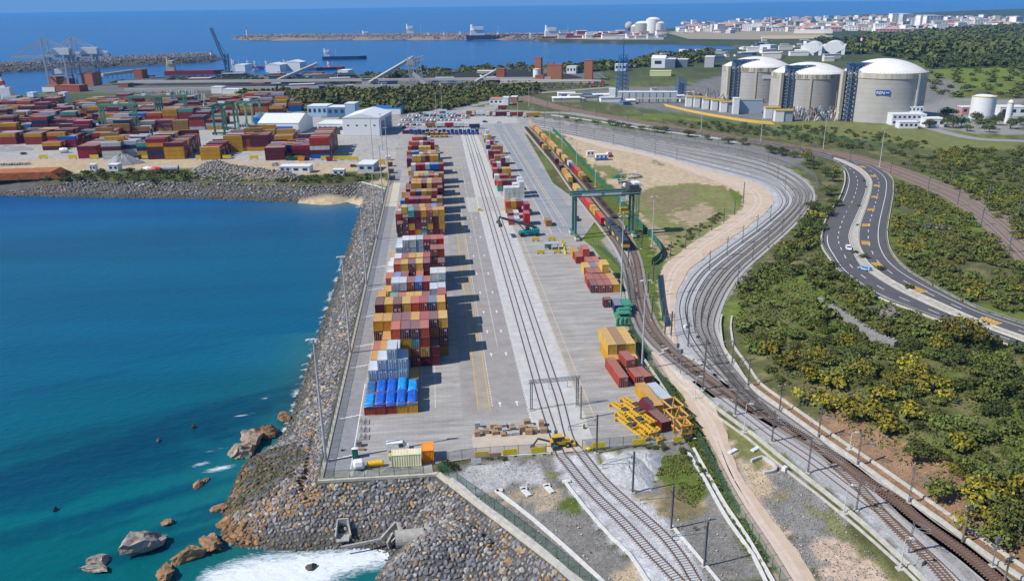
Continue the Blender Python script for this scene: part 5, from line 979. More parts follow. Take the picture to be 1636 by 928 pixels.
# rubble retaining wall on the slope
s = evenly([p[:2] for p in PP([(1310, 488), (1340, 508), (1372, 530), (1402, 548), (1437, 562)])], 1.1); t = thing('stone_retaining_wall', 'broken grey stone retaining wall between shrubs on the railway slope', 'stone wall'); n_ = normals2(s)
nst = 0; V, Fc = ico(1, 5); me = bpy.data.meshes.new('stone'); me.from_pydata((V*(.62, .45, .55)).tolist(), [], Fc.tolist()); me.materials.append(mat('wall_stone', (.25, .24, .225), .9, .3, 1.5, bump=.5))
for i in range(len(s)):
    for k in range(6):
        if nst >= 300: break
        o = bpy.data.objects.new('stone', me); C.objects.link(o); o.parent = t; p = s[i]-n_[i]*(k*.42)+np.array((random.uniform(-.2, .2), random.uniform(-.2, .2))); q = s[i]; o.location = (p[0], p[1], Z(q[0], q[1])+.1+2.7-k*.48); o.rotation_euler = (random.random()*.5, random.random()*.5, random.random()*6); nst += 1
wb = MB().m(me.materials[0]); wall(wb, [tuple(p) for p in s+n_*.3], 1.6, 2.5); wb.build('wall_core', t)
# ------------------------------------------------------------ shipping containers
CN = {'r': ('maroon', '5A1B26'), 'b': ('rust red', '8E382B'), 'y': ('yellow', 'BC8A1E'), 'Y': ('pale yellow', 'C79F45'), 'o': ('orange', 'B5502E'), 'p': ('purple maroon', '673044'), 'c': ('crimson', '94122F'), 'R': ('bright red', 'B4211F'),
      'n': ('navy blue', '1C2F57'), 'B': ('bright blue', '0B5CA8'), 't': ('turquoise', '45938A'), 'g': ('dark green', '23513F'), 'w': ('white', 'BFC0BD'), 'G': ('grey', 'A6AFB8'), 'k': ('tan', '8F6A36'), 's': ('salmon', 'A8503F'), 'O': ('vivid orange', 'F08C08'), 'l': ('cream', 'DDD3A8')}
def cmat(k):
    nm, hx = CN[k]; m = MATS.get('container_'+nm)
    if m: return m
    m = mat('container_'+nm, lin(hx), .55, .17, .7, spec=.35, rnd=.12, streak=True); n = m.node_tree; L = n.links; b = n.nodes['Principled BSDF']; src = b.inputs['Base Color'].links[0].from_socket
    tc = n.nodes.new('ShaderNodeTexCoord'); no = n.nodes.new('ShaderNodeTexNoise'); no.inputs['Scale'].default_value = 2.6; no.inputs['Detail'].default_value = 8; no.inputs['Roughness'].default_value = .8; L.new(tc.outputs['Object'], no.inputs['Vector'])
    mr = n.nodes.new('ShaderNodeMapRange'); mr.inputs[1].default_value = .56; mr.inputs[2].default_value = .72; mr.inputs[3].default_value = 0; mr.inputs[4].default_value = .55; L.new(no.outputs[0], mr.inputs[0])
    mx = n.nodes.new('ShaderNodeMix'); mx.data_type = 'RGBA'; L.new(mr.outputs[0], mx.inputs[0]); L.new(src, mx.inputs[6]); mx.inputs[7].default_value = (.14, .09, .06, 1)
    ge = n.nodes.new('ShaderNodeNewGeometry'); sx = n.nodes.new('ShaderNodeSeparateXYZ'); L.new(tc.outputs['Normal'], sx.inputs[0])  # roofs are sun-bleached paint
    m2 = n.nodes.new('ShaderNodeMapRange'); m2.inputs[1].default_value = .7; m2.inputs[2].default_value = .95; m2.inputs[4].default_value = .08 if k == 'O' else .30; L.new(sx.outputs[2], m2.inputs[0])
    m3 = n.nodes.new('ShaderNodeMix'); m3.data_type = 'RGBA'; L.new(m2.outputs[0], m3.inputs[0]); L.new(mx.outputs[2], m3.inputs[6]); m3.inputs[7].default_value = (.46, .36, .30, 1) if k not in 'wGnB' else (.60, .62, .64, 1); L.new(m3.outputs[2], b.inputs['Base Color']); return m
def corr(mb, a0, a1, n, f):                           # corrugated strip: f(t, depth) -> two points
    vs = []; d = 0; seq = []
    for i in range(n):
        for q, dp in ((0, 0), (.25, 0), (.5, .04), (.75, .04)): seq.append((a0+(a1-a0)*(i+q)/n, dp))
    seq.append((a1, 0))
    for t, dp in seq: vs += list(f(t, dp))
    mb.add(vs, [(2*i, 2*i+2, 2*i+3, 2*i+1) for i in range(len(seq)-1)])
def cont_mesh(L, k, H_=2.6, rear=True):
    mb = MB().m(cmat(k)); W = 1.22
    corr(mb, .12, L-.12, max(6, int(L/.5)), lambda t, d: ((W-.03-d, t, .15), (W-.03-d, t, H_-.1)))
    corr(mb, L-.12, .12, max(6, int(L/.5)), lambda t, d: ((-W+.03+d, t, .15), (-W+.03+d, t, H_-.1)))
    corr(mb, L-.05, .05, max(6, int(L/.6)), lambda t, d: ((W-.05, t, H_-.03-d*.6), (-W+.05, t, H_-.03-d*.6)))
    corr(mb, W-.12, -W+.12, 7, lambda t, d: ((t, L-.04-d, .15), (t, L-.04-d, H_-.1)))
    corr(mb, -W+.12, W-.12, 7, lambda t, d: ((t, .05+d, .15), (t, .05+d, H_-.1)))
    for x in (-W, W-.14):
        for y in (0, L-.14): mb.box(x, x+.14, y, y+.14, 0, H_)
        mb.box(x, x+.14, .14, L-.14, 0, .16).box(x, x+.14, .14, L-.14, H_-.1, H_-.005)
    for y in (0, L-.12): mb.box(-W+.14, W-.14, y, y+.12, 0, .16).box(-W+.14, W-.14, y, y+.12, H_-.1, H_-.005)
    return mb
CM = {}
def cobj(L, k, H_):
    key = (L, k, H_)
    if key not in CM: o = cont_mesh(L, k, H_).build('container'); CM[key] = o.data; return o
    o = bpy.data.objects.new('container', CM[key]); C.objects.link(o); return o
rodm = mat('lock_rod_steel', (.42, .41, .40), .5, .2, 4, metal=.3); markw = mat('white_container_marking', (.62, .62, .60), .7, .1, 5); markd = mat('dark_marking', (.05, .05, .06), .7, .1, 5)
DM = {}
def doors(o, k, H_, marks):
    for s in (-1, 1):
        key = (k, H_, s, marks)
        if key not in DM:
            mb = MB().m(cmat(k)); x0, x1 = (-1.09, -.015) if s < 0 else (.015, 1.09); mb.box(x0, x1, -.035, .03, .17, H_-.12)
            for z in (.55, 1.05, 1.55, 2.05): mb.box(x0+.06, x1-.06, -.05, -.03, z, z+.07)
            rb_ = MB().m(rodm)
            for x in ((x0+x1)/2-.28, (x0+x1)/2+.28): rb_.box(x-.03, x+.03, -.10, -.05, .1, H_-.08); rb_.box(x-.09, x+.09, -.11, -.09, .9, 1.02)
            mb.m(markw)
            if marks == 1 and s > 0: mb.box(x0+.15, x1-.25, -.06, -.045, H_-.75, H_-.5).box(x0+.3, x1-.2, -.06, -.045, H_-1.05, H_-.93)
            if marks == 2: mb.box(x0+.2, x1-.2, -.06, -.045, H_-.8, H_-.3)
            if marks == 3:
                for zz_ in (.5, .95): mb.box(x0+.2, x0+.55, -.06, -.045, zz_, zz_+.35).box(x0+.6, x0+.95, -.06, -.045, zz_, zz_+.35)
            d = mb.build('door', o); DM[key] = (d.data, rb_.build('lock_rods', d).data)
        else:
            d = bpy.data.objects.new('door', DM[key][0]); C.objects.link(d); d.parent = o; d2 = bpy.data.objects.new('lock_rods', DM[key][1]); C.objects.link(d2); d2.parent = d
CT = []                                               # x,y,z,rot,L,H,k,doors,label,group
def ct(x, y, z, L, k, label, group, rot=0.0, H_=2.72, dr=0, tilt=0): CT.append((x, y, z, rot, L, H_, k, dr, label, group, tilt))
TN = ['ground', 'second', 'third', 'fourth', 'fifth']
TIER = ['on the ground', 'on the second tier', 'on the third tier', 'on the fourth tier', 'on the fifth tier']
# long western stack: Y of the row front, X offset, then 8 columns of colours from ground up
RT = 2.74
rows = [
 (168.9, -19.5, ['b', 'b', 'b', 'y', 'y', '', '', '']), (175.3, -19.5, ['k', 'b', 'y', 'b', 'b', '', '', '']), (181.8, -19.3, ['GG', 'GGG', 'GGGG', 'GGG', 'y', '', '', '']),
 (188.2, -19.0, ['yy', 'ryy', 'GbG', 'n', '', '', '', '']), (194.6, -18.9, ['rs', 'ryy', 'yyyo', 'ryyp', 'bbtp', 'rybs', 'rr', '']),
 (200.9, -18.9, ['yyry', 'ryyy', 'rbyp', 'yrrp', 'rbby', 'bryc', 'rnkp', 'krrY']), (207.3, -18.9, ['yyb', 'ryr', 'ryb', 'yrr', 'rbb', 'bry', 'ryb', 'kry']),
 (213.8, -19.2, ['rbyr', 'yryy', 'rrbr', 'byrY', 'ryro', 'brrc', 'yrrn', 'rykY']), (220.2, -18.9, ['yyyy', 'rbG', 'ryY', 'byY', 'ryY', 'bbY', 'ryc', 'ybrc']),
 (226.6, -18.9, ['ybo', 'rn', 'rY', 'bY', 'rp', 'bp', 'rg', 'ybc']), (233.0, -18.9, ['', 'bt', 'rs', 'yY', 'bY', 'rp', 'ryG', 'ybG']), (240.2, -18.6, ['yy', 'bGw', 'rrG', 'bbb', 'rbB', 'yrb', 'rbGw', 'bbGw']),
 (253.4, -18.6, ['bo', 'rB', 'yp', 'r', 'bs', 'r', 'yy', 'bk']), (259.8, -18.6, ['rw', 'bro', 'ryY', 'brp', 'ybY', 'rrp', 'yy', 'brr']), (266.6, -18.6, ['Gw', 'wGw', 'brb', 'ryy', 'byY', 'rrc', 'brrb', 'rrrb']),
 (279.6, -18.6, ['w', 'wGG', 'rGGw', 'bGGw', 'rGGG', 'brrc', 'rrrs', 'brrR']), (286.0, -18.6, ['y', 'byG', 'rGw', 'brG', 'ryG', 'brc', 'rrb', 'brR']),
 (323.5, -17.6, ['rr', 'rrr', 'cyrt', 'yprp', 'trby', 'ryrb', 'rrry', 'ryyy']), (329.9, -18.2, ['rrb', 'rrrY', 'rryt', 'ryrp', 'rrby', 'ryrb', 'rryB', 'rryr']), (336.3, -18.2, ['yo', 'rrp', 'ryr', 'rby', 'ryr', 'rrb', 'rnr', 'ykk']),
 (345.0, -18.0, ['nw', 'rn', 'rrrc', 'brrp', 'rrrb', 'rrrb', 'yry', 'rkkk']), (351.4, -18.0, ['rs', 'rb', 'rrc', 'brb', 'rrr', 'rrb', 'yrk', 'rkk']), (360.0, -17.6, ['B', 'rrb', 'rrrb', 'rbrn', 'ryyy', 'yrkk', 'rrrb', 'rrr']), (366.4, -17.6, ['BB', 'rrb', 'rrb', 'rbY', 'ryy', 'yrk', 'rrb', 'rrrr']),
 (378.0, -17.6, ['y', 'brr', 'rrry', 'bryy', 'rrrr', 'byyY', 'rrrb', 'rrrb']), (384.4, -17.6, ['yY', 'brr', 'rrry', 'bryy', 'rrrb', 'byyY', 'rrrb', 'rrrb']), (396.0, -16.6, ['k', 'rrp', 'ryyY', 'brrs', 'rrtt', 'rcrR', 'kyyy', 'rrr']), (402.5, -16.6, ['b', 'rrr', 'ryyY', 'bryY', 'rryY', 'rcrr', 'kyy', 'rr']),
 (414.0, -16.4, ['b', 'nn', 'yyY', 'yyY', 'yyo', 'rrr', 'rnn', 'kkk']), (426.0, -16.2, ['', 'GGGw', 'ccrc', 'rrrc', 'BnnG', 'nnnB', 'rBnB', 'rrrc']), (432.5, -16.2, ['', 'Gnw', 'rrc', 'rrr', 'nnG', 'nnB', 'BnB', 'yky']),
 (452.0, -16.2, ['y', 'kyyY', 'yyyY', 'rkkk', 'rccr', 'kkyy', 'yyyy', 'kkk']), (458.5, -16.2, ['y', 'yyY', 'yyY', 'kky', 'rcy', 'kyY', 'yyY', 'nn']), (476.0, -17.6, ['rr', 'tB', 'bs', 'GGG', 'rrb', 'yyY', 'yyk', 'nrn']), (482.5, -17.6, ['rr', 'nBB', 'rb', 'GG', 'rrb', 'yyY', 'yky', 'nnr']),
 (500.0, -18.2, ['bo', 'yk', 'BB', 'yyY', 'yyY', 'ryY', 'crrc', 'yyY']), (520.0, -18.0, ['bb', 'wro', 'brs', 'bow', 'rrb', 'crr', '', '']), (540.0, -18.0, ['yo', 'boo', 'rbo', 'bbs', 'rrr', '', '', '']), (575.0, -16.0, ['o', 'w', 'w', 'Y', 'G', '', '', '']), (600, -10, ['', '', 'r', 'c', 'y', '', '', ''])]
def hh(cols, c): return len(cols[c]) if 0 <= c < 8 else 0
for ri, (Y_, X0, cols) in enumerate(rows):
    front = rows[ri-1] if ri and Y_-rows[ri-1][0] < 7 else None; back = rows[ri+1] if ri+1 < len(rows) and rows[ri+1][0]-Y_ < 7 else None
    for c in range(8):
        for t_, k in enumerate(cols[c]):
            hid = front is not None and hh(front[2], c) > t_ and hh(cols, c-1) > t_ and hh(cols, c+1) > t_ and len(cols[c]) > t_+1 and (back is None or hh(back[2], c) > t_)
            if hid: continue
            L = 6.06; dr = [0, 1, 2, 0, 1, 0, 3][(ri*5+c*3+t_*7) % 7] if k not in 'yYk' else [0, 0, 1, 0][(ri+c+t_) % 4]
            if ri == 2 and k == 'G': dr = 2
            if ri in (0, 1): dr = 0
            nm = CN[k][0]; lb = f'{nm} container, {TN[t_]} tier, {nth(c)} column, {nth(ri)} row of the long western stack'
            ct(X0+1.25+c*2.5+random.uniform(-.05, .05), Y_+random.uniform(-.1, .1), t_*RT, L, k, lb, 'containers in the long western stack', dr=dr)
# narrow stack between the yard tracks and the crane lane (front first)
def pstack(px, py, cols, L=6.06, tag_='', base=0, gap=2.5, rot=0.0, dr=None, grp='containers in the narrow middle stack', H_=2.72):
    x, y = P0(px, py)
    for c, col in enumerate(cols):
        for t_, k in enumerate(col):
            ct(x+1.25+c*gap*math.cos(rot), y+c*gap*math.sin(rot), t_*RT, L, k, f'{CN[k][0]} container, {TN[t_]} tier, {nth(c)} from left, {tag_}', grp, rot, H_, dr if dr is not None else (c+t_+len(tag_)) % 3)
pstack(853.5, 363, ['', '', 'k'], tag_='right behind the teal reach stacker', gap=2.6); pstack(838, 361, ['cR'], tag_='tall red column beside the teal reach stacker', gap=2.6); x_, y_ = P0(829, 352)
pstack(812, 350, ['p', 'w'], tag_='low pair left of the reach stacker'); pstack(813, 360, ['s', 'G'], tag_='low pair behind the reach stacker boom'); pstack(808, 341, ['yo', 'yY', 'rb'], tag_='of the group in front of the blue container'); pstack(838, 345, ['cc'], tag_='crimson column right of the yellow ones'); pstack(819, 330, ['w', 'B'], tag_='of the pair with the lone bright blue one')
pstack(806, 318, ['ww', 'ww', 'ww', 'www'][:3]+['www'], tag_='of the white group at the pale crossing', gap=2.5); pstack(812, 312, ['', 'ww', 'www'], tag_='of the white group, second row'); pstack(795, 306, ['ts', 'kr', 'rp', 'rp'], tag_='of the row with the turquoise one'); pstack(791, 297, ['sw', 'rc', 'rb'], tag_='just behind the turquoise row')
pstack(788, 286, ['rs', 'rr', 'yY', 'ky'], tag_='of the row with maroon and yellow'); pstack(787, 276, ['cc', 'rw', 'rrp', 'rrw'], tag_='of the row under the white roof'); pstack(784, 264, ['b', 'kk', 'kk', 'kk'], tag_='of the mustard coloured row'); pstack(781, 256, ['br', 'rb', 'rc'], tag_='of the crimson row of the middle stack')
pstack(779, 248, ['w', 'kk', 'kk', 'kk'], tag_='of the tan row of the middle stack'); pstack(777, 239, ['nw', 'rc', 'n'], tag_='of the row with the bright crimson box'); pstack(774, 229, ['bw', 'yy', 'G'], tag_='of the second farthest row'); pstack(771, 221, ['Y', 'Yw'], tag_='of the farthest row')
# eastern stacks beside the fence
def row(pts, L, names, grp='containers by the eastern yard fence', H_=2.72):
    for px, py, z, k, rot, dr, lb in pts: x, y = P0(px, py); ct(x, y, z, L, k, lb, grp, rot, H_, dr)
E1 = [(950, 468, 'r', 1), (961.5, 468, 'b', 2), (972.5, 467.5, 'b', 2), (984, 467, 'y', 0)]
for i, (px, py, k, dr) in enumerate(E1):
    x, y = P0(px, py); ct(x, y, 0, 6.06, k, f'{CN[k][0]} container in the eastern front row, {nth(i)} from the left', 'containers by the eastern yard fence', -.02, 2.72, dr)
    ct(x, y+6.3, 0, 6.06, 'b' if i < 3 else 'y', f'{CN["b" if i < 3 else "y"][0]} container roof just behind the eastern front row, {nth(i)} from left', 'containers by the eastern yard fence', -.02)
x, y = P0(950, 468)
for j, (cols, lb) in enumerate([(['b', 'b', 'yY'], 'second'), (['Y', 'n', 'y'], 'third'), (['', 's', 's'], 'fourth'), (['b', 'rs', 'b'], 'fifth'), (['y', 'n', ''], 'last')]):
    for c, col in enumerate(cols):
        for t_, k in enumerate(col): ct(x-.4+(c+.7)*2.5-j*.25, y+12.8+j*6.4, t_*RT, 6.06, k, f'{CN[k][0]} container, {TN[t_]} tier, {nth(c)} from left, {lb} row of the eastern block', 'containers by the eastern yard fence', -.02, 2.72, 1 if k == 'r' else 0)
x, y = P0(971, 491.5); ct(x, y, 0, 2.6, 'r', 'small dark maroon ten-foot container standing alone by the green tank frames', 'containers by the eastern yard fence', 0, 2.72, 1); x, y = P0(987, 500); ct(x, y-.5, 0, 6.06, 'n', 'faded blue container behind the green bins', 'containers by the eastern yard fence', -.08)
x, y = P0(979, 598)
for c, (k, kk) in enumerate([('Y', 'y'), ('k', 'k'), ('Y', 'y')]): ct(x+1.2+c*2.52, y+3.2, 0, 12.19, kk, f'long {CN[kk][0]} container, {nth(c)} from the left in the lower tier east of the gantry', 'long yellow containers by the fence', .02); ct(x+1.2+c*2.52, y+6.5, RT, 12.19, k, f'long {CN[k][0]} container on the upper tier, {nth(c)} from the left', 'long yellow containers by the fence', .02)
x, y = P0(990, 619); ct(x+1.0, y, 0, 12.19, 'b', 'rust red open-top container at the left of the leaning group', 'leaning rust red containers', .08, 2.72, 1); x, y = P0(1014, 617.5); ct(x+1.2, y, 0, 6.06, 'b', 'rust red container in the middle of the leaning group with white mark', 'leaning rust red containers', .10, 2.72, 1); x, y = P0(1032, 617); ct(x+.5, y, 0, 6.06, 'b', 'rust red container at the right of the leaning group', 'leaning rust red containers', .22, 2.72, 0)
x, y = P0(1005, 605); ct(x+.6, y+1, 2.74, 6.06, 'b', 'rust red container lying on top of the leaning group', 'leaning rust red containers', .12, 2.0, 1)
x, y = P0(1052, 664); ct(x, y, 0, 12.19, 'y', 'dull yellow sagging forty-foot container beside the yellow spreaders', 'containers by the spreader frames', .12); x, y = P0(1068, 660); ct(x+.4, y+2, 0, 9.0, 'G', 'light grey flat-roofed container box behind the orange frames', 'containers by the spreader frames', .2)
x, y = P0(1064, 690); ct(x, y, 0, 6.06, 'r', 'dirty maroon container with dusty grey roof in front of the orange frames', 'containers by the spreader frames', .28, 2.6, 0); x, y = P0(1040, 668); ct(x, y, 0, 4.4, 'r', 'tilted dark maroon container half on its edge beside the spreaders', 'containers by the spreader frames', .75, 2.5, 0, .5)
# front edge units
x, y = P0(650, 742); ct(x+3.1, y+.3, 0, 6.2, 'l', 'cream container standing side-on at the front edge of the yard', 'containers at the front edge', math.pi/2, 2.9); x, y = P0(683.5, 738.5); ct(x+.1, y, 0, 3.6, 'O', 'vivid orange half-length container beside the cream one', 'containers at the front edge', 0, 2.8)
# trains: left siding and right siding
def onsid(pts, start, n, seq, grp, tagn, L=6.06, z=1.25):
    s = evenly(flat(pts), .5); d = np.hypot(s[:, 0]-P0(*start)[0], s[:, 1]-P0(*start)[1]); i = int(d.argmin()); out = []
    for j, k in enumerate(seq):
        LL = 12.19 if k.isupper() and k in 'YR' else L; m_ = int(LL/.5)+1; i2 = i-m_
        if i2 < 0: break
        a, b = s[i], s[i2]; rot = math.atan2(b[1]-a[1], b[0]-a[0])-math.pi/2
        if k != '.': ct(a[0], a[1], z, LL, k, f'{CN[k][0]} container on the {tagn}, {nth(j)} counted from the locomotive end', grp, rot, 2.6, j % 3)
        i = i2-1
    return s
TL = [(838, 203), (862, 232), (888, 262), (915, 300), (945, 338), (972, 372), (990, 398)]; TR = [(848, 203), (880, 235), (905, 262), (930, 288), (958, 322), (986, 355), (1004, 385)]
onsid(TL, (970, 362), 0, 'R'+'yy'+'R'+'R'+'nY'+'..'+'Yyy'+'.r.'+'.r.'+'.....'+'y.r', 'containers on the left train', 'left freight train'); onsid(TR, (934, 292), 0, 'kyRcnwrYrYrYYyoyYbYYoY', 'containers on the right train', 'right freight train')
# blocks of the port terminal on the left: long sides towards the camera
TG = 'containers of the port terminal blocks'
def tblock(px, py, cols, depth, label, jit=0):
    x, y = P0(px, py)
    for t_, k in enumerate(cols): ct(x+12.19, y, t_*2.65, 12.19, k, f'{CN[k][0]} container {TIER[t_]} at the front of {label}', TG, math.pi/2, 2.6)
    h = len(cols)
    for d in range(1, depth):
        hh_ = max(1, min(5, h+(-1 if random.random() < .3 else 0)+(1 if random.random() < .1 else 0)))
        for t_ in range(hh_): CT.append((x+12.19, y+d*2.7, t_*2.65, math.pi/2, 12.19, 2.6, random.choice('rrrbbyyppnckkoG' if cols[0] != 'G' else 'GGnGw'), 0, '', TG, 0))
tblock(127, 253, 'ccr', 16, 'the crimson block left of the grey heap'); tblock(166, 254, 'wwrG', 16, 'the white and grey block'); tblock(192, 251, 'GGnG', 12, 'the grey block behind the white one'); tblock(222, 254, 'nynt', 7, 'the small block with the turquoise roof'); tblock(238, 254.5, 'rnryc', 13, 'the block with the blue stripe'); tblock(265, 254.5, 'yyyr', 15, 'the four-high yellow block'); tblock(322, 255, 'yyy', 14, 'the three-high yellow block')
tblock(360, 242, 'yyyy', 13, 'the yellow block left of the warehouse'); tblock(387, 241, 'ybbr', 12, 'the block beside the second yellow block'); tblock(402, 241, 'yrrr', 14, 'the red block under the white warehouse'); tblock(425, 256, 'rrr', 9, 'the maroon block at the barrier line'); tblock(441, 242, 'yycy', 11, 'the block with a crimson stripe'); tblock(453, 251, 'ynn', 10, 'the low navy block'); tblock(468, 252, 'rrc', 12, 'the crimson block next to the navy one'); tblock(497, 253, 'BrwbR', 18, 'the tall rust red block nearest the yard')
tblock(70, 240, 'ry', 9, 'the low block by the dirt yard'); tblock(42, 231, 'bby', 10, 'the second block from the left edge'); tblock(0, 231, 'bby', 10, 'the block at the left edge'); tblock(80, 236, 'bycy', 10, 'the block with a blue roof container'); tblock(95, 236, 'bcB', 11, 'the block topped bright blue'); tblock(131, 226, 'yBt', 12, 'the block topped turquoise and blue'); tblock(-45, 232, 'rbyk', 10, 'the block cut by the left edge'); tblock(150, 230, 'rrb', 10, 'the rust red block behind the crimson one')
for row_i, (py, x0p, x1p) in enumerate([(222, -60, 215), (212, -60, 345), (204, -60, 345), (197, -60, 350), (191, -60, 440), (186, -60, 455), (182, -60, 455), (178, -60, 440), (175, -60, 300)]):
    y0 = P0(150, py)[1]; xa, xb = P0(x0p, py)[0], P0(x1p, py)[0]; x = xa; blk = 0; ylen = (P0(150, py-5)[1]-y0)*.62; nd = max(3, int(ylen*1.35/2.7))
    while x < xb:
        blk += 1
        if blk % 9 == 0: x += 16; continue
        h = random.choice([3, 3, 4, 4, 5]); base = random.choice('rrbykrp')
        for d in range(nd):
            hh_ = max(1, h-(random.random() < .35)); 
            for t_ in range(hh_):
                if t_ == hh_-1 or d == 0 or random.random() < .6: CT.append((x+12.19, y0+d*2.7, t_*2.65, math.pi/2, 12.19, 2.6, base if random.random() < .35 else random.choice('rrbbyypknckoGBtw'), 0, '', TG, 0))
        x += 12.9
CT2 = sorted([c for c in CT if inframe(c[:3])], key=lambda c: math.hypot(c[0], c[1], c[2]-CAMH)/(1 if c[4] < 7 else 1.25))
lab_ok = [c for c in CT2 if c[8]]; indiv = lab_ok[:300]; ids = set(id(c) for c in indiv); cobjs = []
for c in indiv:
    x, y, z, rot, L, H_, k, dr, lb, grp, tilt = c; o = cobj(L, k, H_); o.location = (x, y, z+.02); o.rotation_euler = (tilt, tilt*.6, rot); tag(o, lb, 'container', grp)
    if dr: doors(o, k, H_, dr if dr != 2 or k in 'wG' else 1)
rest = {}
mb = MB()
for c in CT2:
    if id(c) in ids: continue
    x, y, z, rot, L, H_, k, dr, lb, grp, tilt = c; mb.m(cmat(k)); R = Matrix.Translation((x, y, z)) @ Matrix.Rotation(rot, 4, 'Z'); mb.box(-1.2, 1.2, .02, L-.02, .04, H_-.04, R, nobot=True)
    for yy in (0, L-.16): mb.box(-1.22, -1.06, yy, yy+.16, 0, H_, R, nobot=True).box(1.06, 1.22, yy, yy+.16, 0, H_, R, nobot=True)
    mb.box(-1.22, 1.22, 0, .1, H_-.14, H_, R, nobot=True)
stuff(mb.build('container_stacks'), 'hundreds of stacked shipping containers in the far rows and port terminal', 'containers')
# blue tarpaulins on the open-top containers
tarps = {'T': mat('blue_tarpaulin', (.010, .11, .52), .45, .25, 1.2, bump=.8, bscale=2.2, spec=.5), 'L': mat('light_blue_tarpaulin', (.01, .28, .68), .45, .25, 1.2, bump=.8, bscale=2.2, spec=.5), 'D': mat('faded_blue_tarpaulin', (.03, .13, .30), .5, .35, 1.2, bump=.8, bscale=2.2)}
def tarp(x, y, k, hgt, seed, label):
    r = random.Random(seed); mb = MB().m(tarps[k]); nx, ny = 9, 15; W, L = 1.3, 3.1; vs = []
    for j in range(ny+1):
        for i in range(nx+1):
            u, v = -1+2*i/nx, -1+2*j/ny; e = max(abs(u), abs(v)); zz_ = (1-max(0, (abs(u)-.55)/.45)**2.2)*(1-max(0, (abs(v)-.6)/.4)**3)*hgt*.7+r.uniform(-.06, .06)+.12*math.sin(v*6+seed)*(1-abs(u))
            if e > .999: zz_ = -.55+r.uniform(-.12, .08)
            vs.append((u*W*(1 if e > .99 else .97)+r.uniform(-.02, .02), v*L+L, zz_))
    fs = [(j*(nx+1)+i, j*(nx+1)+i+1, (j+1)*(nx+1)+i+1, (j+1)*(nx+1)+i) for j in range(ny) for i in range(nx)]
    o = mb.add(vs, fs).build('tarpaulin', smooth=True, loc=(x, y, 2.78)); return tag(o, label, 'tarpaulin', 'blue tarpaulins over open-top containers')
for c, k, h_ in ((0, 'L', .35), (1, 'T', .5), (2, 'T', 1.0), (3, 'T', 1.3), (4, 'T', .7)): tarp(-18.25+c*2.5, 168.8, k, h_, c, f'{ {"L": "light blue", "T": "deep blue"}[k]} tarpaulin over the {nth(c)} open-top container from the left, front row')
for c, k, h_ in ((0, 'D', .5), (1, 'T', .9), (2, 'T', 1.2), (3, 'L', 1.5), (4, 'L', .5)): tarp(-18.25+c*2.5, 175.2, k, h_, 20+c, f'{ {"L": "light blue", "T": "deep blue", "D": "faded dark blue"}[k]} tarpaulin over the {nth(c)} open-top container from the left, second row')
# ------------------------------------------------------------ machines, vehicles and yard things
def M_(n, c, **k): return mat(n, lin(c) if isinstance(c, str) else c, **{**dict(rough=.5, var=.18, scale=1.5), **k})
tealp = M_('teal_crane_paint', (.07, .16, .135)); tyre = M_('tyre_rubber', (.03, .03, .03), rough=.9); glass = M_('dark_window_glass', (.03, .04, .055), rough=.12, spec=.7); ylw = M_('machine_yellow', (.60, .36, .03)); orng = M_('frame_orange', (.66, .34, .08)); yb = M_('yellow_board_paint', (.70, .52, .02), rough=.6)
dgrey = M_('dark_grey_metal', (.07, .07, .075)); wht = M_('white_body_paint', (.70, .70, .69), rough=.35); wht2 = M_('white_wall_cladding', (.66, .67, .67), rough=.7); bluew = M_('blue_body_paint', (.03, .12, .42)); red_ = M_('red_body_paint', (.45, .03, .03)); crd = M_('cardboard_brown', (.33, .21, .12), rough=.9); woodl = M_('light_pallet_wood', (.42, .33, .22), rough=.9)
def wheel(mb, x, y, r, w=.3, m_=None, ax='X'): mb.m(m_ or tyre).lathe([(0.01, -w/2), (r*.85, -w/2), (r, -w/3), (r, w/3), (r*.85, w/2), (.01, w/2)], (x, y, r), 12, ax=ax)
def at(px, py): x, y, z = P(px, py); return (x, y, max(z, -.12)+.13)
def truss(mb, a, b, w, h, n, t=.12):                   # box lattice between two points
    a, b = Vector(a), Vector(b); d = (b-a).normalized(); up = Vector((0, 0, 1)) if abs(d.z) < .9 else Vector((1, 0, 0)); s = d.cross(up).normalized(); u = s.cross(d)
    P4 = [(s*sx*w/2+u*sy*h/2) for sx, sy in ((-1, -1), (1, -1), (1, 1), (-1, 1))]
    for p in P4: mb.bar(a+p, b+p, t)
    for i in range(n):
        q0, q1 = a+(b-a)*i/n, a+(b-a)*(i+1)/n
        for k in range(4): mb.bar(q0+P4[k], q1+P4[(k+1) % 4], t*.6)
        for k in range(4): mb.bar(q1+P4[k], q1+P4[(k+1) % 4], t*.6)
    return mb
# big rail gantry crane
a, b = P0(917, 379), P0(1007, 374); W = math.hypot(b[0]-a[0], b[1]-a[1]); t = thing('rail_gantry_crane', 'teal green rail gantry crane straddling the siding tracks and train', 'gantry crane', (a[0], a[1], .02), math.atan2(b[1]-a[1], b[0]-a[0])); Hc = 18.6
for x, nm in ((0, 'left'), (W, 'right')):
    for y in (-2.4, 2.4): mb = MB().m(tealp); mb.box(x-.42, x+.42, y-.42, y+.42, 1.8, Hc-1.6); mb.m(dgrey).box(x+.43, x+.5, y-.3, y+.3, 2.2, Hc-3); mb.build('leg', t)
    mb = MB().m(tealp); mb.box(x-.5, x+.5, -6, 6, 1.2, 2.2).box(x-.42, x+.42, -2.4, 2.4, Hc-2.2, Hc-1.2); mb.build('sill_beam', t)
    for y in (-5, 5):
        mb = MB().m(M_('cream_bogie_paint', (.55, .50, .38))).box(x-.8, x+.8, y-1.5, y+1.5, .35, 1.3)
        for dy in (-1, 1): wheel(mb, x, y+dy, .4, .5)
        mb.build('bogie', t)
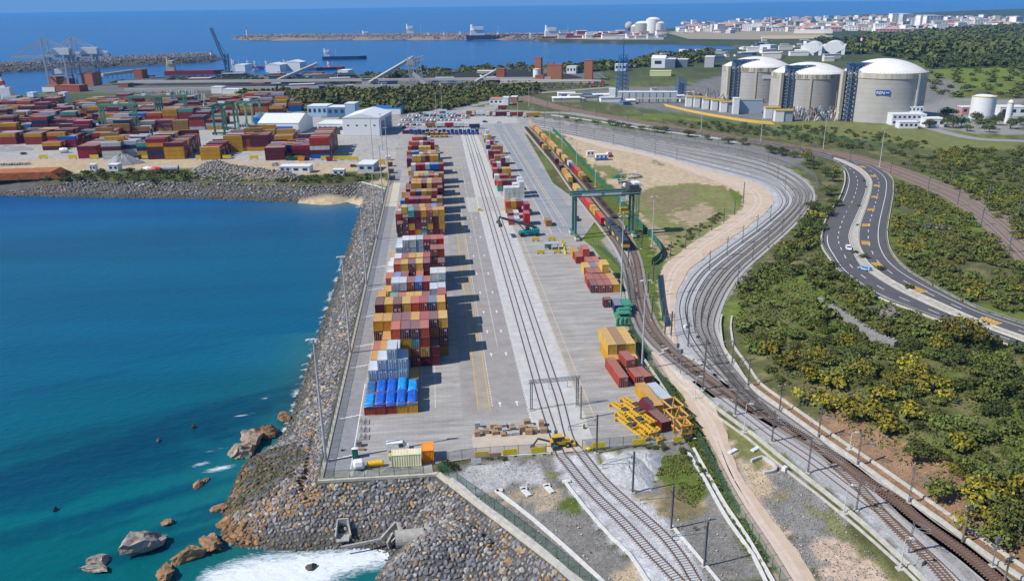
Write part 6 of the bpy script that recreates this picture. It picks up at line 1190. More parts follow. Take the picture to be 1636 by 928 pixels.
for y in (-2.0, 2.0):
    mb = MB().m(tealp).box(-1.5, W+3, y-.5, y+.5, Hc-1.5, Hc+.3); mb.m(M_('grey_walkway', (.30, .31, .32))).box(-2.6, W+4.6, y-1.4, y-.8, Hc-.6, Hc-.5); mb.build('girder', t)
    mb = MB().m(galv)
    for x in np.arange(-2.6, W+4.8, 2): mb.bar((x, y-1.4, Hc-.5), (x, y-1.4, Hc+.6), .05)
    mb.bar((-2.6, y-1.4, Hc+.6), (W+4.6, y-1.4, Hc+.6), .05); mb.build('handrail', t)
MB().m(white).box(2.5, 10.5, -2.56, -2.51, Hc-1.1, Hc-.1).box(12, 19, -2.56, -2.51, Hc-1.0, Hc-.2).build('name_board', t)
mb = MB().m(dgrey).box(W-3, W+3.2, -3, 3, Hc+.4, Hc+1.0).box(W-2, W+2, -3, 3, Hc+1, Hc+2.6); mb.m(wht2).box(W+.2, W+3, -2, 2.5, Hc+1, Hc+3.3).box(W-2.6, W-1, 2, 4, Hc+1, Hc+2.2); tr = mb.build('trolley', t); MB().m(wht2).box(W-5.2, W-3.2, -3.2, -1.2, Hc-3.9, Hc-1.7).build('operator_cab', t)
mb = MB().m(dgrey)
for x in (-1.2, 1.2):
    for y in (-1.5, 1.5): mb.bar((W-1.5+x*.5, y, Hc), (W-3+x, y, 11.2), .07)
mb.build('hoist_rope', t); mb = MB().m(ylw).box(W-4.2, W-1.8, -3, 3, 9.6, 10.3).box(W-4.6, W-1.4, -.9, .9, 10.3, 11.4)
for x in (-4.3, -1.9):
    for y in (-3.1, 2.9): mb.box(W+x, W+x+.2, y, y+.25, 9.0, 9.7)
mb.build('spreader', t); mb = MB().m(tealp); truss(mb, (W+.9, -5.2, 1.2), (W+.9, -5.2, Hc-1), 1.2, 1.2, 12, .12); mb.build('stair_tower', t)
# reach stacker
x, y, z = at(838, 377); t = thing('reach_stacker', 'teal reach stacker with long black boom raised over low containers', 'reach stacker', (x+1.5, y, z), math.radians(184))
tl = M_('teal_machine_paint', (.0, .26, .26)); mb = MB().m(tl).box(-4, 3.6, -1.5, 1.5, 1.0, 2.0).box(-4.6, -2.0, -1.6, 1.6, 1.0, 2.9).box(-1.5, 1.2, -1.7, -1.0, 1.9, 2.4).box(-1.5, 1.2, 1.0, 1.7, 1.9, 2.4); mb.build('chassis', t)
for wx, r in ((2.9, .9), (-3.2, .75)):
    for wy in (-1.75, 1.75): mb = MB(); wheel(mb, wx, wy, r, .75, ax='Y'); mb.build('wheel', t)
mb = MB().m(tl).box(-.6, 1.2, -.8, .8, 2.0, 2.4); mb.m(glass).box(-.5, 1.1, -.75, .75, 2.4, 3.7); mb.m(dgrey).box(-.6, 1.2, -.8, .8, 3.7, 3.85).build('cab', t)
MB().m(dgrey).bar((-3.6, 0, 3.2), (10.5, 0, 8.0), .75, .9).bar((8, 0, 7.2), (12, 0, 8.6), .5, .6).build('boom', t); mb = MB().m(dgrey); mb.bar((1.0, -.7, 1.8), (4.2, -.5, 5.6), .3).bar((1.0, .7, 1.8), (4.2, .5, 5.6), .3).build('lift_cylinder', t)
mb = MB().m(dgrey).bar((12, 0, 8.6), (12, 0, 6.6), .5); mb.box(11.4, 12.6, -3.0, 3.0, 5.7, 6.5).box(11.2, 12.8, -3.2, -2.9, 5.2, 6.2).box(11.2, 12.8, 2.9, 3.2, 5.2, 6.2); mb.build('spreader', t)
# wagons and locomotives on the sidings
def wagon_parts():
    t = bpy.data.objects.new('flat_wagon', None); C.objects.link(t); rd = M_('wagon_frame_paint', (.10, .06, .05), rough=.8)
    mb = MB().m(rd).box(-1.3, -1.0, 0, 13.2, .95, 1.22).box(1.0, 1.3, 0, 13.2, .95, 1.22)
    for y in np.arange(.2, 13.2, 1.8): mb.box(-1.0, 1.0, y, y+.35, 1.0, 1.2)
    mb.build('frame', t)
    for y in (2, 11.2):
        mb = MB().m(dgrey).box(-1, 1, y-1.3, y+1.3, .5, .9)
        for dy in (-.9, .9):
            for s in (-.87, .87): wheel(mb, s, y+dy, .45, .14)
        mb.build('bogie', t)
    for y in (0, 13.2): MB().m(dgrey).box(-.9, .9, y-.25, y+.05, .85, 1.1).build('buffer_beam', t)
    return t
wt = None
def wagons(pts, start, n, nm):
    global wt
    s = evenly(flat(pts), .5); i = int(np.hypot(s[:, 0]-P0(*start)[0], s[:, 1]-P0(*start)[1]).argmin())
    for j in range(n):
        i2 = i-27
        if i2 < 0: break
        a, b = s[i], s[i2]; rot = math.atan2(b[1]-a[1], b[0]-a[0])-math.pi/2; lb = f'brown flat container wagon of the {nm} train, {nth(j)} from the near end'
        if wt is None: wt = wagon_parts(); wt.location = (a[0], a[1], .02); wt.rotation_euler = (0, 0, rot); tag(wt, lb, 'rail wagon', 'flat wagons on the sidings')
        else: ctree(wt, (a[0], a[1], .02), rot, lb, 'flat wagons on the sidings')
        i = i2
wagons(TL, (970, 362), 26, 'left'); wagons(TR, (982, 350), 26, 'right')
def loco(px, py, px2, py2, label):
    a, b = P0(px, py), P0(px2, py2); t = thing('locomotive', label, 'locomotive', (a[0], a[1], .25), math.atan2(b[1]-a[1], b[0]-a[0])-math.pi/2, 'dark diesel locomotives'); dk = M_('loco_dark_paint', (.045, .055, .07), rough=.4); oy = M_('loco_yellow_paint', (.60, .33, .04)); L = 19
    mb = MB().m(dk).box(-1.45, 1.45, .3, L-.3, 1.1, 3.9); mb.add([(-1.45, .3, 3.9), (1.45, .3, 3.9), (1.0, .3, 4.25), (-1.0, .3, 4.25), (-1.45, L-.3, 3.9), (1.45, L-.3, 3.9), (1.0, L-.3, 4.25), (-1.0, L-.3, 4.25)], [(0, 1, 2, 3), (1, 5, 6, 2), (3, 2, 6, 7), (0, 3, 7, 4), (5, 4, 7, 6)]); mb.build('body', t)
    mb = MB().m(oy).box(-1.48, 1.48, .25, 2.6, 1.3, 2.6).box(-1.48, 1.48, L-2.6, L-.25, 1.3, 2.6).box(-1.49, 1.49, 8, 11, 1.6, 3.0); mb.build('yellow_band', t)
    for y in (.24, L-.32): MB().m(glass).box(-1.1, -.1, y, y+.08, 2.75, 3.6).box(.1, 1.1, y, y+.08, 2.75, 3.6).build('windscreen', t)
    for y in (5, 8, 13): MB().m(dgrey).box(-.8, .8, y, y+1.8, 4.2, 4.5).build('roof_grille', t)
    for y in (3.6, L-3.6):
        mb = MB().m(dgrey).box(-1.2, 1.2, y-1.9, y+1.9, .5, 1.1)
        for dy in (-1.3, 1.3):
            for s in (-.87, .87): wheel(mb, s, y+dy, .5, .14)
        mb.build('bogie', t)
loco(1000, 402, 986, 383, 'dark diesel locomotive with yellow ends at the near end of the train'); loco(985, 382, 973, 366, 'dark diesel locomotive coupled between its twin and the train')
# cars, vans
CARS = {}
def car(px, py, rz, col, label, cat='car', name='parked_car', kind='hatch', group=None, ground=True):
    key = (col.name, kind); loc = at(px, py)
    if key in CARS: return ctree(CARS[key], loc, rz, label, group)
    t = thing(name, label, cat, loc, rz, group); CARS[key] = t
    prof = {'hatch': [(-2.05, .45), (-2.0, .95), (-1.85, 1.35), (-1.2, 1.48), (.4, 1.45), (1.05, 1.0), (1.95, .8), (2.1, .45)], 'van': [(-2.4, .45), (-2.4, 1.95), (-2.2, 2.05), (1.1, 2.05), (1.7, 1.3), (2.35, 1.1), (2.4, .45)], 'pickup': [(-2.5, .5), (-2.5, 1.05), (-.6, 1.1), (-.5, 1.7), (.8, 1.7), (1.4, 1.15), (2.4, 1.0), (2.5, .5)]}[kind]
    prof = prof+[(prof[-1][0]-.1, .3), (prof[0][0]+.1, .3)]; n = len(prof); W = .86; vs = []
    for s in (-1, 1): vs += [(x, s*W*(1 if z < 1.05 else .86), z) for x, z in prof]
    mb = MB().m(col); mb.add(vs, [(i, (i+1) % n, n+(i+1) % n, n+i) for i in range(n)]+[tuple(range(n-1, -1, -1)), tuple(range(n, 2*n))]); mb.build('body', t)
    gz = MB().m(glass); x0, x1, z1 = {'hatch': (-1.5, .55, 1.38), 'van': (.2, 1.2, 1.85), 'pickup': (-.4, .9, 1.6)}[kind]
    for s in (-1, 1): gz.box(x0, x1, s*W*.93-.03, s*W*.93+.03, 1.02, z1)
    gz.build('side_windows', t); MB().m(glass).bar((x1+.05, 0, z1), (x1+.62, 0, 1.03), 1.35, .05).build('windscreen', t)
    for x in (-1.3, 1.3):
        for s in (-.8, .8): mb = MB(); wheel(mb, x, s, .32, .2, ax='Y'); mb.build('wheel', t)
    for s in (-.6, .6): MB().m(lampm).box(prof[-3][0]-.06, prof[-3][0]+.02, s-.15, s+.15, .6, .75).build('headlight', t)
    return t
wcar = wht; bcar = M_('pale_blue_car_paint', (.25, .42, .60), rough=.3); dcar = M_('dark_car_paint', (.04, .045, .05), rough=.3); scar = M_('silver_car_paint', (.40, .42, .44), rough=.3, metal=.4)
car(1355, 399, math.radians(250), wcar, 'white car driving on the left carriageway of the highway', name='moving_car'); car(1381, 432, math.radians(125), bcar, 'pale blue car on the left carriageway, below the white one', name='moving_car'); car(922, 352, 1.4, dcar, 'small dark pickup parked under the rail gantry crane', 'pickup', 'parked_pickup', 'pickup')
car(636, 719, 0.05, wht, 'white van parked behind the long cream container', 'van', 'parked_van', 'van'); car(975, 251, .6, red_, 'red and white car beside the blue cabin in the tan field', name='parked_car'); car(973, 247, .6, wht, 'white car just behind the red one by the blue cabin')
# person in a yellow jacket
def person(px, py, rz, label):
    x, y, z = at(px, py); J = dict(pel=(0, 0, .95), sp=(0, .01, 1.18), ch=(0, .02, 1.40), nk=(0, .02, 1.54), hd=(0, .03, 1.70), lh=(-.10, 0, .92), lk=(-.11, .03, .50), la=(-.11, -.02, .09), lt=(-.12, .14, .04), rh=(.10, 0, .92), rk=(.12, .06, .50), ra=(.13, 0, .09), rt=(.15, .16, .04), ls=(-.19, .01, 1.43), le=(-.25, .0, 1.15), lw=(-.24, .12, .92), lf=(-.23, .16, .82), rs=(.19, .01, 1.43), re=(.26, .03, 1.16), rw=(.20, .22, 1.08), rf=(.16, .30, 1.05))
    E_ = [('pel', 'sp'), ('sp', 'ch'), ('ch', 'nk'), ('nk', 'hd'), ('pel', 'lh'), ('lh', 'lk'), ('lk', 'la'), ('la', 'lt'), ('pel', 'rh'), ('rh', 'rk'), ('rk', 'ra'), ('ra', 'rt'), ('ch', 'ls'), ('ls', 'le'), ('le', 'lw'), ('lw', 'lf'), ('ch', 'rs'), ('rs', 're'), ('re', 'rw'), ('rw', 'rf')]
    R = dict(pel=.15, sp=.14, ch=.16, nk=.065, hd=.11, lh=.10, lk=.07, la=.05, lt=.045, rh=.10, rk=.07, ra=.05, rt=.045, ls=.075, le=.055, lw=.04, lf=.035, rs=.075, re=.055, rw=.04, rf=.035); ks = list(J); me = bpy.data.meshes.new('person'); me.from_pydata([J[k] for k in ks], [(ks.index(a), ks.index(b)) for a, b in E_], [])
    o = bpy.data.objects.new('person', me); C.objects.link(o); md = o.modifiers.new('skin', 'SKIN')
    for i, k in enumerate(ks): me.skin_vertices[0].data[i].radius = (R[k], R[k]*.8); me.skin_vertices[0].data[i].use_root = (k == 'pel')
    o.modifiers.new('sub', 'SUBSURF').levels = 1; o.modifiers['sub'].render_levels = 1; dg = bpy.context.evaluated_depsgraph_get(); m2 = bpy.data.meshes.new_from_object(o.evaluated_get(dg)); o.modifiers.clear(); o.data = m2
    for mt in (M_('work_trousers', (.03, .035, .06), rough=.9), M_('hi_vis_jacket', (.62, .72, .02), rough=.8), M_('skin_tone', (.42, .24, .16), rough=.6), M_('work_boots', (.03, .025, .02), rough=.8)): m2.materials.append(mt)
    for p in m2.polygons: c = p.center; p.material_index = 3 if c.z < .13 else 0 if c.z < .93 and abs(c.x) < .2 else 2 if c.z > 1.55 or (c.z < .93 and abs(c.x) >= .2) or (c.y > .24) else 1; p.use_smooth = True
    o.location = (x, y, z); o.rotation_euler = (0, 0, rz); tag(o, label, 'person')
    MB().m(wht).lathe([(.14, 1.74), (.13, 1.80), (.09, 1.86), (.01, 1.88)], (0, .03, 0), 12).build('helmet', o); mb = MB().m(M_('reflective_strip', (.7, .7, .7), rough=.3)).lathe([(.175, 1.12), (.175, 1.17)], (0, .015, 0), 14).build('reflective_band', o)
person(623.5, 736, 2.6, 'person in a yellow hi-vis jacket standing left of the long cream container')
# yellow crash boards, notice board, toilet, tanks
def board(px, py, w, h, m_, label, rz=.05, name='yellow_board'):
    x, y, z = at(px, py); t = thing(name, label, 'barrier board', (x, y, z), rz, 'yellow boards along the yard edge'); MB().m(m_).box(-w/2, w/2, -.06, .06, .35, .35+h).build('panel', t)
    for s in (-w*.36, w*.36): mb = MB().m(dgrey); mb.box(s-.07, s+.07, .06, .2, 0, h*.8).box(s-.3, s+.3, -.4, .5, 0, .15); mb.build('foot', t)
for px, py, w_, lb in ((770, 733, 2.9, 'pale yellow board, leftmost on the front fence'), (815, 729, 3.0, 'yellow board with dark hump behind it on the front fence'), (860.5, 726, 3.2, 'yellow board right in front of the backhoe loader'), (956, 718, 2.8, 'yellow board right of the track gate'), (1020.5, 713, 3.0, 'yellow board below the yellow spreader frames'), (1082, 709, 1.9, 'yellow board below the orange frames at the fence end')): board(px, py, w_, 1.35, yb if px > 790 else M_('faded_yellow_board', (.62, .42, .10)), lb)
board(791, 733, 2.6, 1.0, crd, 'brown sagging board between the two yellow ones', name='brown_board')
for px, py, lb in ((856, 386, 'back left'), (882, 385, 'back middle'), (864, 406, 'front left'), (891, 405, 'front right')): board(px, py, 3.0, 1.2, yb, f'yellow board at the {lb} of the small parking bay', rz=0)
for i, (px, py) in enumerate([(898.5, 389), (901, 394), (903, 400), (904, 406)]):
    x, y, z = at(px, py); t = thing('concrete_block', f'yellow painted concrete block beside the parking bay, {nth(i)} from the back', 'concrete block', (x, y, z), .2*i, 'yellow concrete blocks'); MB().m(yb).add([(-.6, -.4, 0), (.6, -.4, 0), (.6, .4, 0), (-.6, .4, 0), (-.4, -.25, 1.3), (.4, -.25, 1.3), (.4, .25, 1.3), (-.4, .25, 1.3)], [(4, 5, 6, 7), (0, 1, 5, 4), (1, 2, 6, 5), (2, 3, 7, 6), (3, 0, 4, 7)]).build('body', t); MB().m(dgrey).box(-.12, .12, -.05, .05, 1.3, 1.45).build('lifting_eye', t)
x, y, z = at(873, 400); t = thing('white_shelter', 'white framed open shelter in the small parking bay', 'shelter', (x-.8, y, z), 0)
mb = MB().m(wht)
for dx in (0, 3, 5.6):
    for dy in (0, 2.4): mb.box(dx-.12, dx+.12, dy-.12, dy+.12, 0, 2.4)
mb.build('frame', t); MB().m(M_('grey_translucent_roof', (.38, .40, .41))).box(-.3, 5.9, -.3, 2.8, 2.4, 2.55).build('roof', t); MB().m(M_('grey_wall_sheet', (.25, .27, .29))).box(.12, 2.9, 2.3, 2.36, .1, 2.3).build('back_panel', t)
x, y, z = at(761, 743); t = thing('notice_board', 'white lettered notice board standing in the gravel below the fence', 'notice board', (x, y, z)); MB().m(wht).box(-1.0, 1.0, -.04, .04, .5, 1.5).build('panel', t)
mb = MB().m(M_('notice_ink', (.25, .25, .27)))
for k in range(4):
    xx = -.85
    while xx < .8: w_ = random.uniform(.08, .3); mb.box(xx, min(.88, xx+w_), -.055, -.042, 1.32-k*.22, 1.38-k*.22); xx += w_+.06
mb.build('lettering', t); MB().m(dgrey).box(-.9, -.82, .04, .12, 0, 1.5).box(.82, .9, .04, .12, 0, 1.5).build('post', t)
x, y, z = at(568, 731); t = thing('portable_toilet', 'dark green portable toilet with white roof by the service strip', 'portable toilet', (x, y, z), .1); g_ = M_('toilet_green', (.0, .12, .095)); mb = MB().m(g_).box(-.6, .6, -.6, .6, .08, 2.25); mb.build('body', t); MB().m(M_('toilet_door_green', (.0, .15, .12))).box(-.42, .42, -.65, -.6, .2, 2.05).build('door', t); MB().m(wht).box(-.65, .65, -.65, .65, 2.25, 2.32).add([(-.62, -.62, 2.32), (.62, -.62, 2.32), (.62, .62, 2.32), (-.62, .62, 2.32), (0, -.3, 2.5), (0, .3, 2.5)], [(0, 1, 4), (1, 2, 5, 4), (2, 3, 5), (3, 0, 4, 5)]).build('roof', t); MB().m(dgrey).box(-.6, .6, -.6, .6, 0, .08).build('skid', t)
x, y, z = at(574, 750); t = thing('water_bowser', 'white faceted tank lying beside the yellow cylinder', 'tank', (x, y, z), .12); MB().m(wht).lathe([(.01, -1.2), (.85, -1.15), (1.15, -.7), (1.15, .7), (.85, 1.15), (.01, 1.2)], (0, 0, 1.25), 8, ax='X').build('tank', t); MB().m(dgrey).box(-1.0, 1.0, -.6, -.4, 0, .4).box(-1.0, 1.0, .4, .6, 0, .4).build('cradle', t)
x, y, z = at(600, 746); t = thing('yellow_cylinder', 'bright yellow horizontal cylinder tank at the yard front', 'tank', (x, y, z), .07); MB().m(M_('cylinder_yellow', (.74, .42, .01))).lathe([(.01, -1.75), (.4, -1.7), (.6, -1.5), (.6, 1.5), (.4, 1.7), (.01, 1.75)], (0, 0, .85), 18, ax='X').build('shell', t); MB().m(orng).box(-1.4, -1.1, -.5, .5, 0, .35).box(1.1, 1.4, -.5, .5, 0, .35).build('foot', t)
def crate(px, py, w, d, h, m_, label, name='crate', cat='crate', grp=None):
    x, y, z = at(px, py); t = thing(name, label, cat, (x, y, z), random.uniform(-.15, .15), grp); mb = MB().m(m_).box(-w/2, w/2, -d/2, d/2, .14, h); mb.build('load', t)
    mb = MB().m(woodl)
    for q in (-d/2, 0, d/2-.1): mb.box(-w/2, w/2, q, q+.1, 0, .13)
    mb.build('pallet', t)
    if h > .8: mb = MB().m(woodl if m_ is crd else dgrey); [mb.box(-w/2-.015, w/2+.015, -d/2-.015, d/2+.015, zz_, zz_+.05) for zz_ in np.arange(.4, h, .4)]; mb.build('strap', t)
crate(574, 713, 1.1, 1.0, 1.3, M_('grey_crate', (.20, .19, .17)), 'dark crate on the white line behind the toilet'); crate(578, 719.5, 1.3, .7, .5, crd, 'low flat crate just behind the toilet')
gp = M_('grey_wrapped_goods', (.38, .38, .39))
for i, (px, py, w_, h_, k) in enumerate([(763, 684, 1.0, 1.5, 'g'), (762.5, 696.5, 1.1, 1.3, 'c'), (768, 690, .9, .8, 'g'), (776.5, 692, 1.3, 1.0, 'c'), (788, 684, 1.2, 1.2, 'w'), (791, 693.5, 1.3, .8, 'c'), (796, 687, 1.6, .9, 'c'), (805, 683, 1.1, .9, 'g'), (806.5, 690, 1.0, .8, 'g'), (805, 696, 1.2, .6, 'c'), (813, 695, 1.2, .6, 'g'), (819, 688.5, 1.2, 1.1, 'c'), (824, 694, 1.5, .7, 'g'), (835, 689, 1.4, 1.3, 'c'), (842, 679.5, 1.3, 1.4, 'c'), (847, 685, 1.5, .8, 'w'), (845, 693.5, 1.4, 1.2, 'c'), (854, 691, 1.2, 1.0, 'c'), (865, 680.5, 1.1, 1.3, 'c'), (868, 691, 1.4, 1.1, 'c'), (813, 681, 1.0, .7, 'g')]):
    crate(px, py, w_*1.15, 1.2, h_, {'g': gp, 'c': crd, 'w': woodl}[k], f'{ {"g": "grey wrapped", "c": "brown boxed", "w": "pale wooden"}[k]} pallet load in the front clutter, {nth(i)} from the left', 'pallet_stack', 'pallet stack', 'pallet loads in front of the yard tracks')
tr_m = M_('grey_trestle', (.30, .30, .31), metal=.3)
for i in range(6):
    x, y, z = at(577+(i % 2)*7, 700-(i//2)*12); t = thing('steel_trestle', f'grey steel trestle beside the blue tarpaulins, {nth(i)} counted from the near end', 'trestle', (x, y, z), 0, 'grey trestles by the long stack'); mb = MB().m(tr_m)
    for k in range(5): mb.bar((-.35, -1+k*.45, 0), (0, -1+k*.45, .9), .06).bar((.35, -1+k*.45, 0), (0, -1+k*.45, .9), .06)
    mb.build('leg', t); MB().m(tr_m).box(-.06, .06, -1.1, 1.1, .88, .98).build('beam', t)
# backhoe loader
x, y, z = at(893, 713); t = thing('backhoe_loader', 'yellow backhoe loader with its black arm stretched left between the tracks', 'backhoe loader', (x, y, z), .05); mb = MB().m(ylw).box(-1.6, 2.3, -.7, .7, .7, 1.4).box(.6, 2.3, -.55, .55, 1.4, 1.9).box(-2.0, -1.4, -.9, .9, .6, 1.6); mb.build('body', t); mb = MB().m(glass).box(-1.2, .5, -.65, .65, 1.4, 2.5); mb.m(ylw).box(-1.3, .6, -.75, .75, 2.5, 2.65).build('cab', t)
for wx, r in ((-1.2, .8), (1.7, .62)):
    for s in (-.95, .95): mb = MB(); wheel(mb, wx, s, r, .45, ax='Y'); mb.m(ylw).lathe([(.01, -.25), (r*.45, -.24), (r*.45, .24), (.01, .25)], (wx, s, r), 10, ax='Y'); mb.build('wheel', t)
MB().m(dgrey).bar((-1.9, 0, 1.3), (-4.6, 0, 2.3), .28, .35).bar((-4.6, 0, 2.3), (-5.6, 0, .9), .24, .3).build('arm', t); MB().m(dgrey).box(-6.2, -5.3, -.45, .45, .15, .75).add([(-6.2, -.45, .75), (-5.3, -.45, .75), (-5.3, .45, .75), (-6.2, .45, .75), (-6.4, 0, .1)], [(0, 4, 3), (0, 1, 4), (3, 4, 2)]).build('bucket', t); MB().m(ylw).box(2.9, 3.5, -1.0, 1.0, .2, .8).bar((2.2, -.6, .9), (3.1, -.6, .5), .14).bar((2.2, .6, .9), (3.1, .6, .5), .14).build('front_shovel', t)
crate(887, 719.5, 1.2, .8, 1.0, M_('dark_green_bin', (.02, .10, .08)), 'dark green box at the front gate between the rails'); 
x, y, z = at(940, 717); t = thing('point_motor', 'small yellow covered machine on the right-hand rail', 'rail machine', (x, y, z), .6); MB().m(yb).lathe([(.75, 0), (.7, .3), (.4, .5), (.01, .55)], (0, 0, 0), 10).build('cover', t); MB().m(dgrey).box(-.9, .9, -.2, .2, 0, .12).build('base', t)
x, y, z = at(933, 684.5); t = thing('track_buffer', 'small yellow marker plate on the concrete near the portal frame', 'marker', (x, y, z), .6); MB().m(yb).add([(-.35, 0, 0), (.35, 0, 0), (.25, 0, 1.1), (-.25, 0, 1.1), (-.35, .15, 0), (.35, .15, 0), (.25, .15, 1.1), (-.25, .15, 1.1)], [(0, 1, 2, 3), (5, 4, 7, 6), (3, 2, 6, 7), (1, 5, 6, 2), (4, 0, 3, 7)]).build('plate', t); MB().m(dgrey).box(-.2, .2, -.5, -.1, 0, .3).build('weight', t)
x, y, z = at(766, 337); crate(766, 337, 1.4, 1.0, 1.1, yb, 'small yellow box at the pale rail crossing', 'yellow_box', 'box')
# spreader frames (yellow) and orange frames
def spreader(px, py, rz, label, z0=0, L=10.5):
    x, y, z = at(px, py); t = thing('spreader_frame', label, 'container spreader', (x, y, z+z0), rz, 'yellow container spreaders'); mb = MB().m(ylw)
    for s in (-.55, .55): mb.box(s-.18, s+.18, -L/2, L/2, .45, .95)
    for yy in np.arange(-L/2+.6, L/2, 1.25): mb.box(-.6, .6, yy, yy+.22, .55, .85); mb.bar((-.5, yy, .7), (.5, yy+1.1, .7), .12)
    mb.build('main_beam', t)
    for yy in (-L/2, L/2): MB().m(ylw).box(-1.2, 1.2, yy-.2, yy+.2, .3, .8).box(-1.2, -.95, yy-.2, yy+.2, 0, .5).box(.95, 1.2, yy-.2, yy+.2, 0, .5).build('end_beam', t)
    MB().m(dgrey).box(-.7, .7, -.9, .9, .95, 1.35).box(-.3, .3, -.4, .4, 1.35, 1.7).build('head_block', t); MB().m(ylw).box(-.9, .9, -1.3, -1.1, .95, 1.5).box(-.9, .9, 1.1, 1.3, .95, 1.5).build('guard', t)
SPL = [(1001, 663, .42, 0), (1018, 655, .42, 0), (1010, 679, .38, 0), (1029, 676, .38, 0), (1010, 688, .36, 0), (1034, 690, .36, 0), (1020, 671, .4, 1.2), (1023, 686, .3, 1.2)]
for i, (px, py, r, z0) in enumerate(SPL): spreader(px, py, r, f'yellow lattice container spreader frame in the machine heap, {nth(i)} from the back' if z0 == 0 else f'yellow spreader frame lying on top of the heap, {"rear" if i == 6 else "front"} one', z0)
def oframe(px, py, rz, w, d, h, label):
    x, y, z = at(px, py); t = thing('lifting_portal', label, 'steel frame', (x, y, z), rz, 'orange steel frames at the yard corner')
    for s in (-w/2, w/2):
        for q in (-d/2, d/2): MB().m(orng).box(s-.14, s+.14, q-.14, q+.14, 0, h).build('post', t)
    mb = MB().m(orng)
    for zz_ in (h*.45, h): mb.box(-w/2-.4, w/2+.4, -d/2-.15, -d/2+.15, zz_-.3, zz_).box(-w/2-.4, w/2+.4, d/2-.15, d/2+.15, zz_-.3, zz_).box(-w/2-.15, -w/2+.15, -d/2, d/2, zz_-.28, zz_-.02).box(w/2-.15, w/2+.15, -d/2, d/2, zz_-.28, zz_-.02)
    mb.build('beam', t); mb = MB().m(orng).bar((-w/2, -d/2, .2), (0, -d/2, h-.2), .14).bar((0, -d/2, h-.2), (w/2, -d/2, .2), .14).bar((-w/2, -d/2, h), (w/2, d/2, h), .14); mb.build('brace', t)
oframe(1074, 664, .25, 3.2, 4.5, 3.4, 'orange steel frame, rear one of three at the yard corner'); oframe(1080, 683, .2, 3.6, 4.5, 3.8, 'orange steel frame with cross braces, middle one of three'); oframe(1091, 697, .15, 2.2, 3.2, 3.6, 'narrow orange steel frame, front one of three by the fence')
for i, (px, py) in enumerate([(987, 521), (994, 521), (1000, 521)]):
    x, y, z = at(px, py); t = thing('green_bin', f'tall dark green cylinder tank in its frame, {nth(i)} from the left', 'tank', (x, y, z), 0, 'green cylinders'); MB().m(M_('bin_green', (.01, .15, .085))).lathe([(.01, 0), (.52, .02), (.52, 2.3), (.3, 2.6), (.01, 2.65)], n=12).build('shell', t); MB().m(M_('bin_base', (.05, .2, .12))).box(-.58, .58, -.58, .58, 0, .2).build('base', t)
for i in range(6):
    x, y, z = at(981+i*1.4, 511-(i % 3)*4); x += 1; t = thing('flat_rack', f'green flat rack end stacked behind the green cylinders, {nth(i)} in the pile', 'flat rack', (x, y+i*.3, z+i*.42), -.06, 'green flat racks'); MB().m(M_('rack_green', (.06, .25, .15))).box(-.4, 3.6, 0, 5.6, 0, .38).build('deck', t); MB().m(wht).box(-.42, -.3, -.05, .12, .05, .33).box(3.5, 3.64, -.05, .12, .05, .33).build('corner_casting', t)
# mounds of gravel
def mound(px, py, rx, ry, h, m_, label, seed, name='gravel_heap'):
    x, y, z = at(px, py); n = 22; vs = []; 
    for j in range(9):
        r = 1-j/8.0
        for i in range(n): a = 2*math.pi*i/n; k = 1+.12*math.sin(3*a+seed)+.06*math.sin(7*a+seed*2); vs.append((math.cos(a)*rx*r*k, math.sin(a)*ry*r*k, h*(1-r**1.6)*(1+.12*math.sin(5*a+j+seed))-.05))
    fs = [(j*n+i, j*n+(i+1) % n, (j+1)*n+(i+1) % n, (j+1)*n+i) for j in range(8) for i in range(n)]; o = MB().m(m_).add(vs, fs).build(name, loc=(x, y, z-.1)); return tag(o, label, 'gravel heap')
gvl = mat('pale_gravel', (.42, .42, .425), .95, .3, 2, bump=.8, bscale=6); gvd = mat('grey_gravel', (.30, .295, .29), .95, .3, 2, bump=.8, bscale=6)
mound(568, 757, 1.8, 1.0, .8, gvl, 'small pale gravel heap at the yard corner by the white tank', 1); mound(590, 755, 1.6, .9, .7, gvl, 'small pale gravel heap below the yellow cylinder', 2); mound(625, 751, 2.6, 1.1, .8, gvd, 'grey gravel heap below the cream container', 3); mound(650, 749, 1.5, .8, .6, gvd, 'small grey gravel heap near the kerb corner', 4); mound(1005, 752, 5.5, 7.0, 1.6, gvl, 'large flattened pale gravel heap right of the track bed', 5); mound(1032, 735, 3.5, 4.5, 1.1, gvl, 'smaller pale gravel heap behind the large flattened one', 6); mound(197, 262, 12, 8, 6, gvd, 'grey gravel cone in front of the white terminal block', 7); mound(14, 240, 16, 9, 3, gvd, 'grey spoil heap at the left edge by the terminal', 8)
# blue cabin and debris in the tan field
def cabin(px, py, L, D, h, m1, m2, label, rz=0, name='site_cabin', roofm=None):
    x, y, z = at(px, py); t = thing(name, label, 'cabin', (x, y, z), rz); mb = MB().m(m1).box(0, L, 0, D, .15, h*.45); mb.m(m2).box(.02, L-.02, .02, D-.02, h*.45, h); mb.build('wall', t); MB().m(roofm or wht2).box(-.15, L+.15, -.15, D+.15, h, h+.14).build('roof', t)
    n = max(1, int(L/2.2))
    for i in range(n): MB().m(glass).box(i*L/n+.5, i*L/n+.5+min(1.1, L/n-.6), -.03, .03, h*.48, h*.82).build('window', t)
    MB().m(dgrey).box(L-.05, L+.03, D*.3, D*.3+.9, .2, 2.1).build('door', t)
cabin(952, 257, 7.5, 4, 3.4, bluew, wht2, 'long cabin with blue lower wall and white top in the tan field'); cabin(938, 251, 4.5, 3, 3.2, wht2, wht2, 'small white cabin touching the blue one')
dbr = M_('broken_concrete', (.44, .42, .38), rough=.9)
